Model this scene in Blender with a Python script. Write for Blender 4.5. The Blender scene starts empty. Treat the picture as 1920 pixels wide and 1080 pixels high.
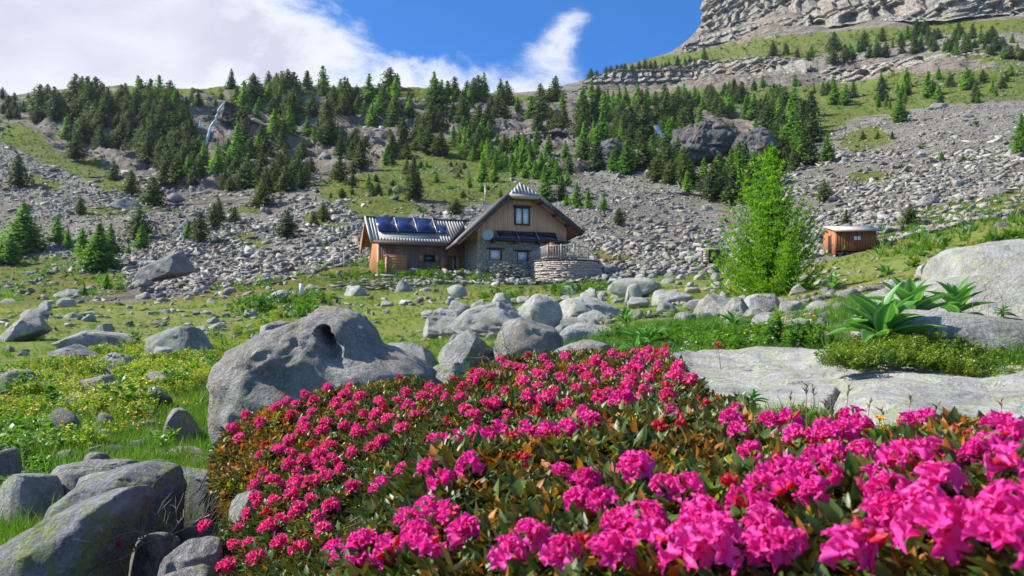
import bpy, math, random
import numpy as np
from mathutils import Vector, Matrix, Euler

# ------------------------------------------------------------------ camera, sky, sun, exposure
SC = bpy.context.scene
COL = SC.collection
F = 1478.0                      # focal length in pixels of a 1920 px wide picture
HZ = 600.0                      # row of the eye level
cd = bpy.data.cameras.new('camera'); cam = bpy.data.objects.new('camera', cd); COL.objects.link(cam)
cam.location = (0, 0, 0); cam.rotation_euler = (math.radians(90), 0, 0)
cd.sensor_width = 36; cd.lens = 36 * F / 1920; cd.shift_y = (HZ - 540) / 1920
cd.clip_start = 0.05; cd.clip_end = 6000
cd.dof.use_dof = True; cd.dof.focus_distance = 2.6; cd.dof.aperture_fstop = 13
SC.camera = cam
SUN_AZ = math.radians(-84)      # left of straight ahead
SUN_EL = math.radians(40)
SC.view_settings.view_transform = 'Standard'; SC.view_settings.look = 'None'
SC.view_settings.exposure = 0.85; SC.view_settings.gamma = 1.0
SC.view_settings.use_curve_mapping = False
sl = bpy.data.lights.new('sun', 'SUN'); sl.energy = 5.0; sl.angle = math.radians(0.5); sl.color = (1.0, 0.95, 0.86)
so = bpy.data.objects.new('sun', sl); COL.objects.link(so)
sdir = Vector((math.sin(SUN_AZ) * math.cos(SUN_EL), math.cos(SUN_AZ) * math.cos(SUN_EL), math.sin(SUN_EL)))
so.rotation_euler = sdir.to_track_quat('Z', 'Y').to_euler()
try:
    SC.cycles.max_bounces = 6; SC.cycles.diffuse_bounces = 3; SC.cycles.glossy_bounces = 2
    SC.cycles.transmission_bounces = 4; SC.cycles.transparent_max_bounces = 4
    SC.cycles.use_denoising = True
except Exception:
    pass

def pdir(px, py):
    v = np.array([(px - 960) / F, 1.0, (HZ - py) / F]); return v / np.linalg.norm(v)

def build_world():
    w = bpy.data.worlds.new('World'); SC.world = w; w.use_nodes = True
    nt = w.node_tree; N = nt.nodes; L = nt.links
    for n in list(N): N.remove(n)
    out = N.new('ShaderNodeOutputWorld'); bg = N.new('ShaderNodeBackground'); L.new(bg.outputs[0], out.inputs[0])
    sky = N.new('ShaderNodeTexSky'); sky.sky_type = 'NISHITA'; sky.sun_disc = False
    sky.sun_elevation = SUN_EL; sky.sun_rotation = SUN_AZ; sky.altitude = 2200
    sky.air_density = 1.0; sky.dust_density = 0.3; sky.ozone_density = 3.0
    geo = N.new('ShaderNodeNewGeometry')
    neg = N.new('ShaderNodeVectorMath'); neg.operation = 'SCALE'; neg.inputs['Scale'].default_value = -1
    L.new(geo.outputs['Incoming'], neg.inputs[0])
    D = neg.outputs[0]
    def mth(op, a, b=None, clamp=False):
        m = N.new('ShaderNodeMath'); m.operation = op; m.use_clamp = clamp
        for i, v in enumerate((a, b)):
            if v is None: continue
            if isinstance(v, (int, float)): m.inputs[i].default_value = v
            else: L.new(v, m.inputs[i])
        return m.outputs[0]
    def noise(scale, detail, rough, sx=(1, 1, 1), dist=0.0, off=(0, 0, 0)):
        mp = N.new('ShaderNodeMapping'); mp.inputs['Scale'].default_value = sx; mp.inputs['Location'].default_value = off
        L.new(D, mp.inputs[0])
        t = N.new('ShaderNodeTexNoise'); t.inputs['Scale'].default_value = scale; t.inputs['Detail'].default_value = detail
        t.inputs['Roughness'].default_value = rough; t.inputs['Distortion'].default_value = dist
        L.new(mp.outputs[0], t.inputs['Vector']); return t.outputs['Fac']
    cov = mth('SUBTRACT', mth('MULTIPLY', noise(3.4, 9, 0.62, (1, 1, 1.8), 0.35, (0.3, 0.1, 0.2)), 3.6), 1.75)
    fine = mth('MULTIPLY', mth('SUBTRACT', noise(11, 8, 0.68, (1, 1, 1.6), 0.6), 0.5), 2.2)
    cov = mth('ADD', cov, fine)
    # cloud banks (weight, centre in the sky, angular radius in degrees)
    blobs = [(.85, 60, 70, 14), (.6, 330, 60, 7), (0.9, -300, 40, 22), (0.3, 560, 105, 5), (.38, 860, 145, 5), (.38, 970, 130, 4), (.35, 1050, 165, 3), (.62, 1065, 50, 1.7), (.7, 1100, 12, 1.7),
             (.35, 1030, 90, 2.2), (.6, 1135, -18, 2), (.45, 780, 140, 4), (.4, 690, 145, 3.5), (.35, 630, 70, 2.5), (.25, 500, 130, 3),
             (-0.9, 740, 15, 5.0), (-0.45, 430, 150, 2.2), (-0.25, 470, 50, 2), (-0.9, 1240, 60, 5.5), (-0.6, 900, 20, 4.5), (-0.25, 1150, 130, 2.5), (-0.8, 1000, -160, 8), (-0.5, 560, -40, 4)]
    for wt, px, py, rad in blobs:
        d = pdir(px, py)
        dt = N.new('ShaderNodeVectorMath'); dt.operation = 'DOT_PRODUCT'; L.new(D, dt.inputs[0]); dt.inputs[1].default_value = tuple(d)
        k = 1.0 / (1 - math.cos(math.radians(rad)))
        e = mth('EXPONENT', mth('MULTIPLY', mth('SUBTRACT', dt.outputs['Value'], 1.0), k))
        cov = mth('ADD', cov, mth('MULTIPLY', e, wt))
    mr = N.new('ShaderNodeMapRange'); mr.interpolation_type = 'SMOOTHSTEP'
    mr.inputs['From Min'].default_value = -0.08; mr.inputs['From Max'].default_value = 1.0; L.new(cov, mr.inputs['Value'])
    alpha = mr.outputs[0]
    thick = N.new('ShaderNodeMapRange'); thick.inputs['From Min'].default_value = 0.4; thick.inputs['From Max'].default_value = 1.5
    L.new(cov, thick.inputs['Value'])
    cr = N.new('ShaderNodeMixRGB'); cr.inputs[1].default_value = (0.62, 0.625, 0.65, 1); cr.inputs[2].default_value = (0.38, 0.395, 0.47, 1)
    sh = mth('MULTIPLY', thick.outputs[0], mth('ADD', mth('MULTIPLY', noise(4.5, 6, 0.55, (1, 1, 1.5), 0.2, (4, 2, 1)), 2.6), -0.65), True)
    L.new(sh, cr.inputs[0])
    skm = N.new('ShaderNodeMixRGB'); skm.blend_type = 'MULTIPLY'; skm.inputs[0].default_value = 1
    L.new(sky.outputs[0], skm.inputs[1]); skm.inputs[2].default_value = (SKYT[0], SKYT[1], SKYT[2], 1)
    cs = N.new('ShaderNodeMixRGB'); cs.blend_type = 'MULTIPLY'; cs.inputs[0].default_value = 1
    L.new(cr.outputs[0], cs.inputs[1]); cs.inputs[2].default_value = (1 / SKYS, 1 / SKYS, 1 / SKYS, 1)
    mix = N.new('ShaderNodeMixRGB'); L.new(alpha, mix.inputs[0]); L.new(skm.outputs[0], mix.inputs[1]); L.new(cs.outputs[0], mix.inputs[2])
    L.new(mix.outputs[0], bg.inputs[0]); bg.inputs['Strength'].default_value = SKYS
SKYS = 0.15
SKYT = (0.115, 0.43, 0.74)
build_world()

# ------------------------------------------------------------------ numpy helpers
RNG = np.random.default_rng(7)
def _h(ix, iy, iz, s):
    n = (ix.astype(np.int64) * 374761393 + iy.astype(np.int64) * 668265263 + iz.astype(np.int64) * 2147483647 + s * 974634777) & 0xFFFFFFFF
    n = ((n ^ (n >> 13)) * 1274126177) & 0xFFFFFFFF
    n = ((n ^ (n >> 16)) * 2246822519) & 0xFFFFFFFF
    return ((n ^ (n >> 15)) & 0xFFFFFF) / float(0xFFFFFF)
def vnoise(x, y, z=None, s=0):
    x = np.asarray(x, float); y = np.asarray(y, float); z = np.zeros_like(x) if z is None else np.asarray(z, float)
    x, y, z = np.broadcast_arrays(x, y, z)
    ix = np.floor(x); iy = np.floor(y); iz = np.floor(z)
    fx = x - ix; fy = y - iy; fz = z - iz
    fx = fx * fx * (3 - 2 * fx); fy = fy * fy * (3 - 2 * fy); fz = fz * fz * (3 - 2 * fz)
    r = 0
    for dx in (0, 1):
        wx = fx if dx else 1 - fx
        for dy in (0, 1):
            wy = fy if dy else 1 - fy
            for dz in (0, 1):
                wz = fz if dz else 1 - fz
                r = r + wx * wy * wz * _h(ix + dx, iy + dy, iz + dz, s)
    return r * 2 - 1
def fbm(x, y, z=None, o=4, s=0, g=0.5):
    a = 1; t = 0; r = 0; f = 1
    for i in range(o):
        r = r + a * vnoise(x * f, y * f, None if z is None else z * f, s + i * 17); t += a; a *= g; f *= 2.03
    return r / t
def sstep(a, b, x):
    t = np.clip((x - a) / (b - a), 0, 1); return t * t * (3 - 2 * t)

def mesh_np(name, V, faces, mats=(), midx=None, smooth=False, attrs=None):
    """faces: int array (n,3) or (n,4), or a list of such arrays"""
    me = bpy.data.meshes.new(name)
    V = np.asarray(V, np.float32)
    fl = faces if isinstance(faces, (list, tuple)) else [faces]
    fl = [np.asarray(f, np.int32) for f in fl if len(f)]
    me.vertices.add(len(V)); me.vertices.foreach_set('co', V.ravel())
    tot = sum(f.size for f in fl); nf = sum(len(f) for f in fl)
    me.loops.add(tot); me.polygons.add(nf)
    me.loops.foreach_set('vertex_index', np.concatenate([f.ravel() for f in fl]))
    cnt = np.concatenate([np.full(len(f), f.shape[1], np.int32) for f in fl])
    st = np.concatenate([[0], np.cumsum(cnt)[:-1]]).astype(np.int32)
    me.polygons.foreach_set('loop_start', st); me.polygons.foreach_set('loop_total', cnt)
    if midx is not None: me.polygons.foreach_set('material_index', np.asarray(midx, np.int32))
    if smooth: me.polygons.foreach_set('use_smooth', np.ones(nf, bool))
    for m in mats: me.materials.append(m)
    me.update(calc_edges=True)
    if attrs:
        for k, a in attrs.items():
            at = me.attributes.new(k, 'FLOAT', 'POINT'); at.data.foreach_set('value', np.asarray(a, np.float32))
    return me
def link(name, me, parent=None, loc=None, rot=None, scl=None):
    o = bpy.data.objects.new(name, me); COL.objects.link(o)
    if parent is not None: o.parent = parent
    if loc is not None: o.location = loc
    if rot is not None: o.rotation_euler = rot
    if scl is not None: o.scale = scl if hasattr(scl, '__len__') else (scl,) * 3
    return o
def tag(o, label=None, cat=None, group=None, kind=None):
    if label: o['label'] = label
    if cat: o['category'] = cat
    if group: o['group'] = group
    if kind: o['kind'] = kind
    return o
def empty(name, loc, rz=0):
    o = bpy.data.objects.new(name, None); COL.objects.link(o); o.location = loc; o.rotation_euler = (0, 0, rz); o.empty_display_size = 0.1; return o

class MB:
    """collects boxes, bars, polygons; one mesh per build()"""
    def __init__(s): s.v = []; s.f4 = []; s.f3 = []; s.n = 0
    def add(s, V, f4=None, f3=None):
        V = np.asarray(V, float).reshape(-1, 3)
        if f4 is not None and len(f4): s.f4.append(np.asarray(f4) + s.n)
        if f3 is not None and len(f3): s.f3.append(np.asarray(f3) + s.n)
        s.v.append(V); s.n += len(V); return s
    BF = np.array([[0, 3, 2, 1], [4, 5, 6, 7], [0, 1, 5, 4], [1, 2, 6, 5], [2, 3, 7, 6], [3, 0, 4, 7]])
    def box(s, a, b):
        (x0, y0, z0), (x1, y1, z1) = a, b
        return s.add([(x0, y0, z0), (x1, y0, z0), (x1, y1, z0), (x0, y1, z0), (x0, y0, z1), (x1, y0, z1), (x1, y1, z1), (x0, y1, z1)], s.BF)
    def hexa(s, pts): return s.add(pts, s.BF)
    def prism(s, poly, off):
        """poly: planar list of 3d points, extruded by vector off"""
        n = len(poly); P = np.asarray(poly, float); Q = P + np.asarray(off, float)
        V = np.vstack([P, Q]); f4 = [[i, (i + 1) % n, n + (i + 1) % n, n + i] for i in range(n)]
        f3 = [[0, i + 1, i] for i in range(1, n - 1)] + [[n, n + i, n + i + 1] for i in range(1, n - 1)]
        return s.add(V, f4, f3)
    def bar(s, a, b, w, h=None, up=(0, 0, 1)):
        a = np.asarray(a, float); b = np.asarray(b, float); h = h or w
        d = b - a; d = d / (np.linalg.norm(d) + 1e-9); u = np.asarray(up, float)
        if abs(np.dot(u, d)) > .95: u = np.array([1., 0, 0])
        r = np.cross(d, u); r /= np.linalg.norm(r); u = np.cross(r, d)
        q = [-r * w / 2 - u * h / 2, r * w / 2 - u * h / 2, r * w / 2 + u * h / 2, -r * w / 2 + u * h / 2]
        return s.add([a + k for k in q] + [b + k for k in q], s.BF)
    def tube(s, pts, rad, n=6, cap=True):
        pts = np.asarray(pts, float); rad = np.broadcast_to(np.asarray(rad, float), (len(pts),))
        T = np.gradient(pts, axis=0); T /= (np.linalg.norm(T, axis=1, keepdims=True) + 1e-9)
        ref = np.array([0., 0, 1]) if abs(T[0][2]) < .9 else np.array([1., 0, 0])
        R = np.cross(T, ref); R /= (np.linalg.norm(R, axis=1, keepdims=True) + 1e-9); U = np.cross(R, T)
        an = np.arange(n) * 2 * math.pi / n
        V = pts[:, None] + rad[:, None, None] * (np.cos(an)[None, :, None] * R[:, None] + np.sin(an)[None, :, None] * U[:, None])
        m = len(pts); i = np.arange(m - 1)[:, None] * n; j = np.arange(n)[None]; k = (j + 1) % n
        f4 = np.stack([i + j, i + k, i + n + k, i + n + j], -1).reshape(-1, 4)
        f3 = []
        if cap: f3 = [[0, q + 1, q] for q in range(1, n - 1)] + [[(m - 1) * n, (m - 1) * n + q, (m - 1) * n + q + 1] for q in range(1, n - 1)]
        return s.add(V.reshape(-1, 3), f4, f3)
    def mesh(s, name, mat, smooth=False):
        return mesh_np(name, np.vstack(s.v), [np.vstack(s.f4) if s.f4 else [], np.vstack(s.f3) if s.f3 else []], [mat] if mat else [], smooth=smooth)
    def build(s, name, mat, parent=None, smooth=False, **k):
        return link(name, s.mesh(name, mat, smooth), parent, **k)

# ------------------------------------------------------------------ materials
class NT:
    def __init__(s, name):
        s.m = bpy.data.materials.new(name); s.m.use_nodes = True; s.t = s.m.node_tree; s.N = s.t.nodes; s.L = s.t.links
        for n in list(s.N): s.N.remove(n)
        s.out = s.N.new('ShaderNodeOutputMaterial')
    def put(s, sock, v):
        if v is None: return
        if isinstance(v, (int, float)): sock.default_value = v
        elif isinstance(v, tuple): sock.default_value = v if len(v) == 4 or sock.type == 'VECTOR' else (*v, 1)
        else: s.L.new(v, sock)
    def math(s, op, a, b=None, clamp=False):
        m = s.N.new('ShaderNodeMath'); m.operation = op; m.use_clamp = clamp; s.put(m.inputs[0], a); s.put(m.inputs[1], b); return m.outputs[0]
    def mix(s, f, a, b, bt='MIX'):
        m = s.N.new('ShaderNodeMixRGB'); m.blend_type = bt; s.put(m.inputs[0], f); s.put(m.inputs[1], a); s.put(m.inputs[2], b); return m.outputs[0]
    def coord(s, kind='Object', sc=(1, 1, 1), off=(0, 0, 0), rot=(0, 0, 0)):
        t = s.N.new('ShaderNodeTexCoord'); mp = s.N.new('ShaderNodeMapping'); s.L.new(t.outputs[kind], mp.inputs[0])
        mp.inputs['Scale'].default_value = sc; mp.inputs['Location'].default_value = off; mp.inputs['Rotation'].default_value = rot; return mp.outputs[0]
    def pos(s, sc=(1, 1, 1)):
        g = s.N.new('ShaderNodeNewGeometry'); mp = s.N.new('ShaderNodeMapping'); s.L.new(g.outputs['Position'], mp.inputs[0]); mp.inputs['Scale'].default_value = sc; return mp.outputs[0]
    def noise(s, vec, scale, detail=5, rough=.55, dist=0, col=False):
        t = s.N.new('ShaderNodeTexNoise'); s.L.new(vec, t.inputs['Vector']); t.inputs['Scale'].default_value = scale
        t.inputs['Detail'].default_value = detail; t.inputs['Roughness'].default_value = rough; t.inputs['Distortion'].default_value = dist
        return t.outputs['Color' if col else 'Fac']
    def voro(s, vec, scale, feat='F1', out='Distance', rnd=1):
        t = s.N.new('ShaderNodeTexVoronoi'); t.feature = feat; s.L.new(vec, t.inputs['Vector']); t.inputs['Scale'].default_value = scale; t.inputs['Randomness'].default_value = rnd
        return t.outputs[out]
    def ramp(s, f, a, b, sm=True):
        m = s.N.new('ShaderNodeMapRange'); m.interpolation_type = 'SMOOTHSTEP' if sm else 'LINEAR'
        m.inputs['From Min'].default_value = a; m.inputs['From Max'].default_value = b; s.put(m.inputs['Value'], f); return m.outputs[0]
    def attr(s, n):
        a = s.N.new('ShaderNodeAttribute'); a.attribute_name = n; return a.outputs['Fac']
    def rand(s):
        return s.N.new('ShaderNodeObjectInfo').outputs['Random']
    def bump(s, h, strength=.5, dist=.05, nrm=None):
        b = s.N.new('ShaderNodeBump'); b.inputs['Strength'].default_value = strength; b.inputs['Distance'].default_value = dist
        s.put(b.inputs['Height'], h)
        if nrm is not None: s.L.new(nrm, b.inputs['Normal'])
        return b.outputs[0]
    def bsdf(s, col, rough=.8, nrm=None, metal=0, spec=.5, **k):
        p = s.N.new('ShaderNodeBsdfPrincipled'); s.put(p.inputs['Base Color'], col); s.put(p.inputs['Roughness'], rough)
        p.inputs['Metallic'].default_value = metal; p.inputs['Specular IOR Level'].default_value = spec
        if nrm is not None: s.L.new(nrm, p.inputs['Normal'])
        for q, v in k.items(): s.put(p.inputs[q.replace('_', ' ')], v)
        return p.outputs[0]
    def done(s, sh): s.L.new(sh, s.out.inputs['Surface']); return s.m

def rock_mat(name, base=(.30, .30, .29), dark=(.13, .13, .14), lichen=(.30, .36, .10), lamt=.5, k=1.0, bumpd=.03, rnd=True, warm=0.0, rec=False):
    n = NT(name); c = n.coord('Object'); 
    if rnd:
        a = n.N.new('ShaderNodeVectorMath'); a.operation = 'ADD'; n.L.new(c, a.inputs[0])
        r = n.math('MULTIPLY', n.rand(), 50); n.L.new(r, a.inputs[1]); c = a.outputs[0]
    big = n.noise(c, 2.2 * k, 6, .6); fine = n.noise(c, 26 * k, 6, .72); mid = n.noise(c, 8 * k, 5, .6, .6)
    col = n.mix(n.ramp(big, .36, .66), dark, base)
    col = n.mix(n.ramp(mid, .3, .75), n.mix(.55, col, dark), col)
    pale = tuple(min(.62, x * 1.45) for x in base)
    col = n.mix(n.math('MULTIPLY', n.ramp(fine, .48, .64), .55), col, pale)
    col = n.mix(n.math('MULTIPLY', n.ramp(n.noise(c, 45 * k, 4, .65), .56, .68), .5), col, (.07, .07, .07))
    col = n.mix(n.math('MULTIPLY', n.ramp(n.noise(c, 1.1 * k, 7, .7, 1.0), .5, .6), .35), col, pale); col = n.mix(n.math('MULTIPLY', n.ramp(n.noise(c, 3.4 * k, 8, .75, 1.5), .57, .64), .55), col, tuple(x * .6 for x in dark))
    if warm: col = n.mix(n.math('MULTIPLY', n.ramp(n.noise(c, 1.3 * k, 4, .6, .5), .5, .68), warm), col, (.38, .24, .17))
    if lamt:
        lm = n.math('MULTIPLY', n.ramp(n.noise(c, 4.5 * k, 8, .72, .4), .62 - .12 * lamt, .66 - .05 * lamt), n.ramp(n.noise(c, 30 * k, 4, .7), .36, .52))
        col = n.mix(n.math('MULTIPLY', lm, .85), col, lichen)
        l2 = n.ramp(n.noise(c, 13 * k, 6, .7, .2), .64, .70)
        col = n.mix(n.math('MULTIPLY', l2, .6), col, (.42, .46, .38))
    cs = n.noise(n.coord('Object', (1, 1, 3.5)) if not rnd else c, 5 * k, 7, .66, 1.2)
    h = n.math('ADD', n.math('MULTIPLY', cs, 1.3), n.math('MULTIPLY', fine, .7))
    return n.done(n.bsdf(col, .88, n.bump(h, 1.0, bumpd), spec=.3))
def leaf_mat(name, c1, c2, rough=.45, trans=.3, spec=.4, nscale=3.0, back=None, vein=None, tcol=None):
    n = NT(name); r = n.rand(); p = n.noise(n.pos(), nscale, 3, .5)
    f = n.math('ADD', n.math('MULTIPLY', r, .6), n.math('MULTIPLY', n.ramp(p, .3, .7), .5), True)
    col = n.mix(f, c1, c2)
    if back is not None:
        g = n.N.new('ShaderNodeNewGeometry'); col = n.mix(g.outputs['Backfacing'], col, back)
    if vein: col = n.mix(n.math('MULTIPLY', n.attr('vein'), .6), col, vein)
    b = n.bsdf(col, rough, None, spec=spec)
    t = n.N.new('ShaderNodeBsdfTranslucent'); 
    n.put(t.inputs[0], tcol if tcol is not None else n.mix(1.0, col, (1.5, 1.7, .7), 'MULTIPLY'))
    m = n.N.new('ShaderNodeMixShader'); m.inputs[0].default_value = trans; n.L.new(b, m.inputs[1]); n.L.new(t.outputs[0], m.inputs[2])
    return n.done(m.outputs[0])
def plain_mat(name, col, rough=.7, bumps=0, bscale=20, var=.15, metal=0, spec=.4, kind='Object', sc=(1, 1, 1)):
    n = NT(name); c = n.coord(kind, sc); v = n.noise(c, bscale, 5, .6)
    cc = n.mix(v, tuple(x * (1 - var) for x in col), tuple(min(1, x * (1 + var)) for x in col))
    return n.done(n.bsdf(cc, rough, n.bump(v, .6, bumps) if bumps else None, metal, spec))
def wood_mat(name, c1, c2, streak=6, axis=2, weather=None, wamt=.5, pw=.18, wax=0):
    """boards run along axis; random tone per board across the other axis"""
    n = NT(name); sc = [streak * 3] * 3; sc[axis] = streak * .12
    c = n.coord('Object', tuple(sc)); g = n.noise(c, 1, 6, .65, .3)
    t = n.N.new('ShaderNodeTexCoord'); sx = n.N.new('ShaderNodeSeparateXYZ'); n.L.new(t.outputs['Object'], sx.inputs[0])
    ax = sx.outputs[wax]
    wn = n.N.new('ShaderNodeTexWhiteNoise'); wn.noise_dimensions = '1D'; n.L.new(n.math('FLOOR', n.math('DIVIDE', ax, pw)), wn.inputs['W'])
    f = n.math('ADD', n.math('MULTIPLY', g, .75), n.math('MULTIPLY', n.math('SUBTRACT', wn.outputs['Value'], .5), .5), True)
    col = n.mix(f, c1, c2)
    if weather: 
        w = n.ramp(n.noise(n.coord('Object', (2.2, 2.2, .5)), 1, 5, .7), .42, .62); col = n.mix(n.math('MULTIPLY', w, wamt), col, weather)
    return n.done(n.bsdf(col, .75, n.bump(g, .5, .01), spec=.3))
# ------------------------------------------------------------------ terrain
NY = [.3, 1, 2.2, 3, 4, 6, 8, 10, 15, 22]
def zz(*z): return [(y, HZ - v * F / y) for y, v in zip(NY, z)]
LEFTN = zz(-.80, -.82, -.86, -.90, -.92, -.92, -.9, -.86, -.75, -.55)
COLS = {
 -1400: LEFTN + [(32, 612), (45, 592), (60, 575), (100, 545), (130, 510), (170, 445), (220, 350), (270, 282), (320, 240), (420, 200), (520, 215), (900, 240)],
 0: LEFTN + [(32, 612), (45, 590), (60, 572), (80, 556), (100, 542), (130, 500), (170, 425), (220, 330), (270, 262), (320, 225), (420, 182), (520, 200), (900, 230)],
 200: LEFTN + [(32, 608), (45, 585), (60, 568), (80, 553), (100, 530), (130, 475), (170, 395), (220, 338), (260, 302), (300, 240), (380, 172), (430, 162), (520, 190), (900, 220)],
 400: LEFTN + [(32, 608), (45, 583), (60, 562), (80, 535), (110, 490), (140, 435), (180, 375), (230, 325), (270, 288), (300, 235), (360, 188), (430, 172), (520, 195), (900, 220)],
 540: zz(-.80, -.81, -.84, -.88, -.9, -.88, -.8, -.74, -.6, -.45) + [(32, 604), (45, 575), (60, 550), (75, 520), (100, 478), (140, 418), (180, 370), (230, 325), (280, 288), (310, 240), (370, 185), (420, 165), (520, 180), (900, 220)],
 700: zz(-.80, -.80, -.8, -.82, -.82, -.80, -.72, -.65, -.52, -.38) + [(32, 598), (45, 572), (60, 545), (68, 523), (80, 500), (100, 455), (130, 405), (160, 365), (210, 325), (260, 295), (300, 245), (360, 190), (430, 160), (520, 185), (900, 220)],
 850: zz(-.80, -.80, -.8, -.82, -.8, -.7, -.6, -.52, -.42, -.25) + [(32, 590), (45, 562), (60, 537), (66, 521), (78, 503), (105, 445), (140, 395), (190, 345), (240, 305), (290, 258), (350, 210), (430, 172), (520, 195), (900, 220)],
 1000: zz(-.80, -.80, -.8, -.8, -.78, -.6, -.5, -.45, -.32, -.08) + [(32, 588), (45, 562), (60, 538), (67, 529), (76, 512), (84, 495), (110, 440), (150, 380), (200, 330), (250, 300), (300, 255), (350, 220), (430, 190), (520, 195), (900, 220)],
 1100: zz(-.80, -.80, -.8, -.8, -.75, -.55, -.42, -.36, -.2, .05) + [(32, 580), (45, 556), (60, 533), (68, 527), (82, 495), (110, 435), (150, 375), (200, 330), (250, 285), (300, 245), (350, 215), (430, 190), (510, 178), (540, 152), (600, 150), (700, 170), (900, 220)],
 1200: zz(-.80, -.80, -.8, -.78, -.65, -.45, -.36, -.2, -.02, .3) + [(32, 568), (45, 545), (60, 525), (80, 490), (110, 430), (140, 385), (180, 340), (230, 300), (300, 250), (380, 205), (450, 185), (520, 172), (550, 130), (600, 112), (660, 112), (750, 150), (900, 220)],
 1300: zz(-.80, -.80, -.8, -.75, -.6, -.4, -.32, -.24, 0, .35) + [(32, 562), (45, 540), (60, 520), (90, 470), (120, 420), (150, 385), (200, 330), (260, 280), (330, 235), (420, 190), (520, 160), (550, 118), (600, 104), (640, 96), (690, 80), (760, 120), (900, 220)],
 1400: zz(-.80, -.80, -.78, -.72, -.56, -.36, -.28, -.2, .03, .4) + [(32, 556), (45, 532), (60, 515), (90, 465), (120, 425), (160, 375), (210, 320), (270, 275), (340, 235), (420, 190), (500, 148), (530, 108), (580, 90), (620, 78), (650, 62), (700, -40), (760, -160), (900, -160)],
 1600: zz(-.80, -.80, -.78, -.70, -.5, -.22, -.05, .1, .42, .8) + [(32, 530), (45, 503), (60, 477), (80, 440), (110, 400), (150, 350), (200, 300), (260, 260), (330, 220), (420, 175), (490, 158), (515, 128), (570, 85), (630, 54), (655, 40), (700, -100), (760, -250), (900, -250)],
 1800: zz(-.80, -.80, -.78, -.68, -.46, -.16, -.08, .05, .8, 1.45) + [(32, 485), (45, 460), (60, 430), (80, 395), (110, 355), (150, 305), (200, 265), (270, 215), (350, 170), (430, 128), (450, 105), (540, 75), (630, 42), (660, 30), (700, -100), (760, -250), (900, -250)],
 1920: zz(-.80, -.80, -.78, -.66, -.42, -.14, -.06, .05, .95, 1.9) + [(32, 462), (45, 435), (60, 405), (80, 375), (110, 335), (150, 290), (200, 245), (270, 195), (350, 150), (430, 115), (450, 95), (540, 62), (630, 34), (660, 20), (700, -100), (760, -250), (900, -250)],
 3200: zz(-.80, -.80, -.78, -.66, -.4, -.1, .0, .1, 1.0, 2.2) + [(32, 445), (45, 415), (60, 385), (80, 355), (110, 315), (150, 270), (200, 225), (270, 180), (350, 130), (430, 95), (450, 80), (540, 45), (630, 20), (660, 0), (700, -110), (760, -260), (900, -260)],
}
def warpY(px, Y):
    w = np.interp(px, [1000, 1090, 1320, 1600, 2000], [0, .18, .18, 0, -.2]); return Y * (1 + w * sstep(330, 480, Y))
for _c in COLS:
    COLS[_c] = [(float(warpY(_c, a)), b) if a < 880 else (1200, b) for a, b in COLS[_c]]
GX = np.arange(-1400, 3201, 20.0); GL = np.linspace(math.log(.3), math.log(1200), 280)
_k = sorted(COLS); _t = np.array([np.interp(GL, np.log([a for a, b in COLS[k]]), [(HZ - b) * a / F for a, b in COLS[k]]) / np.exp(GL) for k in _k])
TB = np.array([[np.interp(x, _k, _t[:, j]) for j in range(len(GL))] for x in GX])   # slope z/Y
def _sm(A, n, ax):
    for _ in range(n):
        P = np.pad(A, [(1, 1) if i == ax else (0, 0) for i in range(2)], mode='edge')
        A = (P[:-2] + 2 * P[1:-1] + P[2:]) / 4 if ax == 0 else (P[:, :-2] + 2 * P[:, 1:-1] + P[:, 2:]) / 4
    return A
TB = _sm(TB, 5, 0)
def slope_at(px, Y):
    a = np.clip((px - GX[0]) / 20, 0, len(GX) - 1.001); b = np.clip((np.log(np.maximum(Y, .3)) - GL[0]) / (GL[1] - GL[0]), 0, len(GL) - 1.001)
    i = a.astype(int); j = b.astype(int); a = a - i; b = b - j
    return TB[i, j] * (1 - a) * (1 - b) + TB[i + 1, j] * a * (1 - b) + TB[i, j + 1] * (1 - a) * b + TB[i + 1, j + 1] * a * b

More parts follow.
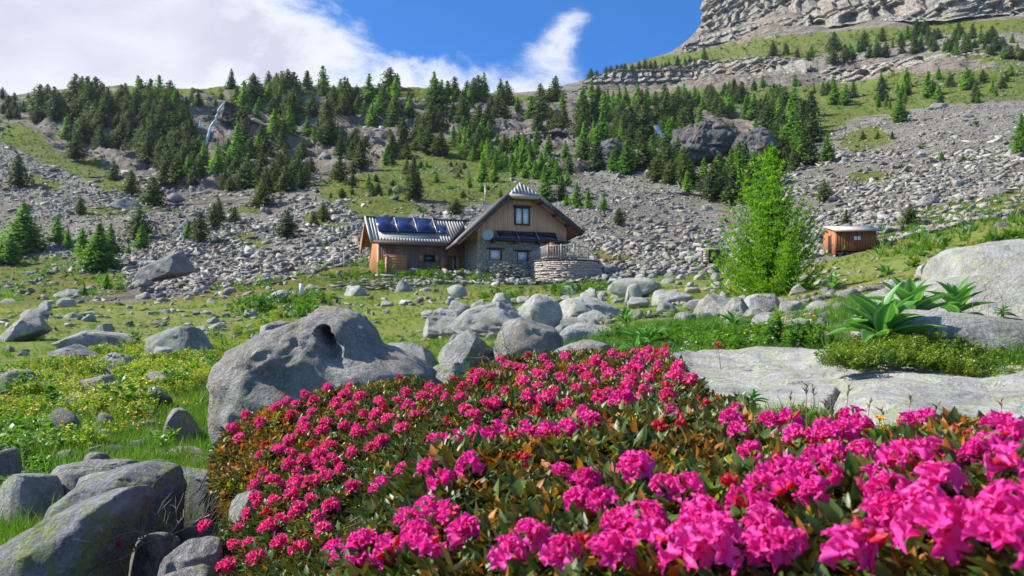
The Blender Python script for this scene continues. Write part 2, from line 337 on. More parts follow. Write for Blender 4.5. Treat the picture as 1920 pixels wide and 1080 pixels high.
# land cover painted as a map over the ground: polygons are given by bearing and by rise over the eye
GH = np.zeros((400, 640))   # rows py 0..800, cols px -640..2560 at 5 px / 2 px
def poly_mask(polys, val=1.0):
    M = np.zeros((400, 640)); yy, xx = np.mgrid[0:400, 0:640]; X = xx * 5 - 640; Y = yy * 2
    for P in polys:
        ins = np.zeros_like(M, bool); n = len(P)
        for i in range(n):
            x0, y0 = P[i]; x1, y1 = P[(i + 1) % n]
            if y0 == y1: continue
            c = ((y0 > Y) != (y1 > Y)) & (X < (x1 - x0) * (Y - y0) / (y1 - y0) + x0); ins ^= c
        M[ins] = val
    return _sm(_sm(M, 3, 0), 3, 1)
GRASSM = poly_mask([
    [(-640, 225), (0, 235), (50, 240), (110, 280), (200, 320), (240, 345), (235, 365), (120, 325), (0, 268), (-640, 260)],
    [(130, 402), (215, 380), (350, 388), (330, 405), (215, 412)],
    [(560, 348), (620, 335), (700, 322), (790, 260), (880, 270), (960, 300), (1000, 350), (960, 372), (860, 385), (790, 380), (760, 402), (700, 404), (660, 398), (620, 385)],
    [(1180, 112), (1290, 98), (1470, 66), (1600, 56), (1920, 32), (2560, 20), (2560, 60), (1920, 62), (1750, 68), (1650, 85), (1560, 100), (1500, 112), (1420, 105), (1300, 122), (1180, 130)],
    [(1100, 190), (1300, 168), (1540, 160), (1860, 130), (2560, 120), (2560, 180), (1920, 188), (1750, 198), (1600, 225), (1540, 260), (1500, 250), (1430, 200), (1200, 212)],
    [(1700, 108), (1780, 95), (1920, 92), (1920, 130), (1860, 120)],
    [(1640, 480), (1650, 430), (1740, 385), (1920, 352), (2560, 330), (2560, 520), (1900, 500)],
    [(-640, 805), (-640, 560), (0, 556), (240, 570), (380, 552), (520, 545), (600, 520), (690, 500), (930, 505), (1150, 530), (1330, 500), (1500, 505), (1640, 470), (1920, 480), (2560, 480), (2560, 805)],
    [(-640, 478), (0, 478), (120, 470), (235, 500), (240, 545), (150, 560), (-640, 560)],
    [(380, 545), (520, 520), (640, 500), (690, 480), (700, 510), (560, 535), (400, 556)],
    [(-640, 160), (0, 188), (200, 158), (420, 162), (700, 160), (1060, 186), (1060, 200), (850, 190), (600, 182), (420, 190), (200, 180), (0, 206), (-640, 200)],
    [(560, 400), (600, 405), (680, 420), (660, 428), (580, 420)], [(420, 440), (470, 445), (520, 460), (450, 462)], [(1250, 470), (1300, 480), (1290, 495), (1240, 490)], [(1580, 330), (1660, 320), (1700, 345), (1620, 360)], [(1560, 260), (1640, 240), (1680, 262), (1600, 290)], [(60, 330), (130, 350), (110, 365), (40, 350)],
    [(1060, 465), (1130, 470), (1200, 490), (1180, 498), (1080, 480)], [(420, 392), (480, 385), (500, 395), (430, 402)],
])
SCREEM = poly_mask([
    [(-640, 268), (0, 268), (120, 325), (235, 365), (380, 400), (420, 520), (300, 560), (120, 475), (0, 478), (-640, 478)],
    [(360, 400), (560, 372), (690, 400), (700, 495), (560, 525), (380, 548), (330, 560), (330, 470)],
    [(680, 400), (760, 380), (880, 355), (960, 380), (1060, 400), (1160, 500), (1150, 535), (690, 500)],
    [(1030, 380), (1090, 335), (1200, 330), (1300, 365), (1380, 440), (1350, 500), (1150, 530), (1050, 500)],
    [(1380, 520), (1380, 400), (1540, 300), (1560, 250), (1700, 205), (1920, 190), (2560, 180), (2560, 335), (1920, 352), (1740, 385), (1640, 440), (1560, 500)],
    [(1440, 150), (1520, 100), (1600, 70), (1760, 60), (1700, 100), (1560, 120)], [(1730, 70), (1920, 50), (2560, 40), (2560, 90), (1800, 95)],
    [(1290, 110), (1420, 80), (1520, 95), (1500, 112), (1330, 125)],
])
CLIFFM = poly_mask([
    [(1262, 104), (1300, 66), (1345, -20), (1500, -60), (2560, -60), (2560, 10), (1920, 26), (1800, 34), (1675, 36), (1620, 44), (1560, 48), (1490, 46), (1440, 70), (1370, 80)],
    [(1060, 190), (1100, 150), (1190, 130), (1330, 118), (1520, 110), (1700, 112), (1860, 100), (1850, 118), (1700, 150), (1540, 162), (1300, 165)],
    [(-640, 180), (60, 215), (110, 275), (240, 340), (420, 360), (560, 345), (680, 320), (800, 260), (960, 290), (1060, 330), (1300, 345), (1500, 300), (1480, 210), (1300, 215), (1080, 190), (850, 175), (600, 170), (420, 170), (200, 190)],
])
def msk(M, px, py):
    a = np.clip((px + 640) / 5, 0, 638.99); b = np.clip(py / 2, 0, 398.99); i = b.astype(int); j = a.astype(int); b = b - i; a = a - j
    return M[i, j] * (1 - a) * (1 - b) + M[i, j + 1] * a * (1 - b) + M[i + 1, j] * (1 - a) * b + M[i + 1, j + 1] * a * b
def ground_raw(X, Y, detail=True):
    X = np.asarray(X, float); Y = np.asarray(Y, float); Yc = np.maximum(Y, .3)
    px = 960 + F * X / Yc; s = slope_at(px, Yc); z = s * Y
    if detail:
        py = HZ - s * F
        z = z + fbm(X * .9, Y * .9, o=4, s=3) * .05 * sstep(1.5, 6, Y) * (1 + Y * .02) + fbm(X * .18, Y * .18, o=3, s=9) * .22 * sstep(10, 30, Y)
        c = msk(CLIFFM, px, py) * sstep(120, 170, Y)
        far = sstep(80, 140, Y)
        z = z + fbm(X * .04, Y * .04, o=4, s=21) * 2.2 * far * (1 - sstep(430, 470, Y))
        # rock ledges
        q = z + fbm(X * .035, Y * .035, o=4, s=5) * 9 + .12 * X; st = 7.5; fr = q / st - np.floor(q / st)
        led = (sstep(.35, .62, fr) - fr) * st
        z = z + c * led * .85 + c * fbm(X * .12, Y * .12, z * .12, o=4, s=11, g=.6) * 2.6
    return z
HUTZ = 3.55
def ground(X, Y, detail=True):
    z = ground_raw(X, Y, detail)
    return z
def hit(px, py, y0=1.2, y1=1100.0):
    """where the line of sight through (px, py) first meets the ground"""
    px = np.atleast_1d(np.asarray(px, float)); py = np.atleast_1d(np.asarray(py, float))
    Ys = np.exp(np.linspace(math.log(y0), math.log(y1), 500)); S = slope_at(px[:, None] + 0 * Ys[None], np.broadcast_to(Ys, (len(px), 500)))
    tgt = (HZ - py) / F; ok = S >= tgt[:, None]; idx = np.argmax(ok, 1); good = ok.any(1)
    i0 = np.maximum(idx - 1, 0); s0 = S[np.arange(len(px)), i0]; s1 = S[np.arange(len(px)), idx]
    t = np.clip((tgt - s0) / np.where(abs(s1 - s0) < 1e-9, 1, s1 - s0), 0, 1); Y = Ys[i0] * (1 - t) + Ys[idx] * t
    return (px - 960) / F * Y, Y, good
def at(px, py, Y): return np.array([(px - 960) / F * Y, Y, (HZ - py) / F * Y])

def terrain_material():
    n = NT('alpine_ground'); g = n.attr('grass'); sc = n.attr('scree'); yel = n.attr('dry'); nr = n.attr('near')
    p = n.pos(); 
    g1 = n.noise(p, .55, 6, .65); g2 = n.noise(p, 6, 5, .65); g3 = n.noise(p, .09, 5, .6)
    gc = n.mix(n.ramp(g1, .3, .7), (.045, .095, .012), (.13, .19, .03)); gc = n.mix(n.math('MULTIPLY', n.ramp(g2, .35, .7), .6), gc, (.19, .235, .045))
    gc = n.mix(n.math('MULTIPLY', yel, n.ramp(g2, .3, .55)), gc, (.24, .19, .04)); gc = n.mix(n.math('MULTIPLY', n.ramp(g3, .45, .62), .35), gc, (.17, .16, .06))
    v = n.voro(p, 1.1, 'F1', 'Color'); vh = n.voro(p, 1.1); hs = n.N.new('ShaderNodeSeparateColor'); n.L.new(v, hs.inputs[0])
    rc = n.mix(hs.outputs[0], (.19, .175, .14), (.40, .38, .32)); rc = n.mix(n.ramp(n.noise(p, .08, 4, .6), .45, .6), rc, (.25, .225, .175))
    rc = n.mix(n.math('MULTIPLY', n.ramp(n.noise(p, 3.5, 6, .7), .45, .6), .5), rc, (.07, .07, .07))
    st = n.noise(n.pos((.05, .05, .55)), 1, 8, .7, .8); fc = n.mix(n.ramp(st, .3, .7), (.12, .10, .08), (.33, .285, .235))
    fc = n.mix(n.math('MULTIPLY', n.ramp(n.noise(p, .16, 7, .7), .5, .62), .55), fc, (.055, .07, .03))
    fc = n.mix(n.math('MULTIPLY', n.ramp(n.noise(p, .5, 7, .7), .55, .68), .5), fc, (.4, .37, .34))
    ed = n.math('ADD', sc, n.math('MULTIPLY', n.math('SUBTRACT', n.noise(p, .35, 7, .72), .5), 1.3)); rr = n.mix(n.ramp(ed, .35, .55), fc, rc)
    e2 = n.math('ADD', g, n.math('MULTIPLY', n.math('SUBTRACT', n.noise(p, .22, 10, .78), .5), 2.0))
    col = n.mix(n.ramp(e2, .42, .56), rr, gc)
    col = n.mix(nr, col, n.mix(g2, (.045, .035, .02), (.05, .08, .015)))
    far = n.math('SUBTRACT', 1.0, nr)
    h = n.math('ADD', n.math('MULTIPLY', st, 1.4), n.math('MULTIPLY', n.noise(p, .6, 9, .75), 1.3)); 
    b = n.bump(h, 1.0, .9); 
    b2 = n.bump(n.noise(p, 9, 6, .7), .8, .04)
    mx = n.N.new('ShaderNodeMix'); mx.data_type = 'VECTOR'; n.L.new(n.math('MULTIPLY', far, n.attr('far')), mx.inputs['Factor']); n.L.new(b2, mx.inputs[4]); n.L.new(b, mx.inputs[5])
    return n.done(n.bsdf(col, .95, mx.outputs[1], spec=.15))

def build_terrain():
    us = np.concatenate([np.linspace(-1.6, -.72, 50)[:-1], np.linspace(-.72, .72, 620), np.linspace(.72, 1.6, 50)[1:]])
    Ys = np.concatenate([np.exp(np.linspace(math.log(.3), math.log(90), 300))[:-1], np.linspace(90, 480, 330)[:-1], np.linspace(480, 860, 140)[:-1], np.linspace(860, 1200, 12)])
    U, Y = np.meshgrid(us, Ys); X = U * Y; Z = ground(X, Y)
    px = 960 + F * U; py = HZ - slope_at(px, Y) * F
    jx = fbm(X * .1, Y * .1, o=3, s=31) * 14; jy = fbm(X * .1, Y * .1, o=3, s=32) * 6
    far = sstep(40, 70, Y)
    g = msk(GRASSM, px + jx, py + jy); g = np.where(Y < 60, 1 - (1 - g) * far, g)
    s = msk(SCREEM, px + jx, py + jy)
    dry = sstep(.0, .35, fbm(X * .12, Y * .12, o=4, s=51)) * .8 * sstep(8, 20, Y) * (1 - sstep(90, 160, Y)) + .25
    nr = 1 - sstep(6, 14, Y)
    r, c = U.shape; i = np.arange(r - 1)[:, None] * c + np.arange(c - 1)[None]
    F4 = np.stack([i, i + 1, i + c + 1, i + c], -1).reshape(-1, 4)
    V = np.stack([X, Y, Z], -1).reshape(-1, 3)
    me = mesh_np('terrain', V, F4, [terrain_material()], smooth=True, attrs={'grass': g.ravel(), 'scree': s.ravel(), 'dry': dry.ravel(), 'near': nr.ravel(), 'far': far.ravel()})
    o = link('terrain', me); tag(o, kind='structure')
    # ground around and behind the viewer
    m = MB(); m.add([(-30, -25, -.86), (30, -25, -.86), (30, 0.5, -.86), (-30, .5, -.86)], [[0, 1, 2, 3]]); m.add([(-30, .5, -.86), (30, .5, -.86), (60, 30, -3.2), (-60, 30, -3.2)], [[0, 1, 2, 3]])
    o = m.build('ground', bpy.data.materials['alpine_ground']); tag(o, kind='structure')
build_terrain()

# ------------------------------------------------------------------ rock cliffs with stepped, jointed blocks
def cliff(name, pts, Y0, lean, thick, nu, nv, seed, mat, label=None, over=2.0, amp=1.0, bs0=1.0, lays=14, dark=0):
    """pts: (px, py_base, py_top) along the foot; the face leans back by `lean` metres"""
    rg = np.random.default_rng(seed); pts = np.array(pts, float)
    t = np.linspace(0, 1, nu); x = np.interp(t, np.linspace(0, 1, len(pts)), pts[:, 0]); 
    pb = np.interp(x, pts[:, 0], pts[:, 1]) + fbm(x * .06, x * 0, o=3, s=seed) * 3; pt = np.interp(x, pts[:, 0], pts[:, 2]) + fbm(x * .05, x * 0 + 9, o=4, s=seed + 1, g=.6) * 4 * amp
    Yb = np.interp(x, pts[:, 0], pts[:, 3]) if pts.shape[1] > 3 else np.full(nu, float(Y0))
    Yb = warpY(x, Yb)
    v = np.linspace(0, 1, nv); B = np.stack([(x - 960) / F * Yb, Yb, (HZ - pb) / F * Yb - 1.5], -1); Yt = Yb + lean
    T = np.stack([(x - 960) / F * Yt, Yt, (HZ - pt) / F * Yt], -1)
    P = B[:, None] * (1 - v)[None, :, None] + T[:, None] * v[None, :, None]
    X, Y, Z = P[..., 0], P[..., 1], P[..., 2]
    # bedding: layers of varied thickness, slightly tilted and wavy; blocks within a layer
    dip = fbm(X * .01, Y * .01, o=2, s=seed + 3) * 6 + X * .02
    q = (Z + dip); edges = np.cumsum(np.exp(rg.normal(.35, .75, 500)) * bs0) + q.min() - 3; li = np.searchsorted(edges, q.ravel()).reshape(q.shape)
    fr = (q - edges[np.maximum(li - 1, 0)]) / (edges[li] - edges[np.maximum(li - 1, 0)] + 1e-6)
    lo = rg.uniform(-1, 1, 520)[li]
    bw = np.exp(rg.normal(1.9, .5, 520)) * bs0 ** .5; bw = bw[li]; bs = X / bw + rg.uniform(0, 99, 520)[li] + fbm(X * .1, Z * .1, o=2, s=seed + 8) * .3; bi = np.floor(bs); bf = bs - bi
    bo = _h(bi, li.astype(float), bi * 0, seed + 5) * 2 - 1
    groove = -(1 - sstep(0, .09, np.minimum(fr, 1 - fr))) * .5 - (1 - sstep(0, .05, np.minimum(bf, 1 - bf))) * .5
    but = fbm(X * .022, Z * .012, o=4, s=seed + 7, g=.55) * 6
    col = -np.abs(fbm(X * .07, Z * .01, o=3, s=seed + 17)) * 5
    d = (lo * 1.5 + bo * .9 + groove + but * .8 + col * .9 + (bf - .5) * bw * .6 + fbm(X * .5, Y * .5, Z * .5, o=3, s=seed + 6) * .6) * amp
    fade = sstep(0, .04, v)[None] * (1 - sstep(.96, 1, v) * .3)[None]
    d = d * fade + over
    nx = -np.gradient(B[:, 1]) ; ny = np.gradient(B[:, 0]); ln = np.hypot(nx, ny); nx, ny = nx / ln, ny / ln   # away from the viewer
    X2 = X - nx[:, None] * d; Y2 = Y - ny[:, None] * d
    Z2 = Z + rg.normal(0, .05, Z.shape)
    # top lip running back into the slope
    lipY = Yt + thick; L = np.stack([T[:, 0] * lipY / Yt, lipY, T[:, 2] - 1.0 * amp], -1)
    X2 = np.hstack([X2, L[:, :1]]); Y2 = np.hstack([Y2, L[:, 1:2]]); Z2 = np.hstack([Z2, L[:, 2:3]]); nvv = nv + 1
    i = np.arange(nu - 1)[:, None] * nvv + np.arange(nvv - 1)[None]
    F4 = np.stack([i, i + nvv, i + nvv + 1, i + 1], -1).reshape(-1, 4)
    o = link(name, mesh_np(name, np.stack([X2, Y2, Z2], -1).reshape(-1, 3), F4, [mat])); tag(o, label=label, kind='structure'); return o
def cliff_material(name, a, b, pale, rust=.5):
    n = NT(name); p = n.pos()
    st = n.noise(n.pos((.06, .06, .9)), 1, 8, .7, .6); big = n.noise(p, .05, 5, .6); fi = n.noise(p, .9, 8, .72)
    col = n.mix(n.ramp(st, .3, .72), a, b); col = n.mix(n.math('MULTIPLY', n.ramp(fi, .48, .66), .6), col, pale)
    col = n.mix(n.math('MULTIPLY', n.ramp(big, .5, .64), rust), col, (.38, .27, .2))
    vs = n.noise(n.pos((.5, .5, .04)), 1, 6, .65); col = n.mix(n.math('MULTIPLY', n.ramp(vs, .54, .68), .35), col, (.16, .155, .15))
    col = n.mix(n.math('MULTIPLY', n.ramp(n.noise(p, .2, 6, .7), .58, .66), .55), col, (.09, .11, .04))
    dp = n.N.new('ShaderNodeVectorMath'); dp.operation = 'ADD'; n.L.new(n.pos((.13, .13, .42)), dp.inputs[0]); dn = n.N.new('ShaderNodeVectorMath'); dn.operation = 'SCALE'; dn.inputs['Scale'].default_value = .7; n.L.new(n.noise(p, .25, 4, .6, 0, True), dn.inputs[0]); n.L.new(dn.outputs[0], dp.inputs[1])
    ck = n.ramp(n.voro(dp.outputs[0], 1.0, 'DISTANCE_TO_EDGE'), .0, .055); ck2 = n.ramp(n.voro(dp.outputs[0], 2.7, 'DISTANCE_TO_EDGE'), .0, .07)
    col = n.mix(n.math('MULTIPLY', n.math('SUBTRACT', 1.0, ck), .55), col, (.12, .11, .10)); col = n.mix(n.math('MULTIPLY', n.math('SUBTRACT', 1.0, ck2), .25), col, (.14, .13, .12))
    h = n.math('ADD', n.math('ADD', st, n.math('MULTIPLY', fi, 1.3)), n.math('MULTIPLY', n.math('ADD', ck, ck2), .9)); return n.done(n.bsdf(col, .95, n.bump(h, 1.0, .7), spec=.15))
M_CL = cliff_material('pale_cliff_rock', (.34, .32, .275), (.52, .485, .42), (.64, .61, .55))
M_CD = cliff_material('brown_cliff_rock', (.11, .095, .09), (.25, .215, .2), (.36, .32, .30), .3)
cliff('cliff', [(1068, 184, 172, 525), (1100, 180, 150, 525), (1140, 183, 138, 525), (1190, 178, 132, 522), (1240, 172, 130, 520), (1300, 163, 124, 520), (1325, 160, 112, 515), (1345, 155, 118, 512), (1400, 150, 108, 500), (1460, 150, 107, 497), (1520, 150, 112, 490)], 0, 10, 14, 560, 90, 3, M_CL, over=6, amp=1.1, bs0=.8)
cliff('cliff', [(1525, 160, 145, 488), (1560, 163, 127, 486), (1600, 160, 131, 484), (1640, 157, 124, 478), (1700, 148, 112, 465), (1760, 140, 107, 450), (1800, 130, 103, 445), (1840, 120, 100, 440), (1868, 112, 104, 436)], 0, 14, 14, 460, 70, 11, M_CL, amp=1.0, over=4)
cliff('cliff', [(1590, 168, 158, 470), (1640, 168, 150, 460), (1700, 160, 140, 452), (1745, 150, 134, 444), (1765, 145, 138, 440)], 0, 8, 8, 240, 34, 17, M_CL, amp=.5, over=1)
cliff('cliff', [(1276, 99, 92, 625), (1312, 92, 74, 628), (1369, 79, 63, 630), (1438, 72, 50, 632), (1472, 63, 41, 632), (1530, 56, 30, 632)], 0, 8, 20, 380, 50, 23, M_CL, amp=.9, over=9)
cliff('cliff', [(1306, 74, 70, 662), (1318, 72, 42, 662), (1330, 70, 20, 664), (1345, 67, -12, 664), (1365, 62, -60, 664), (1400, 56, -150, 664), (1438, 45, -170, 660), (1486, 34, -180, 655), (1540, 46, -185, 650), (1581, 53, -185, 640), (1617, 48, -185, 640), (1675, 40, -185, 640), (1732, 43, -185, 636), (1801, 40, -185, 634), (1860, 36, -185, 650), (1915, 32, -185, 655), (2100, 28, -185, 655)], 0, 40, 60, 1200, 330, 29, M_CL, amp=1.3, over=14, bs0=1.15)
# dark rock walls under the forest
cliff('cliff', [(90, 275, 250, 285), (130, 300, 235, 284), (200, 322, 245, 282), (260, 325, 262, 280), (330, 340, 268, 280), (380, 350, 250, 282)], 0, 9, 14, 300, 60, 31, M_CD, over=1.5)
cliff('cliff', [(400, 300, 205, 300), (430, 318, 190, 292), (470, 325, 225, 290), (530, 328, 245, 288), (590, 322, 250, 284), (640, 318, 258, 280)], 0, 12, 14, 300, 60, 37, M_CD, over=1.5)
cliff('cliff', [(600, 275, 240, 315), (680, 292, 232, 305), (740, 290, 240, 300), (790, 275, 245, 300)], 0, 9, 12, 240, 40, 41, M_CD, over=1.0)
cliff('cliff', [(660, 215, 190, 368), (760, 240, 202, 362), (860, 250, 210, 350), (940, 262, 226, 330), (1010, 255, 232, 330)], 0, 8, 12, 340, 40, 43, M_CD, over=1.5)
cliff('cliff', [(950, 305, 262, 262), (1000, 300, 250, 262), (1050, 290, 245, 262), (1085, 290, 262, 262)], 0, 7, 10, 160, 36, 47, M_CD, over=1.5)
# ------------------------------------------------------------------ scattering of what nobody could count
TPL = {}
def templates(key, meshes):
    c = bpy.data.collections.new(key)
    for i, me in enumerate(meshes):
        o = bpy.data.objects.new('%s_%02d' % (key, i), me); c.objects.link(o)
    TPL[key] = (c, len(meshes)); return c
def scatter(name, P, R, S, key, idx=None, parent=None, label=None, cat=None):
    """one object that sets a mesh of the template set at each point"""
    c, nt_ = TPL[key]; P = np.asarray(P, np.float32); n = len(P)
    if idx is None: idx = RNG.integers(0, nt_, n)
    me = bpy.data.meshes.new(name); me.vertices.add(n); me.vertices.foreach_set('co', P.ravel())
    S = np.asarray(S, np.float32); 
    if S.ndim == 1: S = np.repeat(S[:, None], 3, 1)
    a = me.attributes.new('rot', 'FLOAT_VECTOR', 'POINT'); a.data.foreach_set('vector', np.ascontiguousarray(R, np.float32).ravel())
    a = me.attributes.new('scl', 'FLOAT_VECTOR', 'POINT'); a.data.foreach_set('vector', np.ascontiguousarray(S, np.float32).ravel())
    a = me.attributes.new('pick', 'INT', 'POINT'); a.data.foreach_set('value', np.asarray(idx, np.int32))
    me.update(); o = link(name, me, parent)
    gname = 'scatter_' + key; g = bpy.data.node_groups.get(gname)
    if g is None:
        g = bpy.data.node_groups.new(gname, 'GeometryNodeTree')
        g.interface.new_socket('Geometry', in_out='INPUT', socket_type='NodeSocketGeometry')
        g.interface.new_socket('Geometry', in_out='OUTPUT', socket_type='NodeSocketGeometry')
        N = g.nodes; L = g.links; gi = N.new('NodeGroupInput'); go = N.new('NodeGroupOutput')
        ci = N.new('GeometryNodeCollectionInfo'); ci.inputs['Collection'].default_value = c
        ci.inputs['Separate Children'].default_value = True; ci.inputs['Reset Children'].default_value = True
        ip = N.new('GeometryNodeInstanceOnPoints'); ip.inputs['Pick Instance'].default_value = True
        def na(nm, ty):
            q = N.new('GeometryNodeInputNamedAttribute'); q.data_type = ty; q.inputs['Name'].default_value = nm
            return [s for s in q.outputs if s.enabled and s.name == 'Attribute'][0]
        e = N.new('FunctionNodeEulerToRotation'); L.new(na('rot', 'FLOAT_VECTOR'), e.inputs[0]); L.new(e.outputs[0], ip.inputs['Rotation'])
        L.new(na('scl', 'FLOAT_VECTOR'), ip.inputs['Scale']); L.new(na('pick', 'INT'), ip.inputs['Instance Index'])
        L.new(gi.outputs[0], ip.inputs['Points']); L.new(ci.outputs[0], ip.inputs['Instance']); L.new(ip.outputs[0], go.inputs[0])
    m = o.modifiers.new('scatter', 'NODES'); m.node_group = g
    tag(o, label=label, cat=cat, kind='stuff'); return o

# ------------------------------------------------------------------ rocks
def ico(sub):
    import bmesh
    bm = bmesh.new(); bmesh.ops.create_icosphere(bm, subdivisions=sub, radius=1)
    V = np.array([v.co[:] for v in bm.verts]); Fc = np.array([[v.index for v in f.verts] for f in bm.faces]); bm.free(); return V, Fc
ICO = {k: ico(k) for k in (1, 2, 3, 4, 5, 6)}
def cut(V, rg, n, lo, hi, upb=.3):
    ext = None
    for _ in range(n):
        d = rg.normal(size=3); d[2] = abs(d[2]) * .8 + upb * rg.random(); d /= np.linalg.norm(d)
        pr = V @ d; m = pr.max(); c = m * rg.uniform(lo, hi); o = pr > c
        V = V - np.where(o, pr - c, 0)[:, None] * d * .93
    return V
def hull(P):
    import bmesh
    bm = bmesh.new(); [bm.verts.new(p) for p in P]; r = bmesh.ops.convex_hull(bm, input=bm.verts)
    bmesh.ops.delete(bm, geom=[v for v in r['geom_interior'] if isinstance(v, bmesh.types.BMVert)], context='VERTS')
    bm.verts.index_update(); V = np.array([v.co[:] for v in bm.verts]); Fc = np.array([[v.index for v in f.verts] for f in bm.faces]); bm.free(); return V, Fc
def scree_rock(seed, flat):
    rg = np.random.default_rng(seed); n = 9 + seed % 5
    P = rg.uniform(-1, 1, (n, 3)) ; P = np.sign(P) * np.abs(P) ** .45; P *= rg.uniform(.75, 1, (n, 1))
    P[:, 2] *= flat; P[:, 1] *= rg.uniform(.38, .75); return hull(P)
M_SCREE = None
def scree_material():
    n = NT('scree_stone'); r = n.rand(); c = n.coord('Object', (1, 1, 1)); f = n.noise(c, 2.5, 6, .7)
    col = n.mix(r, (.12, .115, .10), (.44, .42, .37)); w = n.math('FRACT', n.math('MULTIPLY', r, 13.7))
    col = n.mix(n.math('MULTIPLY', n.math('GREATER_THAN', w, .8), .6), col, (.33, .26, .2))
    col = n.mix(n.math('MULTIPLY', n.ramp(f, .45, .65), .45), col, (.09, .09, .085))
    col = n.mix(n.math('MULTIPLY', n.ramp(n.noise(c, 4, 5, .7), .58, .66), .4), col, (.25, .28, .14))
    return n.done(n.bsdf(col, .9, n.bump(f, .8, .1), spec=.2))
M_SCREE = scree_material()
tm = []
for i in range(12):
    V, Fc = scree_rock(100 + i, [.26, .36, .5, .2][i % 4]); tm.append(mesh_np('stone', V, Fc, [M_SCREE]))
templates('stone', tm)
def rocky(n, x0, x1, y0, y1, dens, size, seed, name, label, ymin=20, flat=1.0, minpx=2.0):
    rg = np.random.default_rng(seed); px = rg.uniform(x0, x1, n); py = rg.uniform(y0, y1, n)
    X, Y, ok = hit(px, py, ymin); d = dens(px, py, X, Y); k = ok & (rg.random(n) < d); X, Y, px, py = X[k], Y[k], px[k], py[k]
    s = size * np.exp(rg.normal(0, .62, len(X)) + 1.15 * fbm(X * .035 + Y * .01, Y * .014, o=4, s=91) + .08); s = np.clip(s, Y * minpx / F, Y * 13 / F); Z = ground(X, Y)
    P = np.stack([X, Y, Z + s * .12], -1); R = np.stack([rg.normal(.12, .3, len(X)), rg.normal(0, .28, len(X)), rg.uniform(0, 6.28, len(X))], -1)
    s3 = s[:, None] * np.exp(rg.normal(0, .22, (len(s), 3)))
    return scatter(name, P, R, s3, 'stone', label=label, cat=None)
def d_scree(px, py, X, Y):
    j = fbm(X * .1, Y * .1, o=3, s=31) * 14; j2 = fbm(X * .1, Y * .1, o=3, s=32) * 6
    s = msk(SCREEM, px + j, py + j2); g = msk(GRASSM, px + j, py + j2); n = fbm(X * .06, Y * .06, o=4, s=61)
    return np.clip(s * 1.2 * (1 - g * .8) + .3 * g * (n > 0.02) + .10 * (Y > 120) + .3 * (Y > 180) * (g < .3), 0, 1) * (.3 + .7 * sstep(-.42, -.12, n + .5 * fbm(X * .3, Y * .12, o=3, s=63)))
rocky(190000, -350, 2270, 60, 575, d_scree, .25, 5, 'scree', 'grey angular scree stones covering the slopes behind the hut', 62)
rocky(9000, -350, 2270, 200, 545, d_scree, .62, 6, 'scree', 'larger grey slabs lying in the scree slopes', 70, minpx=4)
def d_mead(px, py, X, Y):
    n = fbm(X * .13, Y * .13, o=4, s=71); return np.clip(.12 + (n > .12) * .8, 0, 1) * np.where(px > 1100, 1, .55)
rocky(4200, -300, 2200, 500, 640, d_mead, .28, 8, 'loose_stones', 'loose grey stones strewn over the meadow around the hut', 16, minpx=3)

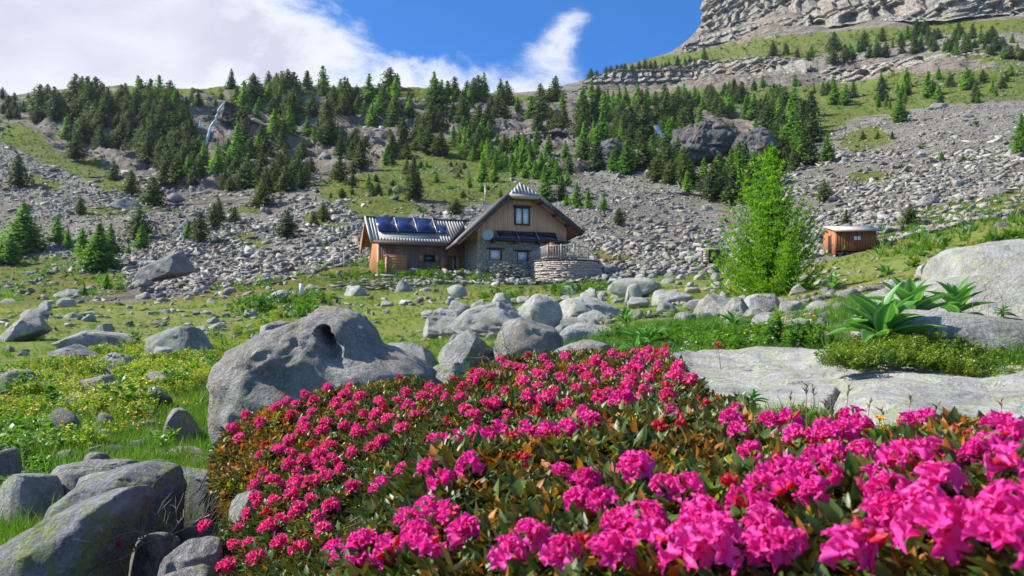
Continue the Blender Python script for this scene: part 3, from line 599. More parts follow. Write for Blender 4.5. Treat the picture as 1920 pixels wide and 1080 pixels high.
# ------------------------------------------------------------------ conifers
def leafm(name, c1, c2, tr): return leaf_mat(name, c1, c2, rough=.7, trans=tr, spec=.2, nscale=.35)
M_PINE = leafm('pine_needles', (.03, .06, .02), (.11, .14, .035), .28)
M_LARCH = leafm('larch_needles', (.06, .15, .02), (.18, .31, .045), .4)
M_BARK = plain_mat('conifer_bark', (.09, .07, .055), .95, .03, 12, .4)
def conifer(seed, kind, dens=1.0, leaf=1.0):
    """unit height tree; returns crown and trunk arrays"""
    rg = np.random.default_rng(seed); larch = kind == 'larch'
    W = rg.uniform(.2, .26) if larch else rg.uniform(.24, .33); base = rg.uniform(.03, .12)
    lev = int(36 * dens ** .5); P = []; N = []; S = []
    lob = rg.uniform(0, 6.28, 4)
    for i in range(lev):
        h = base + (1 - base) * (i + rg.uniform(0, .9)) / lev; t = (h - base) / (1 - base)
        if larch: w = W * (1 - t) ** .85 * (.75 + .25 * min(1, t * 6)) + .008
        else: w = (W * ((1 - t ** 1.9) ** .85) * min(1, .6 + t * 1.8) + .01) if seed % 3 else W * (1 - t) ** .7 + .012
        nb = max(3, int((9 if larch else 10) * (.45 + w / W) * dens ** .5))
        for k in range(nb):
            a = rg.uniform(0, 6.28); L = w * rg.uniform(.6, 1.18) * (1 + .16 * math.sin(2 * a + lob[0] + t * 5) + .14 * math.sin(3 * a + lob[1] - t * 9))
            if rg.random() < .06: L *= 1.25
            m = max(2, int(5 * L / W * dens ** .4) + 1)
            for q in range(m):
                r = L * ((q + rg.uniform(.3, 1)) / m); dz = (.12 * r if larch else .22 * r) - r * r * .8 + rg.normal(0, .006)
                P.append((r * math.cos(a) + rg.normal(0, .008), r * math.sin(a) + rg.normal(0, .008), h + dz)); S.append(rg.uniform(.02, .038) * leaf * (1.15 - .4 * t))
                N.append((math.cos(a) * .6 + rg.normal(0, .5), math.sin(a) * .6 + rg.normal(0, .5), .8 + rg.normal(0, .5)))
    P = np.array(P); S = np.array(S); N = np.array(N); N /= np.linalg.norm(N, axis=1, keepdims=True)
    T = np.cross(N, rg.normal(size=N.shape)); T /= np.linalg.norm(T, axis=1, keepdims=True); B = np.cross(N, T)
    s = S[:, None]; a, b = 1.35, .7
    V = np.stack([P - T * s * a, P - B * s * b, P + T * s * a + N * s * .3, P + B * s * b], 1).reshape(-1, 3)
    F4 = np.arange(len(P) * 4).reshape(-1, 4)
    m = MB(); m.tube([(0, 0, -.05), (rg.normal(0, .006), 0, .3), (0, rg.normal(0, .006), .7), (0, 0, .98)], [.022, .015, .008, .002], 6)
    for k in range(10):
        h = rg.uniform(.1, .7); a = rg.uniform(0, 6.28); L = W * (1 - h) * .8; m.tube([(0, 0, h), (L * math.cos(a), L * math.sin(a), h + .02)], [.005, .001], 4, False)
    return V, F4, m
TREES = {}
for kind, mat in (('pine', M_PINE), ('larch', M_LARCH)):
    TREES[kind] = []
    for i in range(9):
        V, F4, m = conifer(40 + i + (50 if kind == 'larch' else 0), kind)
        cm = mesh_np('crown', V, F4, [mat]); tmh = m.mesh('trunk', M_BARK)
        tv = np.vstack(m.v); tf4 = np.vstack(m.f4); tf3 = np.vstack(m.f3)
        whole = mesh_np('tree', np.vstack([V, tv]), [F4, tf4 + len(V), tf3 + len(V)], [mat, M_BARK], np.concatenate([np.zeros(len(F4)), np.ones(len(tf4) + len(tf3))]))
        TREES[kind].append((cm, tmh, whole))
    TREES[kind + 'hi'] = []
    for i in range(5):
        V, F4, m = conifer(140 + i + (50 if kind == 'larch' else 0), kind, 3.2, .62)
        TREES[kind + 'hi'].append((mesh_np('crown', V, F4, [mat]), m.mesh('trunk', M_BARK), None))
NAME = {'pine': 'pine_tree', 'larch': 'larch_tree'}
TREE_AT = []
def plant(kind, px, pyb, hpx, label, group=None, fat=1.0, seed=0, Y=None, cat=None):
    rg = random.Random(int(px * 7 + pyb * 3 + seed))
    if Y is None:
        X, Yh, ok = hit(px, pyb, 45)
        if not ok[0]: return None
        X, Y = float(X[0]), float(Yh[0])
    else: X = (px - 960) / F * Y
    z = float(ground(X, Y)); h = hpx * Y / F
    if Y > 150: z = max(z, (HZ - pyb) / F * Y - h * .15)
    z -= h * .03; big = hpx >= 52; sx = fat * rg.uniform(.92, 1.12)
    rz = rg.uniform(0, 6.28); TREE_AT.append((px, pyb, hpx))
    if big:
        c, t, _ = rg.choice(TREES[kind + ('hi' if hpx > 75 else '')])
        e = empty(NAME[kind], (X, Y, z), rz); e.scale = (h * sx, h * sx, h)
        link('trunk', t, e); link('crown', c, e)
    else:
        e = link(NAME[kind], rg.choice(TREES[kind])[2], None, (X, Y, z), (0, 0, rz), (h * sx, h * sx, h))
    tag(e, label, cat or 'tree', group); return e
# trees one can point to: kind, foot x, foot y, height, label, width factor
SOLO = [
 ('pine', 775, 381, 84, 'tall dark solitary pine on the green slope above the solar roof', 1.0),
 ('pine', 539, 447, 54, 'broad dark rounded pine alone on the scree left of the hut', 1.55),
 ('pine', 607, 412, 38, 'dark rounded pine on the scree, upper of a touching pair', 1.3),
 ('pine', 589, 420, 28, 'small round pine on the scree, lower of a touching pair', 1.6),
 ('larch', 612, 468, 24, 'small bright green bush-like larch on the scree left of the hut', 1.7),
 ('pine', 855, 412, 32, 'dark rounded pine on the scree just left of the gable roof', 1.6),
 ('pine', 151, 401, 37, 'small narrow pine standing on the grass strip of the left scree', 1.1),
 ('pine', 35, 352, 64, 'brownish dead-looking pine on the left scree edge', 1.15),
 ('pine', 143, 308, 50, 'dark cone-shaped pine at the foot of the left rock wall', 1.5),
 ('pine', 213, 336, 38, 'dark pine below the rock wall beside the green strip', 1.2),
 ('pine', 246, 366, 50, 'dark pine right of the rock wall at the end of the green strip', 1.2),
 ('pine', 288, 388, 58, 'dark pine above the angular grey block in the gully', 1.4),
 ('pine', 262, 442, 60, 'dark slender pine behind the young larches left of the huge boulder', 1.25),
 ('pine', 375, 466, 64, 'narrow dark pine standing right behind the huge slanted boulder', .95),
 ('pine', 365, 436, 34, 'small dark pine touching the narrow pine behind the huge boulder', .9),
 ('pine', 402, 420, 50, 'mid green pine at the right edge of the gully stream', 1.1),
 ('pine', 440, 410, 28, 'small round dark pine at the top of the left scree fan', 1.5),
 ('pine', 493, 388, 55, 'dense dark pine at the forest edge above the scree fan', 1.35),
 ('pine', 543, 366, 42, 'dark pine at the forest foot left of the green slope', 1.2),
 ('pine', 637, 344, 48, 'dark rounded pine at the left end of the green slope', 1.4),
 ('pine', 661, 354, 28, 'small dark pine near the left end of the green slope', 1.3),
 ('larch', 691, 348, 28, 'small bright larch near the left end of the green slope', 1.2),
 ('pine', 709, 363, 22, 'little dark bushy pine on the grass above the left roof', 1.6),
 ('pine', 763, 324, 32, 'dark pine just behind the tall solitary pine', 1.1),
 ('larch', 905, 348, 58, 'bright larch uphill left of the hut antenna', 1.2),
 ('larch', 927, 351, 34, 'short bright larch beside the hut antenna', 1.4),
 ('larch', 880, 356, 26, 'small dark green larch left of the hut antenna', 1.2),
 ('larch', 1024, 374, 56, 'bright larch rising directly behind the gable ridge', 1.35),
 ('pine', 1053, 374, 46, 'dark pine behind the right side of the gable roof', 1.0),
 ('larch', 1081, 396, 50, 'bright larch at the top of the right-hand scree behind the roof', 1.3),
 ('larch', 1103, 398, 42, 'green larch at the edge of the scree, right of the roof larches', 1.2),
 ('larch', 1132, 406, 36, 'small larch standing free on the scree right of the hut', 1.2),
 ('pine', 1161, 421, 34, 'small dark pine standing free on the scree right of the hut', 1.2),
 ('larch', 1062, 392, 24, 'low bright larch bush behind the right eave', 1.5),
 ('pine', 1546, 388, 40, 'dark rounded pine on the scree above the red shed', 1.5),
 ('pine', 1587, 424, 30, 'small pine directly behind the red shed roof', 1.3),
 ('pine', 1707, 428, 46, 'dark pine with a long shadow on the green slope right of the shed', 1.3),
 ('larch', 1687, 230, 60, 'bright larch alone above the big right-hand scree', 1.25),
 ('pine', 1618, 262, 18, 'tiny dark pine on the right-hand scree, left of three', 1.3),
 ('larch', 1645, 259, 18, 'tiny bushy larch on the right-hand scree, middle of three', 1.6),
 ('pine', 1673, 259, 16, 'tiny dark pine on the right-hand scree, right of three', 1.2),
 ('larch', 1765, 300, 20, 'little larch in the middle of the right-hand scree', 1.7), 
 ('larch', 1805, 300, 14, 'very small larch bush on the right-hand scree', 1.8),
 ('larch', 1551, 302, 56, 'larch at the lower right corner of the gully forest', 1.3),
 ('larch', 1915, 290, 86, 'tall larch cut by the right edge of the view', .9),
 ('larch', 1320, 118, 34, 'bright larch on the ledge above the middle cliff band', 1.3),
 ('larch', 1812, 170, 46, 'bright larch below the right end of the middle cliff', 1.3),
 ('larch', 1740, 181, 52, 'bright larch below the middle cliff, left of a wide one', 1.2),
 ('larch', 1760, 186, 30, 'wide low larch below the middle cliff', 1.6),
 ('larch', 1700, 168, 44, 'bright larch below the middle cliff near the pale slab', 1.2),
 ('larch', 1564, 196, 46, 'bright larch below the middle cliff, leftmost of a loose row', 1.2),
 ('larch', 1586, 196, 42, 'second bright larch of the loose row below the middle cliff', 1.2),
 ('pine', 1600, 184, 32, 'dark pine of the loose row below the middle cliff', 1.2),
 ('larch', 1652, 164, 32, 'light green larch against the pale slabs of the middle cliff', 1.2),
 ('pine', 1655, 188, 36, 'dark pine below the light green larch at the middle cliff', 1.2),
 ('pine', 1564, 97, 38, 'tall dark pine alone on the grass below the summit cliff', 1.2),
 ('larch', 45, 470, 98, 'big bushy young larch at the left edge of the meadow', 1.9),
 ('larch', 20, 492, 60, 'dark lower larch in front of the big bushy one on the left', 1.7),
 ('larch', 3, 492, 46, 'bright small larch at the far left edge', 1.7),
 ('larch', 108, 458, 54, 'mid green young larch right of the big bushy one', 1.6),
 ('larch', 128, 462, 40, 'small larch in the middle of the left larch group', 1.3),
 ('larch', 155, 474, 58, 'rounded dark larch in the left larch group', 1.5),
 ('larch', 187, 512, 90, 'bright bushy larch at the front right of the left larch group', 1.9),
 ('larch', 208, 470, 62, 'taller larch behind the bright bushy one', 1.3),
 ('larch', 266, 468, 50, 'green young larch left of the huge slanted boulder', 1.5),
 ('larch', 200, 544, 32, 'small bright larch shrub near the round grey boulder', 1.7),
 ('larch', 158, 556, 22, 'round bright larch shrub beside the round grey boulder', 1.8),
 ('larch', 241, 470, 22, 'tiny larch between the young larches', 1.4),
 ('larch', 353, 450, 34, 'pale bright larch shrub above the huge slanted boulder', 1.5),
 ('pine', 410, 408, 44, 'grey green pine at the edge of the scree below the forest', 1.1),
 ('pine', 434, 182, 42, 'spindly dead-topped pine on the skyline above the waterfall', .9),
 ('pine', 475, 178, 36, 'round-topped pine standing free on the skyline', 1.1),
 ('pine', 504, 170, 36, 'pointed pine on the skyline right of the round-topped one', 1.1),
 ('pine', 167, 163, 10, 'tiny lone pine on the bare skyline of the left ridge', 1.3),
 ('pine', 303, 178, 10, 'tiny lone pine on the skyline between the rock knolls', 1.2),
 ('larch', 446, 316, 70, 'bright tall larch in front of the brown rock wall', 1.25),
 ('larch', 382, 338, 58, 'bright larch at the foot of the left waterfall', 1.3),
 ('larch', 408, 346, 66, 'green larch right of the left waterfall', 1.1),
]
for k, x, y, h, lb, fat in SOLO: plant(k, x, y, h, lb, None, fat)


LANDMARKS = [(395, 235, 'the left waterfall'), (160, 280, 'the left rock wall'), (330, 165, 'the bare left knoll'), (520, 285, 'the brown rock wall'), (660, 155, 'the central ridge top'),
 (740, 200, 'the central rock step'), (775, 340, 'the tall solitary pine'), (860, 170, 'the central ridge dip'), (975, 350, 'the gable roof'), (1140, 280, 'the rounded brown outcrop'), (1250, 262, 'the right waterfall'),
 (1330, 245, 'the big dark outcrop'), (1418, 255, 'the smaller outcrop block'), (1440, 400, 'the large bright larch'), (1090, 165, 'the middle cliff start'), (1240, 130, 'the left mountain skyline'), (1340, 70, 'the foot of the summit cliff'),
 (1450, 128, 'the rusty cliff part'), (1640, 145, 'the middle cliff slab'), (1780, 105, 'the middle cliff end'), (1687, 200, 'the lone scree larch'), (1860, 20, 'the dark summit gully'), (60, 420, 'the bushy young larches'), (1600, 60, 'the high grass strip'), (1000, 300, 'the young larch wood')]
def where(x, y, LM=None):
    d, lx, ly, nm = min(((x - a) ** 2 + 2.2 * (y - b) ** 2, a, b, c) for a, b, c in (LM or LANDMARKS)); d = d ** .5; dx = x - lx; dy = y - ly
    side = ('left' if dx < 0 else 'right'); v = 'above' if dy < 0 else 'below'
    if d < 30: p = 'right beside'
    elif abs(dx) > 2.2 * abs(dy): p = ('just ' if d < 60 else 'well ') + side + ' of'
    elif abs(dy) > 1.2 * abs(dx): p = ('just ' if d < 60 else 'high ' if dy < 0 else 'far ') + v
    else: p = v + ' and ' + side + ' of'
    return p + ' ' + nm
CAND = []
def forest(n, poly, hh, plarch, seed, mind=7, fat=(1.1, 1.5)):
    rg = random.Random(seed); xs = [p[0] for p in poly]; ys = [p[1] for p in poly]; c = 0; tries = 0
    while c < n and tries < n * 60:
        tries += 1; x = rg.uniform(min(xs), max(xs)); y = rg.uniform(min(ys), max(ys)); ins = False
        for i in range(len(poly)):
            x0, y0 = poly[i]; x1, y1 = poly[(i + 1) % len(poly)]
            if y0 != y1 and (y0 > y) != (y1 > y) and x < (x1 - x0) * (y - y0) / (y1 - y0) + x0: ins = not ins
        if not ins or any(abs(x - a) < mind and abs(y - b) < mind * .8 for a, b, _ in TREE_AT): continue
        k = 'larch' if rg.random() < plarch else 'pine'
        TREE_AT.append((x, y, 0)); CAND.append((k, x, y, rg.uniform(*hh), rg.uniform(*fat))); c += 1
forest(104, [(70, 215), (150, 188), (330, 195), (360, 245), (350, 345), (300, 352), (230, 290), (110, 262)], (34, 60), .04, 1, 7)
forest(40, [(0, 226), (-60, 235), (-60, 195), (60, 190), (420, 196), (420, 215), (150, 205), (90, 240)], (18, 32), .02, 2, 8)
forest(30, [(290, 250), (375, 290), (375, 350), (310, 345)], (38, 56), .1, 12, 8)
forest(104, [(430, 200), (540, 172), (700, 162), (860, 185), (1060, 200), (1080, 255), (960, 262), (870, 262), (690, 240), (560, 240), (430, 240)], (26, 62), .34, 3, 7)
forest(74, [(430, 300), (560, 240), (700, 262), (800, 268), (830, 300), (700, 315), (640, 335), (560, 372), (480, 380), (410, 350)], (26, 60), .14, 4, 7)
forest(60, [(850, 262), (960, 275), (1060, 310), (1080, 360), (1010, 352), (930, 330), (850, 285)], (26, 46), .82, 5, 7)
forest(130, [(1080, 220), (1200, 235), (1290, 240), (1380, 300), (1480, 220), (1560, 290), (1500, 325), (1400, 395), (1340, 385), (1200, 340), (1090, 325)], (42, 70), .3, 6, 7)
forest(60, [(1080, 190), (1260, 195), (1450, 190), (1540, 215), (1480, 250), (1290, 215), (1090, 235)], (28, 48), .45, 7, 7)
forest(24, [(1085, 163), (1120, 138), (1240, 125), (1310, 118), (1310, 125), (1240, 132), (1120, 146), (1088, 170)], (14, 22), .1, 8, 6)
forest(64, [(1370, 108), (1480, 100), (1560, 112), (1640, 78), (1760, 62), (1900, 75), (1960, 150), (1860, 105), (1700, 108), (1560, 125), (1460, 106)], (18, 34), .25, 9, 7)
forest(46, [(1240, 172), (1500, 158), (1620, 172), (1700, 160), (1900, 130), (1960, 180), (1800, 200), (1620, 208), (1500, 200), (1300, 190)], (14, 30), .5, 10, 7)
forest(12, [(1835, 24), (1900, 18), (1900, 4), (1840, 2)], (16, 26), .0, 14, 4)
forest(26, [(560, 372), (700, 300), (860, 300), (950, 372), (760, 380), (640, 385)], (9, 20), .4, 11, 9, (1.4, 1.8))
CAND.sort(key=lambda c: -c[3]); left = {'pine': 232, 'larch': 190}; REST = {'pine': [], 'larch': []}
SH = {}
for k, x, y, h, fat in CAND:
    if left[k] > 0 and -20 < x < 1940:
        sz = 'tall' if h > 50 else 'mid-sized' if h > 34 else 'small' if h > 20 else 'tiny'; w = where(x, y)
        lb = '%s %s %s' % (sz, 'dark pine' if k == 'pine' else 'green larch', w)
        o_ = plant(k, x, y, h, lb, ('dark pines ' if k == 'pine' else 'larches ') + 'of the mountainside', fat)
        if o_ is not None: left[k] -= 1; SH.setdefault(lb, []).append((x, o_))
    else: REST[k].append((x, y, h, fat))
ORD = 'leftmost second third fourth fifth sixth seventh eighth ninth tenth eleventh twelfth thirteenth fourteenth'.split()
for lb, v in SH.items():
    if len(v) < 2: continue
    v.sort(key=lambda q: q[0])
    for i, (x, o) in enumerate(v): o['label'] = lb + (', leftmost' if i == 0 else ', rightmost' if i == len(v) - 1 else ', %s from the left' % ORD[i])
for k in REST:
    A = np.array(REST[k]); 
    if not len(A): continue
    X, Y, ok = hit(A[:, 0], A[:, 1], 60); A, X, Y = A[ok], X[ok], Y[ok]; h = A[:, 2] * Y / F
    Z = np.maximum(ground(X, Y), (HZ - A[:, 1]) / F * Y - h * .15) - h * .03
    templates('far_' + k, [t[2] for t in TREES[k]])
    scatter('forest', np.stack([X, Y, Z], -1), np.stack([X * 0, X * 0, RNG.uniform(0, 6.28, len(X))], -1), np.stack([h * A[:, 3], h * A[:, 3], h], -1), 'far_' + k, label='dense mass of %s trees filling the mountainside woods' % k)
# ------------------------------------------------------------------ boulders with their own outline, distance and thickness
M_RK = {
 'pale': rock_mat('pale_lichen_rock', (.54, .525, .47), (.29, .28, .25), (.38, .43, .20), .85, 1.6, .06),
 'grey': rock_mat('grey_boulder_rock', (.47, .455, .41), (.23, .22, .20), (.30, .34, .12), .6, 1.8, .06, warm=.35),
 'moss': rock_mat('mossy_boulder_rock', (.36, .37, .37), (.16, .17, .185), (.27, .34, .07), 1.25, 2.6, .04),
 'far': rock_mat('far_boulder_rock', (.36, .35, .33), (.15, .145, .14), (.22, .24, .12), .45, .35, .2, warm=.4),
 'dark': rock_mat('dark_outcrop_rock', (.20, .19, .19), (.085, .08, .08), (.12, .14, .07), .4, .12, .8, warm=.5),
}
def rock_mesh(out, Y, thick, seed, mat, sub=4, ncut=22, rough=.045, dent=None, lo=.56, hi=.93, sink=.12, backlean=.25, flat=False):
    """out: outline as bearings/rises at distance Y; thick: depth as a share of the smaller side"""
    P = np.array([at(x, y, Y) for x, y in out]); X = P[:, 0]; Z = P[:, 2]
    cx = (X.min() + X.max()) / 2; cz = (Z.min() + Z.max()) / 2; w = X.max() - X.min(); h = Z.max() - Z.min()
    ang = np.arctan2(Z - cz, X - cx); rad = np.hypot(X - cx, Z - cz); o = np.argsort(ang); ang, rad = ang[o], rad[o]
    # dense polygon sampling in polar form
    ta = np.linspace(-math.pi, math.pi, 361); px = np.append(X[o], X[o][0]) - cx; pz = np.append(Z[o], Z[o][0]) - cz
    rr = np.zeros(361); 
    for i, a in enumerate(ta):
        d = np.array([math.cos(a), math.sin(a)]); best = 0
        for k in range(len(px) - 1):
            e = np.array([px[k + 1] - px[k], pz[k + 1] - pz[k]]); den = d[0] * e[1] - d[1] * e[0]
            if abs(den) < 1e-12: continue
            t = (px[k] * e[1] - pz[k] * e[0]) / den; u = (px[k] * d[1] - pz[k] * d[0]) / den
            if t > 0 and -1e-6 <= u <= 1 + 1e-6: best = max(best, t)
        rr[i] = best or rad.mean()
    T = thick * max(min(w, h * 1.6), .5 * max(w, h)) / 2 + .02
    V, Fc = ICO[sub]; V = V.copy(); rg = np.random.default_rng(seed)
    a = np.arctan2(V[:, 2], V[:, 0]); R = np.interp(a, ta, rr); s = np.hypot(V[:, 0], V[:, 2]); s2 = np.clip(s, 0, 1) ** .62; ey = np.sign(V[:, 1]) * np.abs(V[:, 1]) ** .75
    Q = np.stack([R * s2 * np.cos(a), T * ey, R * s2 * np.sin(a)], -1)
    Q[:, 1] += backlean * T * Q[:, 2] / (h / 2 + 1e-6)
    sc = np.array([w / 2, T, h / 2]); U = Q / sc; U = cut(U, rg, ncut, lo, hi); Q = U * sc * (1.1 if ncut > 4 else 1)
    m = (w * h) ** .5; nx = rg.uniform(0, 50)
    q = Q / m; n1 = fbm(q[:, 0] * 2.2 + nx, q[:, 1] * 2.2, q[:, 2] * 2.2, o=3, s=seed); n2 = fbm(q[:, 0] * 7 + nx, q[:, 1] * 7, q[:, 2] * 9, o=4, s=seed + 1, g=.6)
    n3 = -np.abs(fbm(q[:, 0] * 14 + nx, q[:, 1] * 14, q[:, 2] * 16, o=2, s=seed + 9))
    led = fbm(q[:, 0] * 1.5 + nx, q[:, 1] * 1.5, q[:, 2] * 1.5, o=2, s=seed + 5) * .3 + q[:, 2] * 6 + q[:, 0] * 1.2; led = (led - np.floor(led)); led = sstep(0, .2, led) - led
    nn = V.copy(); Q += nn * (m * (rough * 1.1 * n1 + rough * 1.0 * n2 + rough * .5 * led + rough * .35 * n3))[:, None] * np.array([.55, 1, .6])
    if dent:
        for dx, dy, r, dep in dent:
            c = at(dx, dy, Y) - np.array([cx, Y, cz]); d = np.hypot((Q[:, 0] - c[0]), Q[:, 2] - c[2]); f = np.clip(1 - (d / r) ** 2, 0, 1) ** 1.2
            Q[:, 1] += np.where(Q[:, 1] < .25 * T, f * dep, 0)
    return Q, Fc, (cx, Y + T * .55, cz), T
def boulder(out, Y, mat, label, thick=.9, seed=None, sub=4, name='boulder', group=None, **k):
    seed = seed or int(out[0][0] * 3 + out[0][1] * 7) % 9973
    if Y is None:
        yb = max(p[1] for p in out); xc = sum(p[0] for p in out) / len(out); Y = float(hit(xc, yb - 3, 1.5)[1][0])
    elif 4 < Y < 30:
        yb = max(p[1] for p in out); xc = sum(p[0] for p in out) / len(out); Yh, ok = hit(xc, yb - 3, 1.5)[1:]
        if ok[0]: Y = float(np.clip(Yh[0], Y * .95, Y * 1.35))
    Q, Fc, c, T = rock_mesh(out, Y, thick, seed, mat, sub, **k)
    gz = float(ground(c[0], c[1])) - .06 - c[2]; zb = Q[:, 2].min()
    if zb > gz and Y < 60: Q[:, 2] = np.where(Q[:, 2] < 0, Q[:, 2] * gz / zb, Q[:, 2])
    o = link(name, mesh_np(name, Q, Fc, [M_RK[mat]], smooth=sub < 5), None, c); tag(o, label, 'rock' if name != 'boulder' else 'boulder', group); return o
def ov(x0, y0, x1, y1, seed=0):
    """plain uneven outline inside a box"""
    rg = random.Random(x0 * 13 + y0 + seed); cx, cy = (x0 + x1) / 2, (y0 + y1) / 2; a0 = rg.uniform(0, 1)
    return [(cx + (x1 - x0) / 2 * math.copysign(abs(math.cos(a)) ** .75, math.cos(a)) * rg.uniform(.88, 1.02), cy + (y1 - y0) / 2 * math.copysign(abs(math.sin(a)) ** .75, math.sin(a)) * rg.uniform(.85, 1.02)) for a in [a0 + i * .698 for i in range(9)]]
B = boulder
B([(372, 722), (378, 695), (400, 665), (432, 642), (470, 622), (515, 612), (545, 595), (572, 574), (598, 568), (622, 578), (652, 592), (676, 618), (688, 648), (725, 660), (775, 682), (806, 706), (800, 735), (700, 790), (560, 850), (470, 860), (404, 852), (386, 815), (380, 770)], 5.6, 'grey',
  'huge grey boulder with a peaked top and a dark hollow behind the pink flowers', .8, 77, 6, ncut=4, rough=.05, dent=[(612, 622, .05, .25), (622, 636, .055, .24), (632, 655, .08, .12), (500, 640, .25, -.1)], lo=.88, hi=.98)
B([(278, 795), (290, 762), (312, 748), (345, 752), (370, 772), (374, 808), (362, 838), (325, 842), (296, 824)], 5.0, 'grey', 'upright rounded grey rock left of the huge peaked boulder', .9, 12, 5, rough=.03)
B([(300, 858), (330, 836), (370, 838), (390, 855), (370, 872), (320, 872)], 4.6, 'grey', 'low smooth rock wedged under the huge peaked boulder', 1, 13, 4)
B([(340, 868), (365, 852), (400, 858), (405, 876), (360, 882)], 4.2, 'grey', 'small smooth stone at the foot of the huge peaked boulder', 1, 14, 3)
B([(-30, 896), (40, 884), (104, 878), (114, 902), (72, 940), (-30, 945)], 3.3, 'grey', 'flat grey slab at the left edge above the grass', .9, 15, 5, rough=.03)
B([(78, 880), (110, 868), (180, 866), (240, 862), (262, 858), (258, 884), (180, 896), (110, 902)], 3.5, 'grey', 'long thin layered slab lying across the left rock pile', 1.0, 16, 5, rough=.07)
B([(140, 865), (160, 846), (185, 842), (205, 862), (170, 874)], 3.9, 'grey', 'small triangular stone behind the long thin slab', .8, 17, 4)
B([(112, 915), (160, 893), (250, 880), (300, 876), (290, 900), (180, 925)], 3.1, 'grey', 'narrow slab edge above the mossy rounded boulder', .8, 18, 4)
B([(64, 985), (92, 955), (140, 918), (180, 898), (240, 885), (282, 898), (300, 930), (298, 975), (255, 1010), (130, 1015)], 2.55, 'moss', 'rounded boulder with green lichen, upper of the two leaning in the left corner', .8, 19, 6, ncut=7, rough=.03, lo=.86)
B([(-40, 1045), (20, 1010), (70, 982), (145, 952), (205, 934), (218, 958), (196, 1035), (150, 1100), (-40, 1130)], 2.1, 'moss', 'sloping boulder with green lichen in the bottom left corner', .8, 20, 6, ncut=7, rough=.03, lo=.86)
B([(282, 908), (304, 858), (345, 868), (410, 862), (428, 900), (424, 945), (365, 975), (310, 955)], 2.9, 'moss', 'squarish blue grey boulder with lichen left of the flowering shrub', .8, 21, 5, rough=.03)
B([(418, 975), (425, 938), (470, 914), (505, 925), (505, 990), (440, 1015)], 2.3, 'pale', 'pale rounded rock half hidden by the left side of the shrub', .8, 22, 5)
B([(280, 1052), (335, 1026), (385, 1014), (405, 1060), (380, 1085), (300, 1085)], 1.98, 'pale', 'flat pale stone in the grass at the bottom left', .9, 23, 5)
B([(290, 1090), (320, 1066), (380, 1070), (400, 1090), (380, 1110), (300, 1110)], 1.8, 'grey', 'pale stone cut by the bottom edge beside the shrub', .9, 24, 4)
B([(228, 1025), (262, 1000), (320, 993), (340, 1030), (300, 1060), (240, 1058)], 2.35, 'grey', 'dark stone under the tangle of dead twigs', .9, 25, 4)
B([(330, 1000), (360, 960), (430, 960), (440, 1010), (380, 1030)], 2.7, 'grey', 'shaded rock in the gap between lichen boulder and shrub', .9, 26, 4)
B([(-20, 850), (5, 838), (28, 846), (30, 868), (0, 876)], 3.9, 'grey', 'small rounded stone at the left edge beside the leafy herbs', .9, 27, 3)
# left meadow
B([(-14, 640), (15, 606), (48, 584), (82, 590), (90, 610), (52, 628), (20, 645)], None, 'grey', 'domed grey boulder on the meadow at the left edge', .9, 31, 5, rough=.03)
B([(30, 588), (60, 576), (90, 583), (88, 596), (45, 600)], None, 'grey', 'low rock just behind the domed boulder at the left edge', .9, 32, 4)
B([(82, 640), (100, 609), (135, 603), (200, 614), (255, 634), (230, 655), (150, 660), (110, 648)], 13.2, 'grey', 'wide sloping slab on top of the split meadow boulder', .8, 33, 5, rough=.05)
B([(68, 665), (80, 637), (160, 650), (190, 662), (175, 680), (80, 690)], 12.6, 'grey', 'lower block under the wide sloping meadow slab', .8, 34, 5, rough=.03)
B([(261, 608), (285, 598), (320, 602), (360, 620), (398, 652), (385, 675), (300, 680), (268, 662)], 11.5, 'moss', 'green mossy wedge-shaped boulder in the middle of the left meadow', .7, 35, 5, rough=.03)
B([(272, 655), (300, 645), (330, 648), (318, 665), (280, 668)], 10.6, 'grey', 'small flat-topped stone in front of the mossy wedge', .9, 36, 4)
B([(160, 692), (178, 660), (245, 658), (238, 680), (200, 698)], 10.6, 'pale', 'broken blocky stone between the meadow slabs and yellow plants', .9, 37, 5, rough=.08)
B([(120, 712), (175, 699), (228, 708), (235, 725), (200, 748), (152, 742)], 9, 'pale', 'flat cracked rock among the yellow flowers on the left', .9, 38, 5, rough=.06)
B([(-10, 702), (20, 688), (58, 692), (62, 710), (20, 718)], 9.6, 'pale', 'low rock at the left edge above the yellow plants', .9, 39, 4)
B([(284, 590), (300, 575), (318, 580), (318, 592)], None, 'grey', 'small rounded stone alone on the yellow meadow', .9, 40, 4)
B([(143, 592), (160, 580), (185, 584), (188, 594)], None, 'grey', 'small grey stone on the meadow left of the yellow patch', .9, 41, 3)
B([(108, 595), (130, 586), (152, 583), (150, 597), (120, 602)], None, 'grey', 'thin flat rock in the meadow beside the small grey stone', .9, 42, 3)
B([(350, 618), (365, 606), (390, 608), (402, 622), (380, 632)], None, 'grey', 'dark angular stone right of the mossy wedge', .9, 43, 4)
B([(378, 562), (395, 556), (412, 566), (390, 572)], None, 'grey', 'small dark stone on the meadow below the huge slanted boulder', .9, 44, 3)
B([(92, 560), (98, 543), (120, 539), (145, 545), (146, 560)], None, 'grey', 'round grey boulder below the young larches', .9, 45, 4)
B([(0, 562), (15, 556), (32, 562), (28, 572), (0, 572)], None, 'grey', 'low rock at the left edge below the dark hummock', .9, 46, 3)
B([(70, 572), (85, 558), (100, 561), (90, 580), (74, 584)], None, 'pale', 'pale tilted slab beyond the domed boulder', .6, 47, 3)
B([(60, 745), (110, 738), (180, 750), (235, 752), (238, 770), (120, 778)], 7.2, 'pale', 'low pale rock in the herbs left of the upright rock', .9, 48, 4)
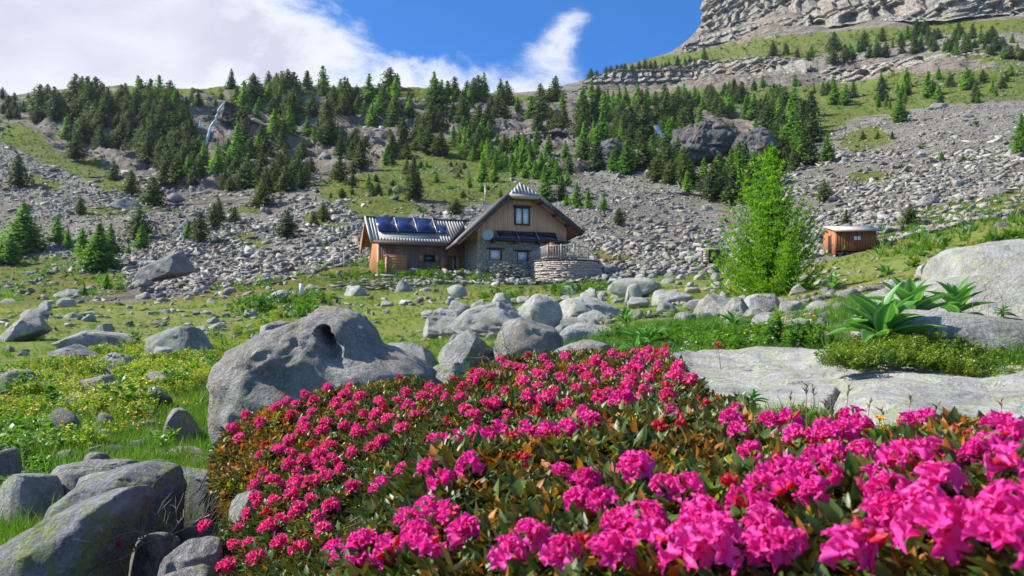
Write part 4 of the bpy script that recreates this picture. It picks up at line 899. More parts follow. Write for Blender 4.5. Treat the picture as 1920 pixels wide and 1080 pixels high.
B([(90, 668), (120, 700), (60, 720)][:0] or ov(28, 655, 52, 672), 12.5, 'grey', 'small knob of rock in front of the split meadow boulder', .9, 49, 3)
B([(246, 532), (262, 503), (300, 473), (340, 460), (357, 458), (364, 470), (363, 503), (330, 515), (295, 522)], 76, 'far', 'huge slanted angular boulder at the edge of the left scree', .6, 51, 5, ncut=18, rough=.025, lo=.55, hi=.85)
B([(238, 533), (250, 521), (285, 519), (290, 530), (265, 538)], 74, 'far', 'low block leaning at the foot of the huge slanted boulder', .9, 52, 4)
B([(346, 457), (353, 449), (368, 450), (366, 457)], 78, 'far', 'thin flat block perched behind the huge slanted boulder', .6, 58, 2)
B([(200, 380), (215, 364), (245, 363), (266, 378), (250, 396), (225, 395)], 175, 'far', 'large angular block in the upper left gully', .8, 53, 4, rough=.03)
B([(300, 372), (312, 358), (330, 356), (342, 372), (325, 380)], 175, 'far', 'grey block in the middle of the upper left gully', .9, 54, 3)
B([(280, 405), (300, 398), (322, 402), (318, 412), (290, 412)], 165, 'far', 'low wide block beside the gully stream', .9, 55, 3)
B([(735, 360), (742, 344), (757, 340), (764, 352), (758, 362)], 170, 'far', 'pale block on the green slope beside the tall solitary pine', .9, 56, 3)
# behind the huge boulder and centre
B([(480, 622), (492, 600), (520, 595), (545, 598), (548, 615), (500, 628)], 7.6, 'grey', 'grey rock peeping out behind the left shoulder of the huge boulder', .9, 61, 4)
B([(684, 645), (730, 632), (785, 642), (836, 678), (822, 698), (740, 700)], 6.6, 'grey', 'long rounded rock right behind the huge peaked boulder', .9, 62, 5, rough=.03)
B([(788, 730), (800, 700), (835, 671), (880, 674), (905, 700), (900, 750), (800, 755)], 4.6, 'pale', 'smooth pale domed rock at the edge of the flowers', .9, 63, 5, rough=.025)
B([(817, 657), (840, 630), (870, 612), (905, 618), (938, 645), (930, 690), (850, 700), (824, 676)], 7.2, 'grey', 'brownish rounded rock left of the ridge-topped one', .8, 64, 5, rough=.04)
B([(928, 640), (938, 612), (952, 597), (975, 591), (1002, 606), (1040, 617), (1053, 640), (1048, 670), (980, 690), (935, 680)], 7.4, 'grey', 'ridge-topped boulder with a pink brown face above the flowers', .8, 65, 5, rough=.035, lo=.8)
B([(788, 612), (795, 582), (812, 570), (850, 572), (872, 590), (868, 625), (800, 632)], 12.5, 'pale', 'left end block of the large pale rock group in the centre', .9, 66, 5, rough=.05)
B([(845, 612), (858, 568), (900, 553), (950, 556), (990, 575), (1005, 600), (960, 622), (880, 630)], 12.2, 'pale', 'broad pale slab of the central rock group', .9, 67, 5, rough=.06)
B([(972, 577), (998, 555), (1020, 545), (1044, 556), (1053, 580), (1040, 598), (1005, 594)], 11.6, 'pale', 'wedge-shaped boulder perched on the central rock group', .8, 68, 5, rough=.03, lo=.75)
B([(960, 606), (990, 588), (1036, 590), (1040, 614), (985, 618)], 11.8, 'pale', 'block carrying the perched wedge-shaped boulder', .9, 69, 4)
B([(1035, 570), (1045, 545), (1075, 541), (1115, 552), (1150, 570), (1165, 592), (1100, 605), (1045, 600)], 15.5, 'pale', 'wide layered slab behind the perched boulder', .9, 70, 5, rough=.07)
B([(1070, 596), (1090, 578), (1130, 576), (1150, 590), (1140, 606), (1080, 608)], 13.5, 'pale', 'rounded pale rock under the wide layered slab', .9, 71, 4)
B([(1042, 606), (1055, 588), (1090, 588), (1103, 600), (1098, 610), (1050, 612)], 11.4, 'grey', 'small brown oblong stone right of the perched boulder', .9, 72, 4)
B([(1035, 625), (1052, 608), (1100, 606), (1145, 600), (1172, 604), (1166, 632), (1130, 650), (1050, 650)], 10, 'pale', 'long low rock right of the ridge-topped boulder', .9, 73, 5, rough=.04)
B([(1045, 660), (1060, 632), (1090, 632), (1130, 645), (1170, 655), (1160, 690), (1060, 690)], 8.2, 'grey', 'shaded slab between the long low rock and the flowers', .9, 74, 4)
B([(1085, 558), (1100, 540), (1120, 538), (1132, 552), (1120, 562)], 21, 'pale', 'small block beyond the central rock group', .9, 75, 3)
# right group
B([(1145, 540), (1150, 522), (1165, 513), (1215, 514), (1245, 524), (1235, 538), (1185, 548)], 34, 'pale', 'pale square-edged rock below the stone terrace', .9, 81, 4, rough=.04)
B([(1168, 545), (1180, 530), (1200, 526), (1210, 545)], 30, 'pale', 'small tilted stone below the pale square-edged rock', .8, 82, 3)
B([(1212, 558), (1238, 540), (1280, 535), (1302, 550), (1292, 566), (1222, 575)], 19, 'pale', 'flat-topped rock in the meadow left of the large larch', .9, 83, 5, rough=.04)
B([(1228, 568), (1240, 560), (1258, 562), (1252, 572)], 18, 'pale', 'small stone at the foot of the flat-topped rock', .9, 84, 3)
B([(1298, 572), (1310, 552), (1345, 543), (1372, 556), (1388, 572), (1375, 594), (1320, 598)], 13.5, 'grey', 'broad domed rock left of the stacked blocks', .9, 85, 5, rough=.04)
B([(1350, 594), (1375, 565), (1392, 546), (1412, 548), (1420, 570), (1412, 592), (1385, 602)], 13, 'grey', 'tall leaning rock against the stacked blocks', .8, 86, 5, rough=.04)
B([(1398, 585), (1404, 556), (1420, 546), (1466, 548), (1471, 580), (1430, 590)], 13.2, 'pale', 'square mossy block on top of the stack before the larch', .8, 87, 5, rough=.03, lo=.7)
B([(1394, 590), (1402, 572), (1440, 570), (1440, 592), (1415, 600)], 12.7, 'grey', 'brown block under the square mossy one', .8, 88, 4)
B([(1416, 608), (1425, 588), (1452, 579), (1470, 592), (1476, 610), (1440, 616)], 11.5, 'grey', 'round speckled stone in front of the stacked blocks', .9, 89, 4)
B([(1358, 605), (1370, 588), (1400, 586), (1415, 604), (1400, 614), (1370, 612)], 11.8, 'grey', 'dark low stone in front of the tall leaning rock', .9, 90, 4)
B([(1468, 582), (1472, 562), (1500, 559), (1514, 572), (1512, 586), (1480, 588)], 13.5, 'grey', 'smooth rock in the larch shadow right of the stack', .9, 91, 4)
B([(1512, 585), (1530, 560), (1565, 555), (1590, 566), (1585, 586), (1540, 592)], 13.0, 'pale', 'pale domed rock at the right foot of the large larch', .9, 92, 4, rough=.03)
B([(1462, 622), (1480, 600), (1492, 580), (1515, 592), (1548, 608), (1566, 628), (1545, 645), (1500, 655), (1485, 635)], 9.5, 'pale', 'sharp-edged angular boulder in the grass left of the gentians', .8, 93, 5, rough=.02, lo=.65, hi=.9)
B([(1522, 668), (1540, 640), (1575, 625), (1592, 632), (1592, 655), (1550, 672)], 7.8, 'pale', 'flat stone between the angular boulder and the bilberries', .8, 94, 4)
B([(1255, 600), (1280, 582), (1305, 580), (1308, 596), (1280, 608)], 12.5, 'grey', 'dark half-buried rock left of the broad domed rock', .9, 95, 4)
B([(1660, 545), (1670, 522), (1700, 520), (1712, 535), (1700, 548)], 15, 'grey', 'grey block behind the gentian leaves', .9, 96, 4)
B([(1625, 560), (1640, 535), (1680, 535), (1690, 560), (1660, 575)], 12, 'pale', 'pale block behind the left gentian', .9, 97, 4)
B([(1740, 548), (1755, 528), (1790, 524), (1800, 545), (1770, 558)], 13, 'grey', 'layered grey rock between the two tall gentians', .9, 98, 4, rough=.08)
B([(1715, 520), (1730, 496), (1775, 487), (1790, 498), (1775, 512), (1740, 524)], 22, 'pale', 'pale tilted slab below the dark one', .8, 99, 4, rough=.03)
B([(1763, 485), (1775, 473), (1800, 472), (1810, 480), (1795, 492), (1775, 490)], 25, 'grey', 'dark overhanging slab left of the round speckled rock', .8, 100, 4)
B([(1788, 500), (1795, 485), (1815, 477), (1840, 483), (1852, 500), (1820, 512), (1792, 508)], 20, 'grey', 'round speckled rock beside the giant pale outcrop', .9, 101, 4)
B([(1745, 530), (1760, 508), (1830, 503), (1880, 512), (1890, 545), (1800, 560)], 15, 'pale', 'rounded pale shoulder below the round speckled rock', .9, 102, 4, rough=.03)
B([(1670, 590), (1760, 545), (1850, 515), (1856, 475), (1880, 462), (1930, 454), (2150, 440), (2250, 560), (2150, 640), (1720, 640)], 10.5, 'pale', 'giant pale outcrop with smooth flat faces at the right edge', 1.1, 103, 6, ncut=14, rough=.03, lo=.7, hi=.95, flat=True)
B([(1660, 640), (1664, 606), (1680, 588), (1765, 584), (1850, 592), (1960, 604), (2150, 610), (2150, 680), (1760, 680)], 5.6, 'pale', 'long pale slab behind the bilberry bushes', .9, 104, 6, ncut=6, rough=.03)
B([(1855, 428), (1862, 416), (1895, 414), (1903, 424), (1890, 432)], None, 'far', 'dark blocky rock on the green slope at the right edge', .9, 105, 3)
B([(1802, 436), (1815, 420), (1834, 417), (1826, 432)], None, 'far', 'pale oval slab lying on the green slope', .6, 106, 3)
B([(1722, 384), (1740, 366), (1765, 358), (1778, 364), (1760, 378), (1735, 386)], None, 'far', 'long grey slab at the top of the green slope', .8, 107, 4)
B([(1764, 366), (1775, 358), (1788, 360), (1785, 368)], None, 'far', 'small rock touching the long grey slab', .9, 108, 2)
B([(1848, 364), (1854, 346), (1868, 343), (1890, 354), (1893, 366), (1870, 370)], None, 'far', 'angular block high on the green slope', .8, 109, 4)
B([(1806, 338), (1815, 322), (1850, 320), (1873, 330), (1850, 338)], None, 'far', 'wide low rock in the right-hand scree', .9, 110, 3)
B([(1805, 212), (1815, 207), (1835, 210), (1832, 220), (1812, 220)], None, 'far', 'pale block high in the right-hand scree', .9, 111, 2)
B([(1740, 200), (1752, 188), (1772, 188), (1782, 200), (1760, 206)], None, 'far', 'rounded block at the top of the right-hand scree', .9, 112, 3)
B([(1520, 470), (1530, 458), (1545, 462), (1543, 476)], 66, 'far', 'grey rock beside the lit door side of the red shed', .9, 113, 3)
B([(1100, 445), (1118, 434), (1140, 438), (1140, 448)], None, 'far', 'pale boulder on the scree right of the gable roof', .9, 114, 3)
B([(1142, 450), (1150, 440), (1165, 444), (1160, 452)], None, 'far', 'small boulder on the scree near the stair end', .9, 115, 2)
B([(555, 512), (568, 496), (600, 494), (608, 506), (590, 516)], None, 'far', 'angular block at the bottom of the scree left of the hut', .8, 116, 3)
B([(835, 540), (850, 529), (868, 532), (880, 542), (860, 548)], 45, 'pale', 'pale pointed stone in the grass before the hut', .8, 117, 3)
# outcrops in the forest
B([(1266, 285), (1276, 240), (1296, 214), (1330, 212), (1365, 222), (1392, 240), (1385, 275), (1340, 292), (1290, 300)], 205, 'dark', 'big dark layered outcrop in the gully forest', .7, 121, 6, rough=.11, name='outcrop', ncut=12)
B([(1380, 275), (1390, 238), (1410, 232), (1450, 245), (1462, 268), (1430, 290), (1395, 290)], 200, 'dark', 'smaller brown outcrop right of the big dark one', .7, 122, 5, rough=.11, name='outcrop')
B([(1100, 300), (1108, 262), (1135, 250), (1170, 260), (1192, 285), (1180, 310), (1130, 316)], 215, 'dark', 'rounded brown outcrop uphill of the gable', .7, 123, 5, rough=.11, name='outcrop')
B([(424, 200), (432, 186), (445, 182), (462, 196), (460, 216), (435, 222)], 340, 'far', 'pale brown rock knob above the left waterfall', .8, 124, 4, name='outcrop')
B([(672, 195), (690, 180), (725, 182), (745, 195), (720, 205), (690, 204)], 368, 'far', 'pale rock step on the central ridge', .8, 125, 4, name='outcrop')
B([(170, 168), (215, 160), (245, 172), (230, 182), (180, 182)], 385, 'far', 'bare rock knoll on the left skyline', .8, 126, 4, name='outcrop')
B([(325, 180), (345, 168), (400, 172), (418, 184), (380, 192), (330, 190)], 385, 'far', 'flat bare rock knoll left of the waterfall top', .8, 127, 4, name='outcrop')

# medium rocks lying about the meadow
MLM = [(120, 790, 'the yellow-flowered herbs'), (325, 795, 'the upright rounded rock'), (880, 600, 'the central slab group'), (1212, 620, 'the dark leafy plant'), (200, 725, 'the flat cracked rock'), (30, 830, 'the broad-leaved herbs'), (1062, 500, 'the stone terrace'), (1250, 550, 'the flat-topped rock'), (1445, 540, 'the large larch'), (1600, 455, 'the red shed'), (1705, 560, 'the tallest gentian'), (320, 630, 'the mossy wedge'), (160, 640, 'the split meadow boulder'), (565, 541, 'the white post'), (310, 495, 'the huge slanted boulder'),
 (720, 545, 'the dry-stone wall'), (960, 515, 'the ruined wall'), (1437, 570, 'the stacked blocks'), (1800, 490, 'the giant pale outcrop'), (1012, 570, 'the perched boulder'), (50, 610, 'the domed left boulder'), (1195, 528, 'the square-edged rock'), (1335, 480, 'the stone shelter'), (1520, 620, 'the sharp angular boulder'), (1340, 570, 'the broad domed rock'), (1560, 570, 'the larch-side rock')]
def field_rocks():
    rg = np.random.default_rng(66); T = {}
    for mt in ('pale', 'grey'):
        T[mt] = []
        for i in range(8):
            V, Fc = ICO[3]; V = V * np.array([1, rg.uniform(.6, .9), rg.uniform(.45, .7)]); V = cut(V, rg, 14, .55, .9)
            V = V + ICO[3][0] * (fbm(V[:, 0] * 2.5 + i * 9, V[:, 1] * 2.5, V[:, 2] * 2.5, o=4, s=i, g=.6) * .16)[:, None]; T[mt].append(mesh_np('rock', V, Fc, [M_RK[mt]], smooth=True))
    L = {}; placed = []
    for poly, n, lo, hi, pm in (([(1120, 512), (1240, 505), (1380, 512), (1560, 520), (1600, 560), (1560, 600), (1420, 612), (1300, 600), (1180, 590), (1120, 560)], 100, 22, 84, .8), ([(1560, 478), (1700, 470), (1860, 470), (1700, 560), (1600, 560)], 28, 12, 44, .6), ([(0, 560), (240, 560), (420, 545), (600, 540), (820, 545), (780, 600), (500, 600), (420, 640), (0, 700)], 46, 14, 56, .45), ([(1050, 545), (1180, 530), (1200, 640), (1120, 650), (1060, 600)], 28, 24, 70, .85), ([(800, 575), (1060, 560), (1170, 590), (1060, 640), (940, 650), (810, 640)], 24, 34, 84, .8), ([(0, 690), (250, 690), (350, 760), (300, 850), (0, 880)], 30, 34, 96, .4), ([(300, 640), (420, 620), (400, 700), (300, 740)], 8, 24, 60, .4), ([(1240, 600), (1560, 590), (1560, 640), (1400, 655), (1250, 650)], 16, 26, 66, .8), ([(1660, 470), (1900, 400), (1920, 440), (1780, 480)], 20, 10, 36, .6)):
        c = 0; k = 0
        while c < n and k < 4000:
            k += 1; x = rg.uniform(min(p[0] for p in poly), max(p[0] for p in poly)); y = rg.uniform(min(p[1] for p in poly), max(p[1] for p in poly)); ins = False
            for i in range(len(poly)):
                x0, y0 = poly[i]; x1, y1 = poly[(i + 1) % len(poly)]
                if y0 != y1 and (y0 > y) != (y1 > y) and x < (x1 - x0) * (y - y0) / (y1 - y0) + x0: ins = not ins
            if not ins: continue
            w = min(lo * (hi / lo) ** (rg.random() ** 1.7), max(9, (y - 492) * .8) if x > 1000 else 99)
            if any(abs(x - a) < (w + b) * .42 and abs(y - c2) < (w + b) * .16 for a, c2, b in placed): continue
            X, Y, ok = hit(x, y, 3)
            if not ok[0]: continue
            X, Y = float(X[0]), float(Y[0]); s = w * Y / F / 2; mt = 'pale' if rg.random() < pm else 'grey'; placed.append((x, y, w)); c += 1
            o = link('rock', T[mt][rg.integers(0, 8)], None, (X, Y, float(ground(X, Y)) + s * (.62 if Y < 9 else .3)), (rg.normal(0, .2), rg.normal(0, .2), rg.uniform(0, 6.28)), (s * 1.1, s * 1.1, s * rg.uniform(.8, 1.2)))
            lb = '%s %s rock %s' % ('larger' if w > 36 else 'mid-sized' if w > 20 else 'small', mt, where(x, y, MLM)); tag(o, lb, 'rock', 'rocks scattered over the meadow'); L.setdefault(lb, []).append((x, o))
    for lb, v in L.items():
        v.sort(key=lambda q: q[0])
        for i, (x, o) in enumerate(v):
            if len(v) > 1: o['label'] = lb + (', leftmost' if i == 0 else ', rightmost' if i == len(v) - 1 else ', %s from the left' % ORD[min(i, 13)])
field_rocks()
# the big flat slab in front on the right
def slab():
    nx, ny = 330, 150; pxs = np.r_[np.linspace(1232, 2100, 260), np.linspace(2110, 4200, 70)]; tt = np.linspace(0, 1, ny)
    PX, T = np.meshgrid(pxs, tt)
    bk = np.interp(PX, [1232, 1250, 1300, 1370, 1420, 1500, 1600, 1700, 1840, 1900, 2300], [676, 664, 662, 661, 655, 657, 662, 676, 705, 700, 690])
    fr = np.interp(PX, [1232, 1260, 1330, 1400, 1500, 1560, 1640, 1720, 1800, 1920, 2300], [690, 716, 765, 800, 808, 812, 790, 800, 815, 828, 860])
    Yb = np.interp(PX, [1232, 1300, 1500, 1700, 1900, 2300], [5.2, 6.2, 6.4, 5.2, 4.6, 4.4]); Yf = np.interp(PX, [1232, 1300, 1400, 1500, 1700, 2300], [4.6, 3.8, 3.1, 2.75, 2.5, 2.3])
    S = (HZ - (bk * (1 - T) + fr * T)) / F; Y = np.exp(np.log(Yb) * (1 - T) + np.log(Yf) * T); X = (PX - 960) / F * Y; Z = S * Y
    Z += fbm(X * 1.1, Y * 1.1, o=3, s=201) * .06 + fbm(X * 5, Y * 5, o=4, s=202, g=.6) * .014
    # bedding steps crossing the slab, a crack and a hollow
    q = (X * .35 + Y * .9 + fbm(X * .8, Y * .8, o=3, s=203) * .7) * 1.6; fq = q - np.floor(q); Z += (sstep(.0, .12, fq) - fq) * .028
    cx = 1575 + (T - .4) * -60; Z -= np.exp(-((PX - cx - fbm(Y * 6, X * 0, o=2, s=9) * 14) / 6) ** 2) * .06 * sstep(.4, .55, T)
    hd = ((PX - 1455 - T * 60) / 42) ** 2 + ((T - .10) / .10) ** 2; Z -= np.exp(-hd) * .02
    hd = ((PX - 1352) / 14) ** 2 + ((T - .3) / .03) ** 2; Z -= np.exp(-hd) * .012
    Zt = Z.copy()
    def ring(dz, dy): return X[-1], Y[-1] - dy, Zt[-1] - dz
    rows = [np.stack([X, Y, Z], -1)]
    rb = np.stack([X[0], Y[0] + .12, Z[0] - .06], -1)[None]; rb2 = np.stack([X[0] * 1.03, Y[0] + .2, Z[0] - .8], -1)[None]
    n2 = fbm(X[-1] * 3, X[-1] * 0, o=3, s=206) * .05
    fr1 = np.stack([X[-1], Y[-1] - .035 + n2 * .2, Z[-1] - .03], -1)[None]; fr2 = np.stack([X[-1] * .99, Y[-1] - .05 + n2, Z[-1] - .14], -1)[None]; fr3 = np.stack([X[-1] * .99, Y[-1] - .0, Z[-1] - .7], -1)[None]
    G = np.concatenate([rb2, rb, rows[0], fr1, fr2, fr3], 0); r, c = G.shape[:2]; i = np.arange(r - 1)[:, None] * c + np.arange(c - 1)[None]
    F4 = np.stack([i + c, i + c + 1, i + 1, i], -1).reshape(-1, 4)
    mt = rock_mat('slab_rock', (.52, .51, .47), (.33, .32, .29), (.42, .48, .20), .95, 1.5, .035, rnd=False, warm=.12)
    left = G[:, 0]; 
    o = link('rock_slab', mesh_np('rock_slab', G.reshape(-1, 3), F4, [mt], smooth=True)); tag(o, 'wide flat pale slab with cracks lying behind the near pink flowers', 'rock')
slab()
# ------------------------------------------------------------------ the hut
M_GW = wood_mat('larch_cladding', (.62, .31, .17), (.82, .51, .33), 6, 2, (.46, .32, .24), .25, .2)
M_OW = wood_mat('orange_boards', (.40, .17, .075), (.55, .27, .13), 5, 2, None, 0, .22)
M_DW = wood_mat('weathered_cladding', (.25, .13, .085), (.42, .24, .16), 6, 2, (.16, .12, .10), .7, .2)
M_BW = plain_mat('dark_roof_edge', (.055, .052, .05), .7, .01, 10, .3)
M_FR = plain_mat('brown_timber', (.10, .05, .03), .7, .01, 14, .35)
M_TM = wood_mat('grey_timber', (.36, .31, .26), (.56, .50, .43), 5, 0, None, 0, 5)
M_MT = plain_mat('roof_sheet', (.24, .235, .22), .6, 0, 3, .3, .35, .5)
M_DR = plain_mat('dark_roof_sheet', (.13, .12, .115), .6, 0, 3, .2, .1)
M_MR = plain_mat('roof_rib', (.46, .46, .42), .6, 0, 3, .25, .0, .5)
M_STN = None
def stone_mat():
    n = NT('wall_stone'); r = n.rand(); c = n.coord('Object'); f = n.noise(c, 9, 6, .7); v = n.noise(n.coord('Object', (3, 3, 9)), 1.3, 5, .6)
    col = n.mix(n.ramp(v, .35, .65), (.32, .25, .19), (.62, .53, .44)); col = n.mix(n.math('MULTIPLY', r, .7), col, (.50, .44, .38)); col = n.mix(n.math('MULTIPLY', n.ramp(f, .5, .65), .5), col, (.09, .08, .07))
    return n.done(n.bsdf(col, .9, n.bump(f, .8, .04), spec=.2))
M_STN = stone_mat()
def solar_mat():
    n = NT('solar_glass'); t = n.N.new('ShaderNodeTexBrick'); n.L.new(n.coord('Generated', (6, 10, 10)), t.inputs[0]); t.offset = 0
    t.inputs['Color1'].default_value = (.008, .018, .085, 1); t.inputs['Color2'].default_value = (.012, .025, .11, 1); t.inputs['Mortar'].default_value = (.03, .05, .14, 1); t.inputs['Mortar Size'].default_value = .012
    return n.done(n.bsdf(t.outputs[0], .18, spec=.6))
M_SOL = solar_mat(); M_PV = plain_mat('dark_solar_glass', (.006, .009, .03), .15, 0, 3, .3, 0, .6)
M_GL = plain_mat('window_glass', (.78, .80, .88), .3, 0, 2, .12, 0, .4)  # pale base colour stands in for bright sky mirrored in the panes
M_DG = plain_mat('dark_window_glass', (.04, .05, .07), .1, 0, 2, .3, .2, .8)
M_AL = plain_mat('pale_metal', (.55, .56, .57), .4, 0, 3, .1, .5)
M_WH = plain_mat('white_paint', (.72, .73, .72), .6, 0, 6, .08)
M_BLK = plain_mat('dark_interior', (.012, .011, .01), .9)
def hut():
    zb = 4.0; R = empty('mountain_hut', ((895 - 960) / F * 70, 70, zb), math.radians(20))
    tag(R, 'two-part mountain hut of stone and larch boards with solar panels on the roof', 'hut')
    zl = lambda x: 7.2 + .914 * (x - 2.59); zr = lambda x: 7.2 + .716 * (5.49 - x)
    # stone storey
    m = MB(); m.box((.06, .06, -1.4), (8.63, 9, 3.3)); core = m.build('stone_wall', M_STN, R)
    rg = np.random.default_rng(5); m = MB()
    wins = [(1.15, 2.2, 1.39, 2.3), (3.79, 4.77, 1.35, 2.2)]
    def stones(o, ux, L, nrm, holes):
        z = -1.4
        while z < 3.25:
            h = rg.uniform(.09, .22); x = 0.
            while x < L:
                w = rg.uniform(.18, .62); w = min(w, L - x); xc, zc = x + w / 2, z + h / 2
                if not any(a - .12 < xc < b + .12 and c - .08 < zc < d + .1 for a, b, c, d in holes):
                    d = rg.uniform(.02, .11); a = o + ux * (x + .012); b = o + ux * (x + w - .012); n0 = nrm * d; n1 = nrm * (d - rg.uniform(0, .02)); i = -nrm * .1
                    j = lambda: np.array([0, 0, rg.uniform(-.014, .014)])
                    m.hexa([a + i + (0, 0, z + .01), b + i + (0, 0, z + .01), b + n1 + (0, 0, z + .01) + j(), a + n0 + (0, 0, z + .01) + j(), a + i + (0, 0, z + h - .01), b + i + (0, 0, z + h - .01), b + n0 + (0, 0, z + h - .01) + j(), a + n1 + (0, 0, z + h - .01) + j()])
                x += w
            z += h
    stones(np.array([0., .06, 0]), np.array([1., 0, 0]), 8.69, np.array([0, -1., 0]), wins)
    stones(np.array([.06, 0., 0]), np.array([0., 1, 0]), 4.0, np.array([-1., 0, 0]), [])
    tag(m.build('stonework', M_STN, core), kind='stuff')
    # upper gable cladding: single boards
    m = MB(); m.prism([(.05, .12, 3.2), (8.64, .12, 3.2), (8.64, .12, zr(8.64) - .3), (5.49, .12, 6.9), (2.59, .12, 6.9), (.05, .12, zl(.05) - .3)], (0, .2, 0)); 
    m.box((.1, .32, 3.3), (8.6, 7.5, 4.0)); back = m.build('upper_wall', M_GW, R)
    x = 0.02; 
    def top(x): return min(zl(x), zr(x), 7.15) - .3
    while x < 8.6:
        w = .2; y0 = -.02 - rg.uniform(0, .03); zt = min(top(x), top(x + w)); p = MB(); a = x + .006; b = x + w - .006
        segs = [(3.15 - rg.uniform(0, .06), zt)]
        if b > 3.5 and a < 5.0: segs = [(3.15, 4.55), (6.28, zt)]
        for z0, z1 in segs:
            if z1 > z0 + .1: MB().box((a, y0, z0), (b, .12, z1)).build('plank', M_GW, back)
        x += w
    # windows
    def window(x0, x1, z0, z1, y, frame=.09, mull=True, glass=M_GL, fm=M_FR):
        f = MB(); f.box((x0, y - .06, z0), (x0 + frame, y + .08, z1)); f.box((x1 - frame, y - .06, z0), (x1, y + .08, z1))
        f.box((x0 + frame, y - .06, z0), (x1 - frame, y + .08, z0 + frame)); f.box((x0 + frame, y - .06, z1 - frame), (x1 - frame, y + .08, z1))
        if mull: f.box(((x0 + x1) / 2 - .045, y - .05, z0 + frame), ((x0 + x1) / 2 + .045, y + .06, z1 - frame))
        w = f.build('window', fm, R); xs = [x0 + frame, (x0 + x1) / 2 - .045, (x0 + x1) / 2 + .045, x1 - frame] if mull else [x0 + frame, x1 - frame]
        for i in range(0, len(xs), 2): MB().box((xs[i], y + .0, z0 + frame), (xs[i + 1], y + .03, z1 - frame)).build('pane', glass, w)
        return w
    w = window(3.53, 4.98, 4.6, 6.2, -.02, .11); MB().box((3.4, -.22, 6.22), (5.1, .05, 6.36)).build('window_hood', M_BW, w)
    for a, b, c, d in wins:
        w = window(a, b, c, d, .02, .05, False); MB().box((a - .3, -.16, d + .02), (b + .3, .06, d + .16)).build('lintel', M_FR, w); MB().box((b, -.05, c - .02), (b + .1, .06, d)).build('jamb', M_FR, w)
    # main roof
    def slab(P, t, name, mat, par=R): m = MB(); m.prism(P, (0, 0, -t)); return m.build(name, mat, par)
    L = [(-2.07, -1.2, zl(-2.07)), (2.59, -1.2, 7.2), (3.86, -.35, 8.36), (3.86, 8.6, 7.3), (-2.07, 8.6, zl(-2.07) - 1.0)]
    Rr = [(9.75, -1.2, zr(9.75)), (9.75, 8.6, zr(9.75) - .9), (3.86, 8.6, 7.3), (3.86, -.35, 8.36), (5.49, -1.2, 7.2)]
    roof = slab(L, .1, 'roof', M_DR); slab(Rr, .1, 'roof_slope', M_DR, roof); slab([(2.59, -1.2, 7.2), (5.49, -1.2, 7.2), (3.86, -.35, 8.36)], .06, 'hip', M_MT, roof)
    m = MB()
    for i in range(1, 9):
        x = 2.59 + (5.49 - 2.59) * i / 9; top3 = np.array([3.86, -.35, 8.36]); t = 1 - abs(x - 3.86) / (3.86 - 2.59 if x < 3.86 else 5.49 - 3.86); m.bar((x, -1.2, 7.23), (x, -1.2 + .85 * t, 7.23 + 1.16 * t), .12, .05)
    m.build('hip_rib', M_MR, roof)
    # soffit boards and purlins, verge boards
    off = np.array([0, 0, -.115])
    slab([tuple(np.array(p) + off + (.0, .03, 0)) for p in [(-2.0, -1.15, zl(-2.0)), (3.86, -1.15, 8.2), (3.86, 9.9, 8.2), (-2.0, 9.9, zl(-2.0))][:0] or [(-2.0, -1.16, zl(-2.0)), (2.55, -1.16, zl(2.55)), (2.55, 8.4, zl(2.55) - 1.0), (-2.0, 8.4, zl(-2.0) - 1.0)]], .05, 'soffit', M_OW, roof)
    slab([tuple(np.array(p) + off) for p in [(9.7, -1.16, zr(9.7)), (9.7, 8.4, zr(9.7) - .95), (5.53, 8.4, zr(5.53) - .95), (5.53, -1.16, zr(5.53))]], .05, 'soffit', M_OW, roof)
    for a, b in [((-2.1, -1.24, zl(-2.1) - .2), (2.6, -1.24, 7.0)), ((5.48, -1.24, 7.0), (9.8, -1.24, zr(9.8) - .2))]:
        m = MB(); m.bar(a, b, .09, .46); m.build('verge_board', M_BW, roof)
    m = MB(); m.bar((-2.1, -1.31, zl(-2.1) - .42), (.3, -1.31, zl(.3) - .42), .05, .2); m.build('verge_trim', M_FR, roof)
    m = MB(); m.box((2.55, -1.27, 6.82), (5.53, -1.18, 7.15)); m.build('hip_fascia', M_TM, roof)
    m = MB(); m.box((2.6, -1.2, 6.86), (5.5, .3, 6.93)); m.build('soffit', M_OW, roof)
    for x, z in [(2.0, zl(2.0)), (5.9, zr(5.9)), (7.3, zr(7.3)), (8.55, zr(8.55)), (.3, zl(.3))]: MB().box((x - .12, -1.15, z - .42), (x + .12, .1, z - .18)).build('purlin', M_FR, roof)
    for s, x in ((-1, -2.07), (1, 9.75)):
        z = zl(x) if s < 0 else zr(x); m = MB(); m.bar((x, -1.2, z - .12), (x, 8.6 if s > 0 else 3.2, z - (1.02 if s > 0 else .5)), .08, .24); m.build('fascia', M_BW, roof)
    # dark shelf with the three upright solar panels
    m = MB(); m.box((1.0, -1.0, 3.06), (8.66, -.12, 3.2)); m.build('balcony_beam', M_BW, R)
    for x in (1.3, 3.4, 5.6, 7.9): MB().box((x - .09, -.95, 2.82), (x + .09, -.1, 3.06)).build('bracket', M_FR, R)
    for i in range(3):
        a = 1.7 + i * 1.93; m = MB(); m.hexa([(a, -.98, 3.25), (a + 1.86, -.98, 3.25), (a + 1.86, -.92, 3.22), (a, -.92, 3.22), (a - .05, -.22, 4.0), (a + 1.81, -.22, 4.0), (a + 1.81, -.17, 3.97), (a - .05, -.17, 3.97)])
        fr = m.build('solar_panel', M_PV, R)
        for xx in (a - .04, a + 1.88): MB().bar((xx, -.99, 3.25), (xx - .05, -.21, 4.02), .035, .05).build('panel_frame', M_AL, fr)
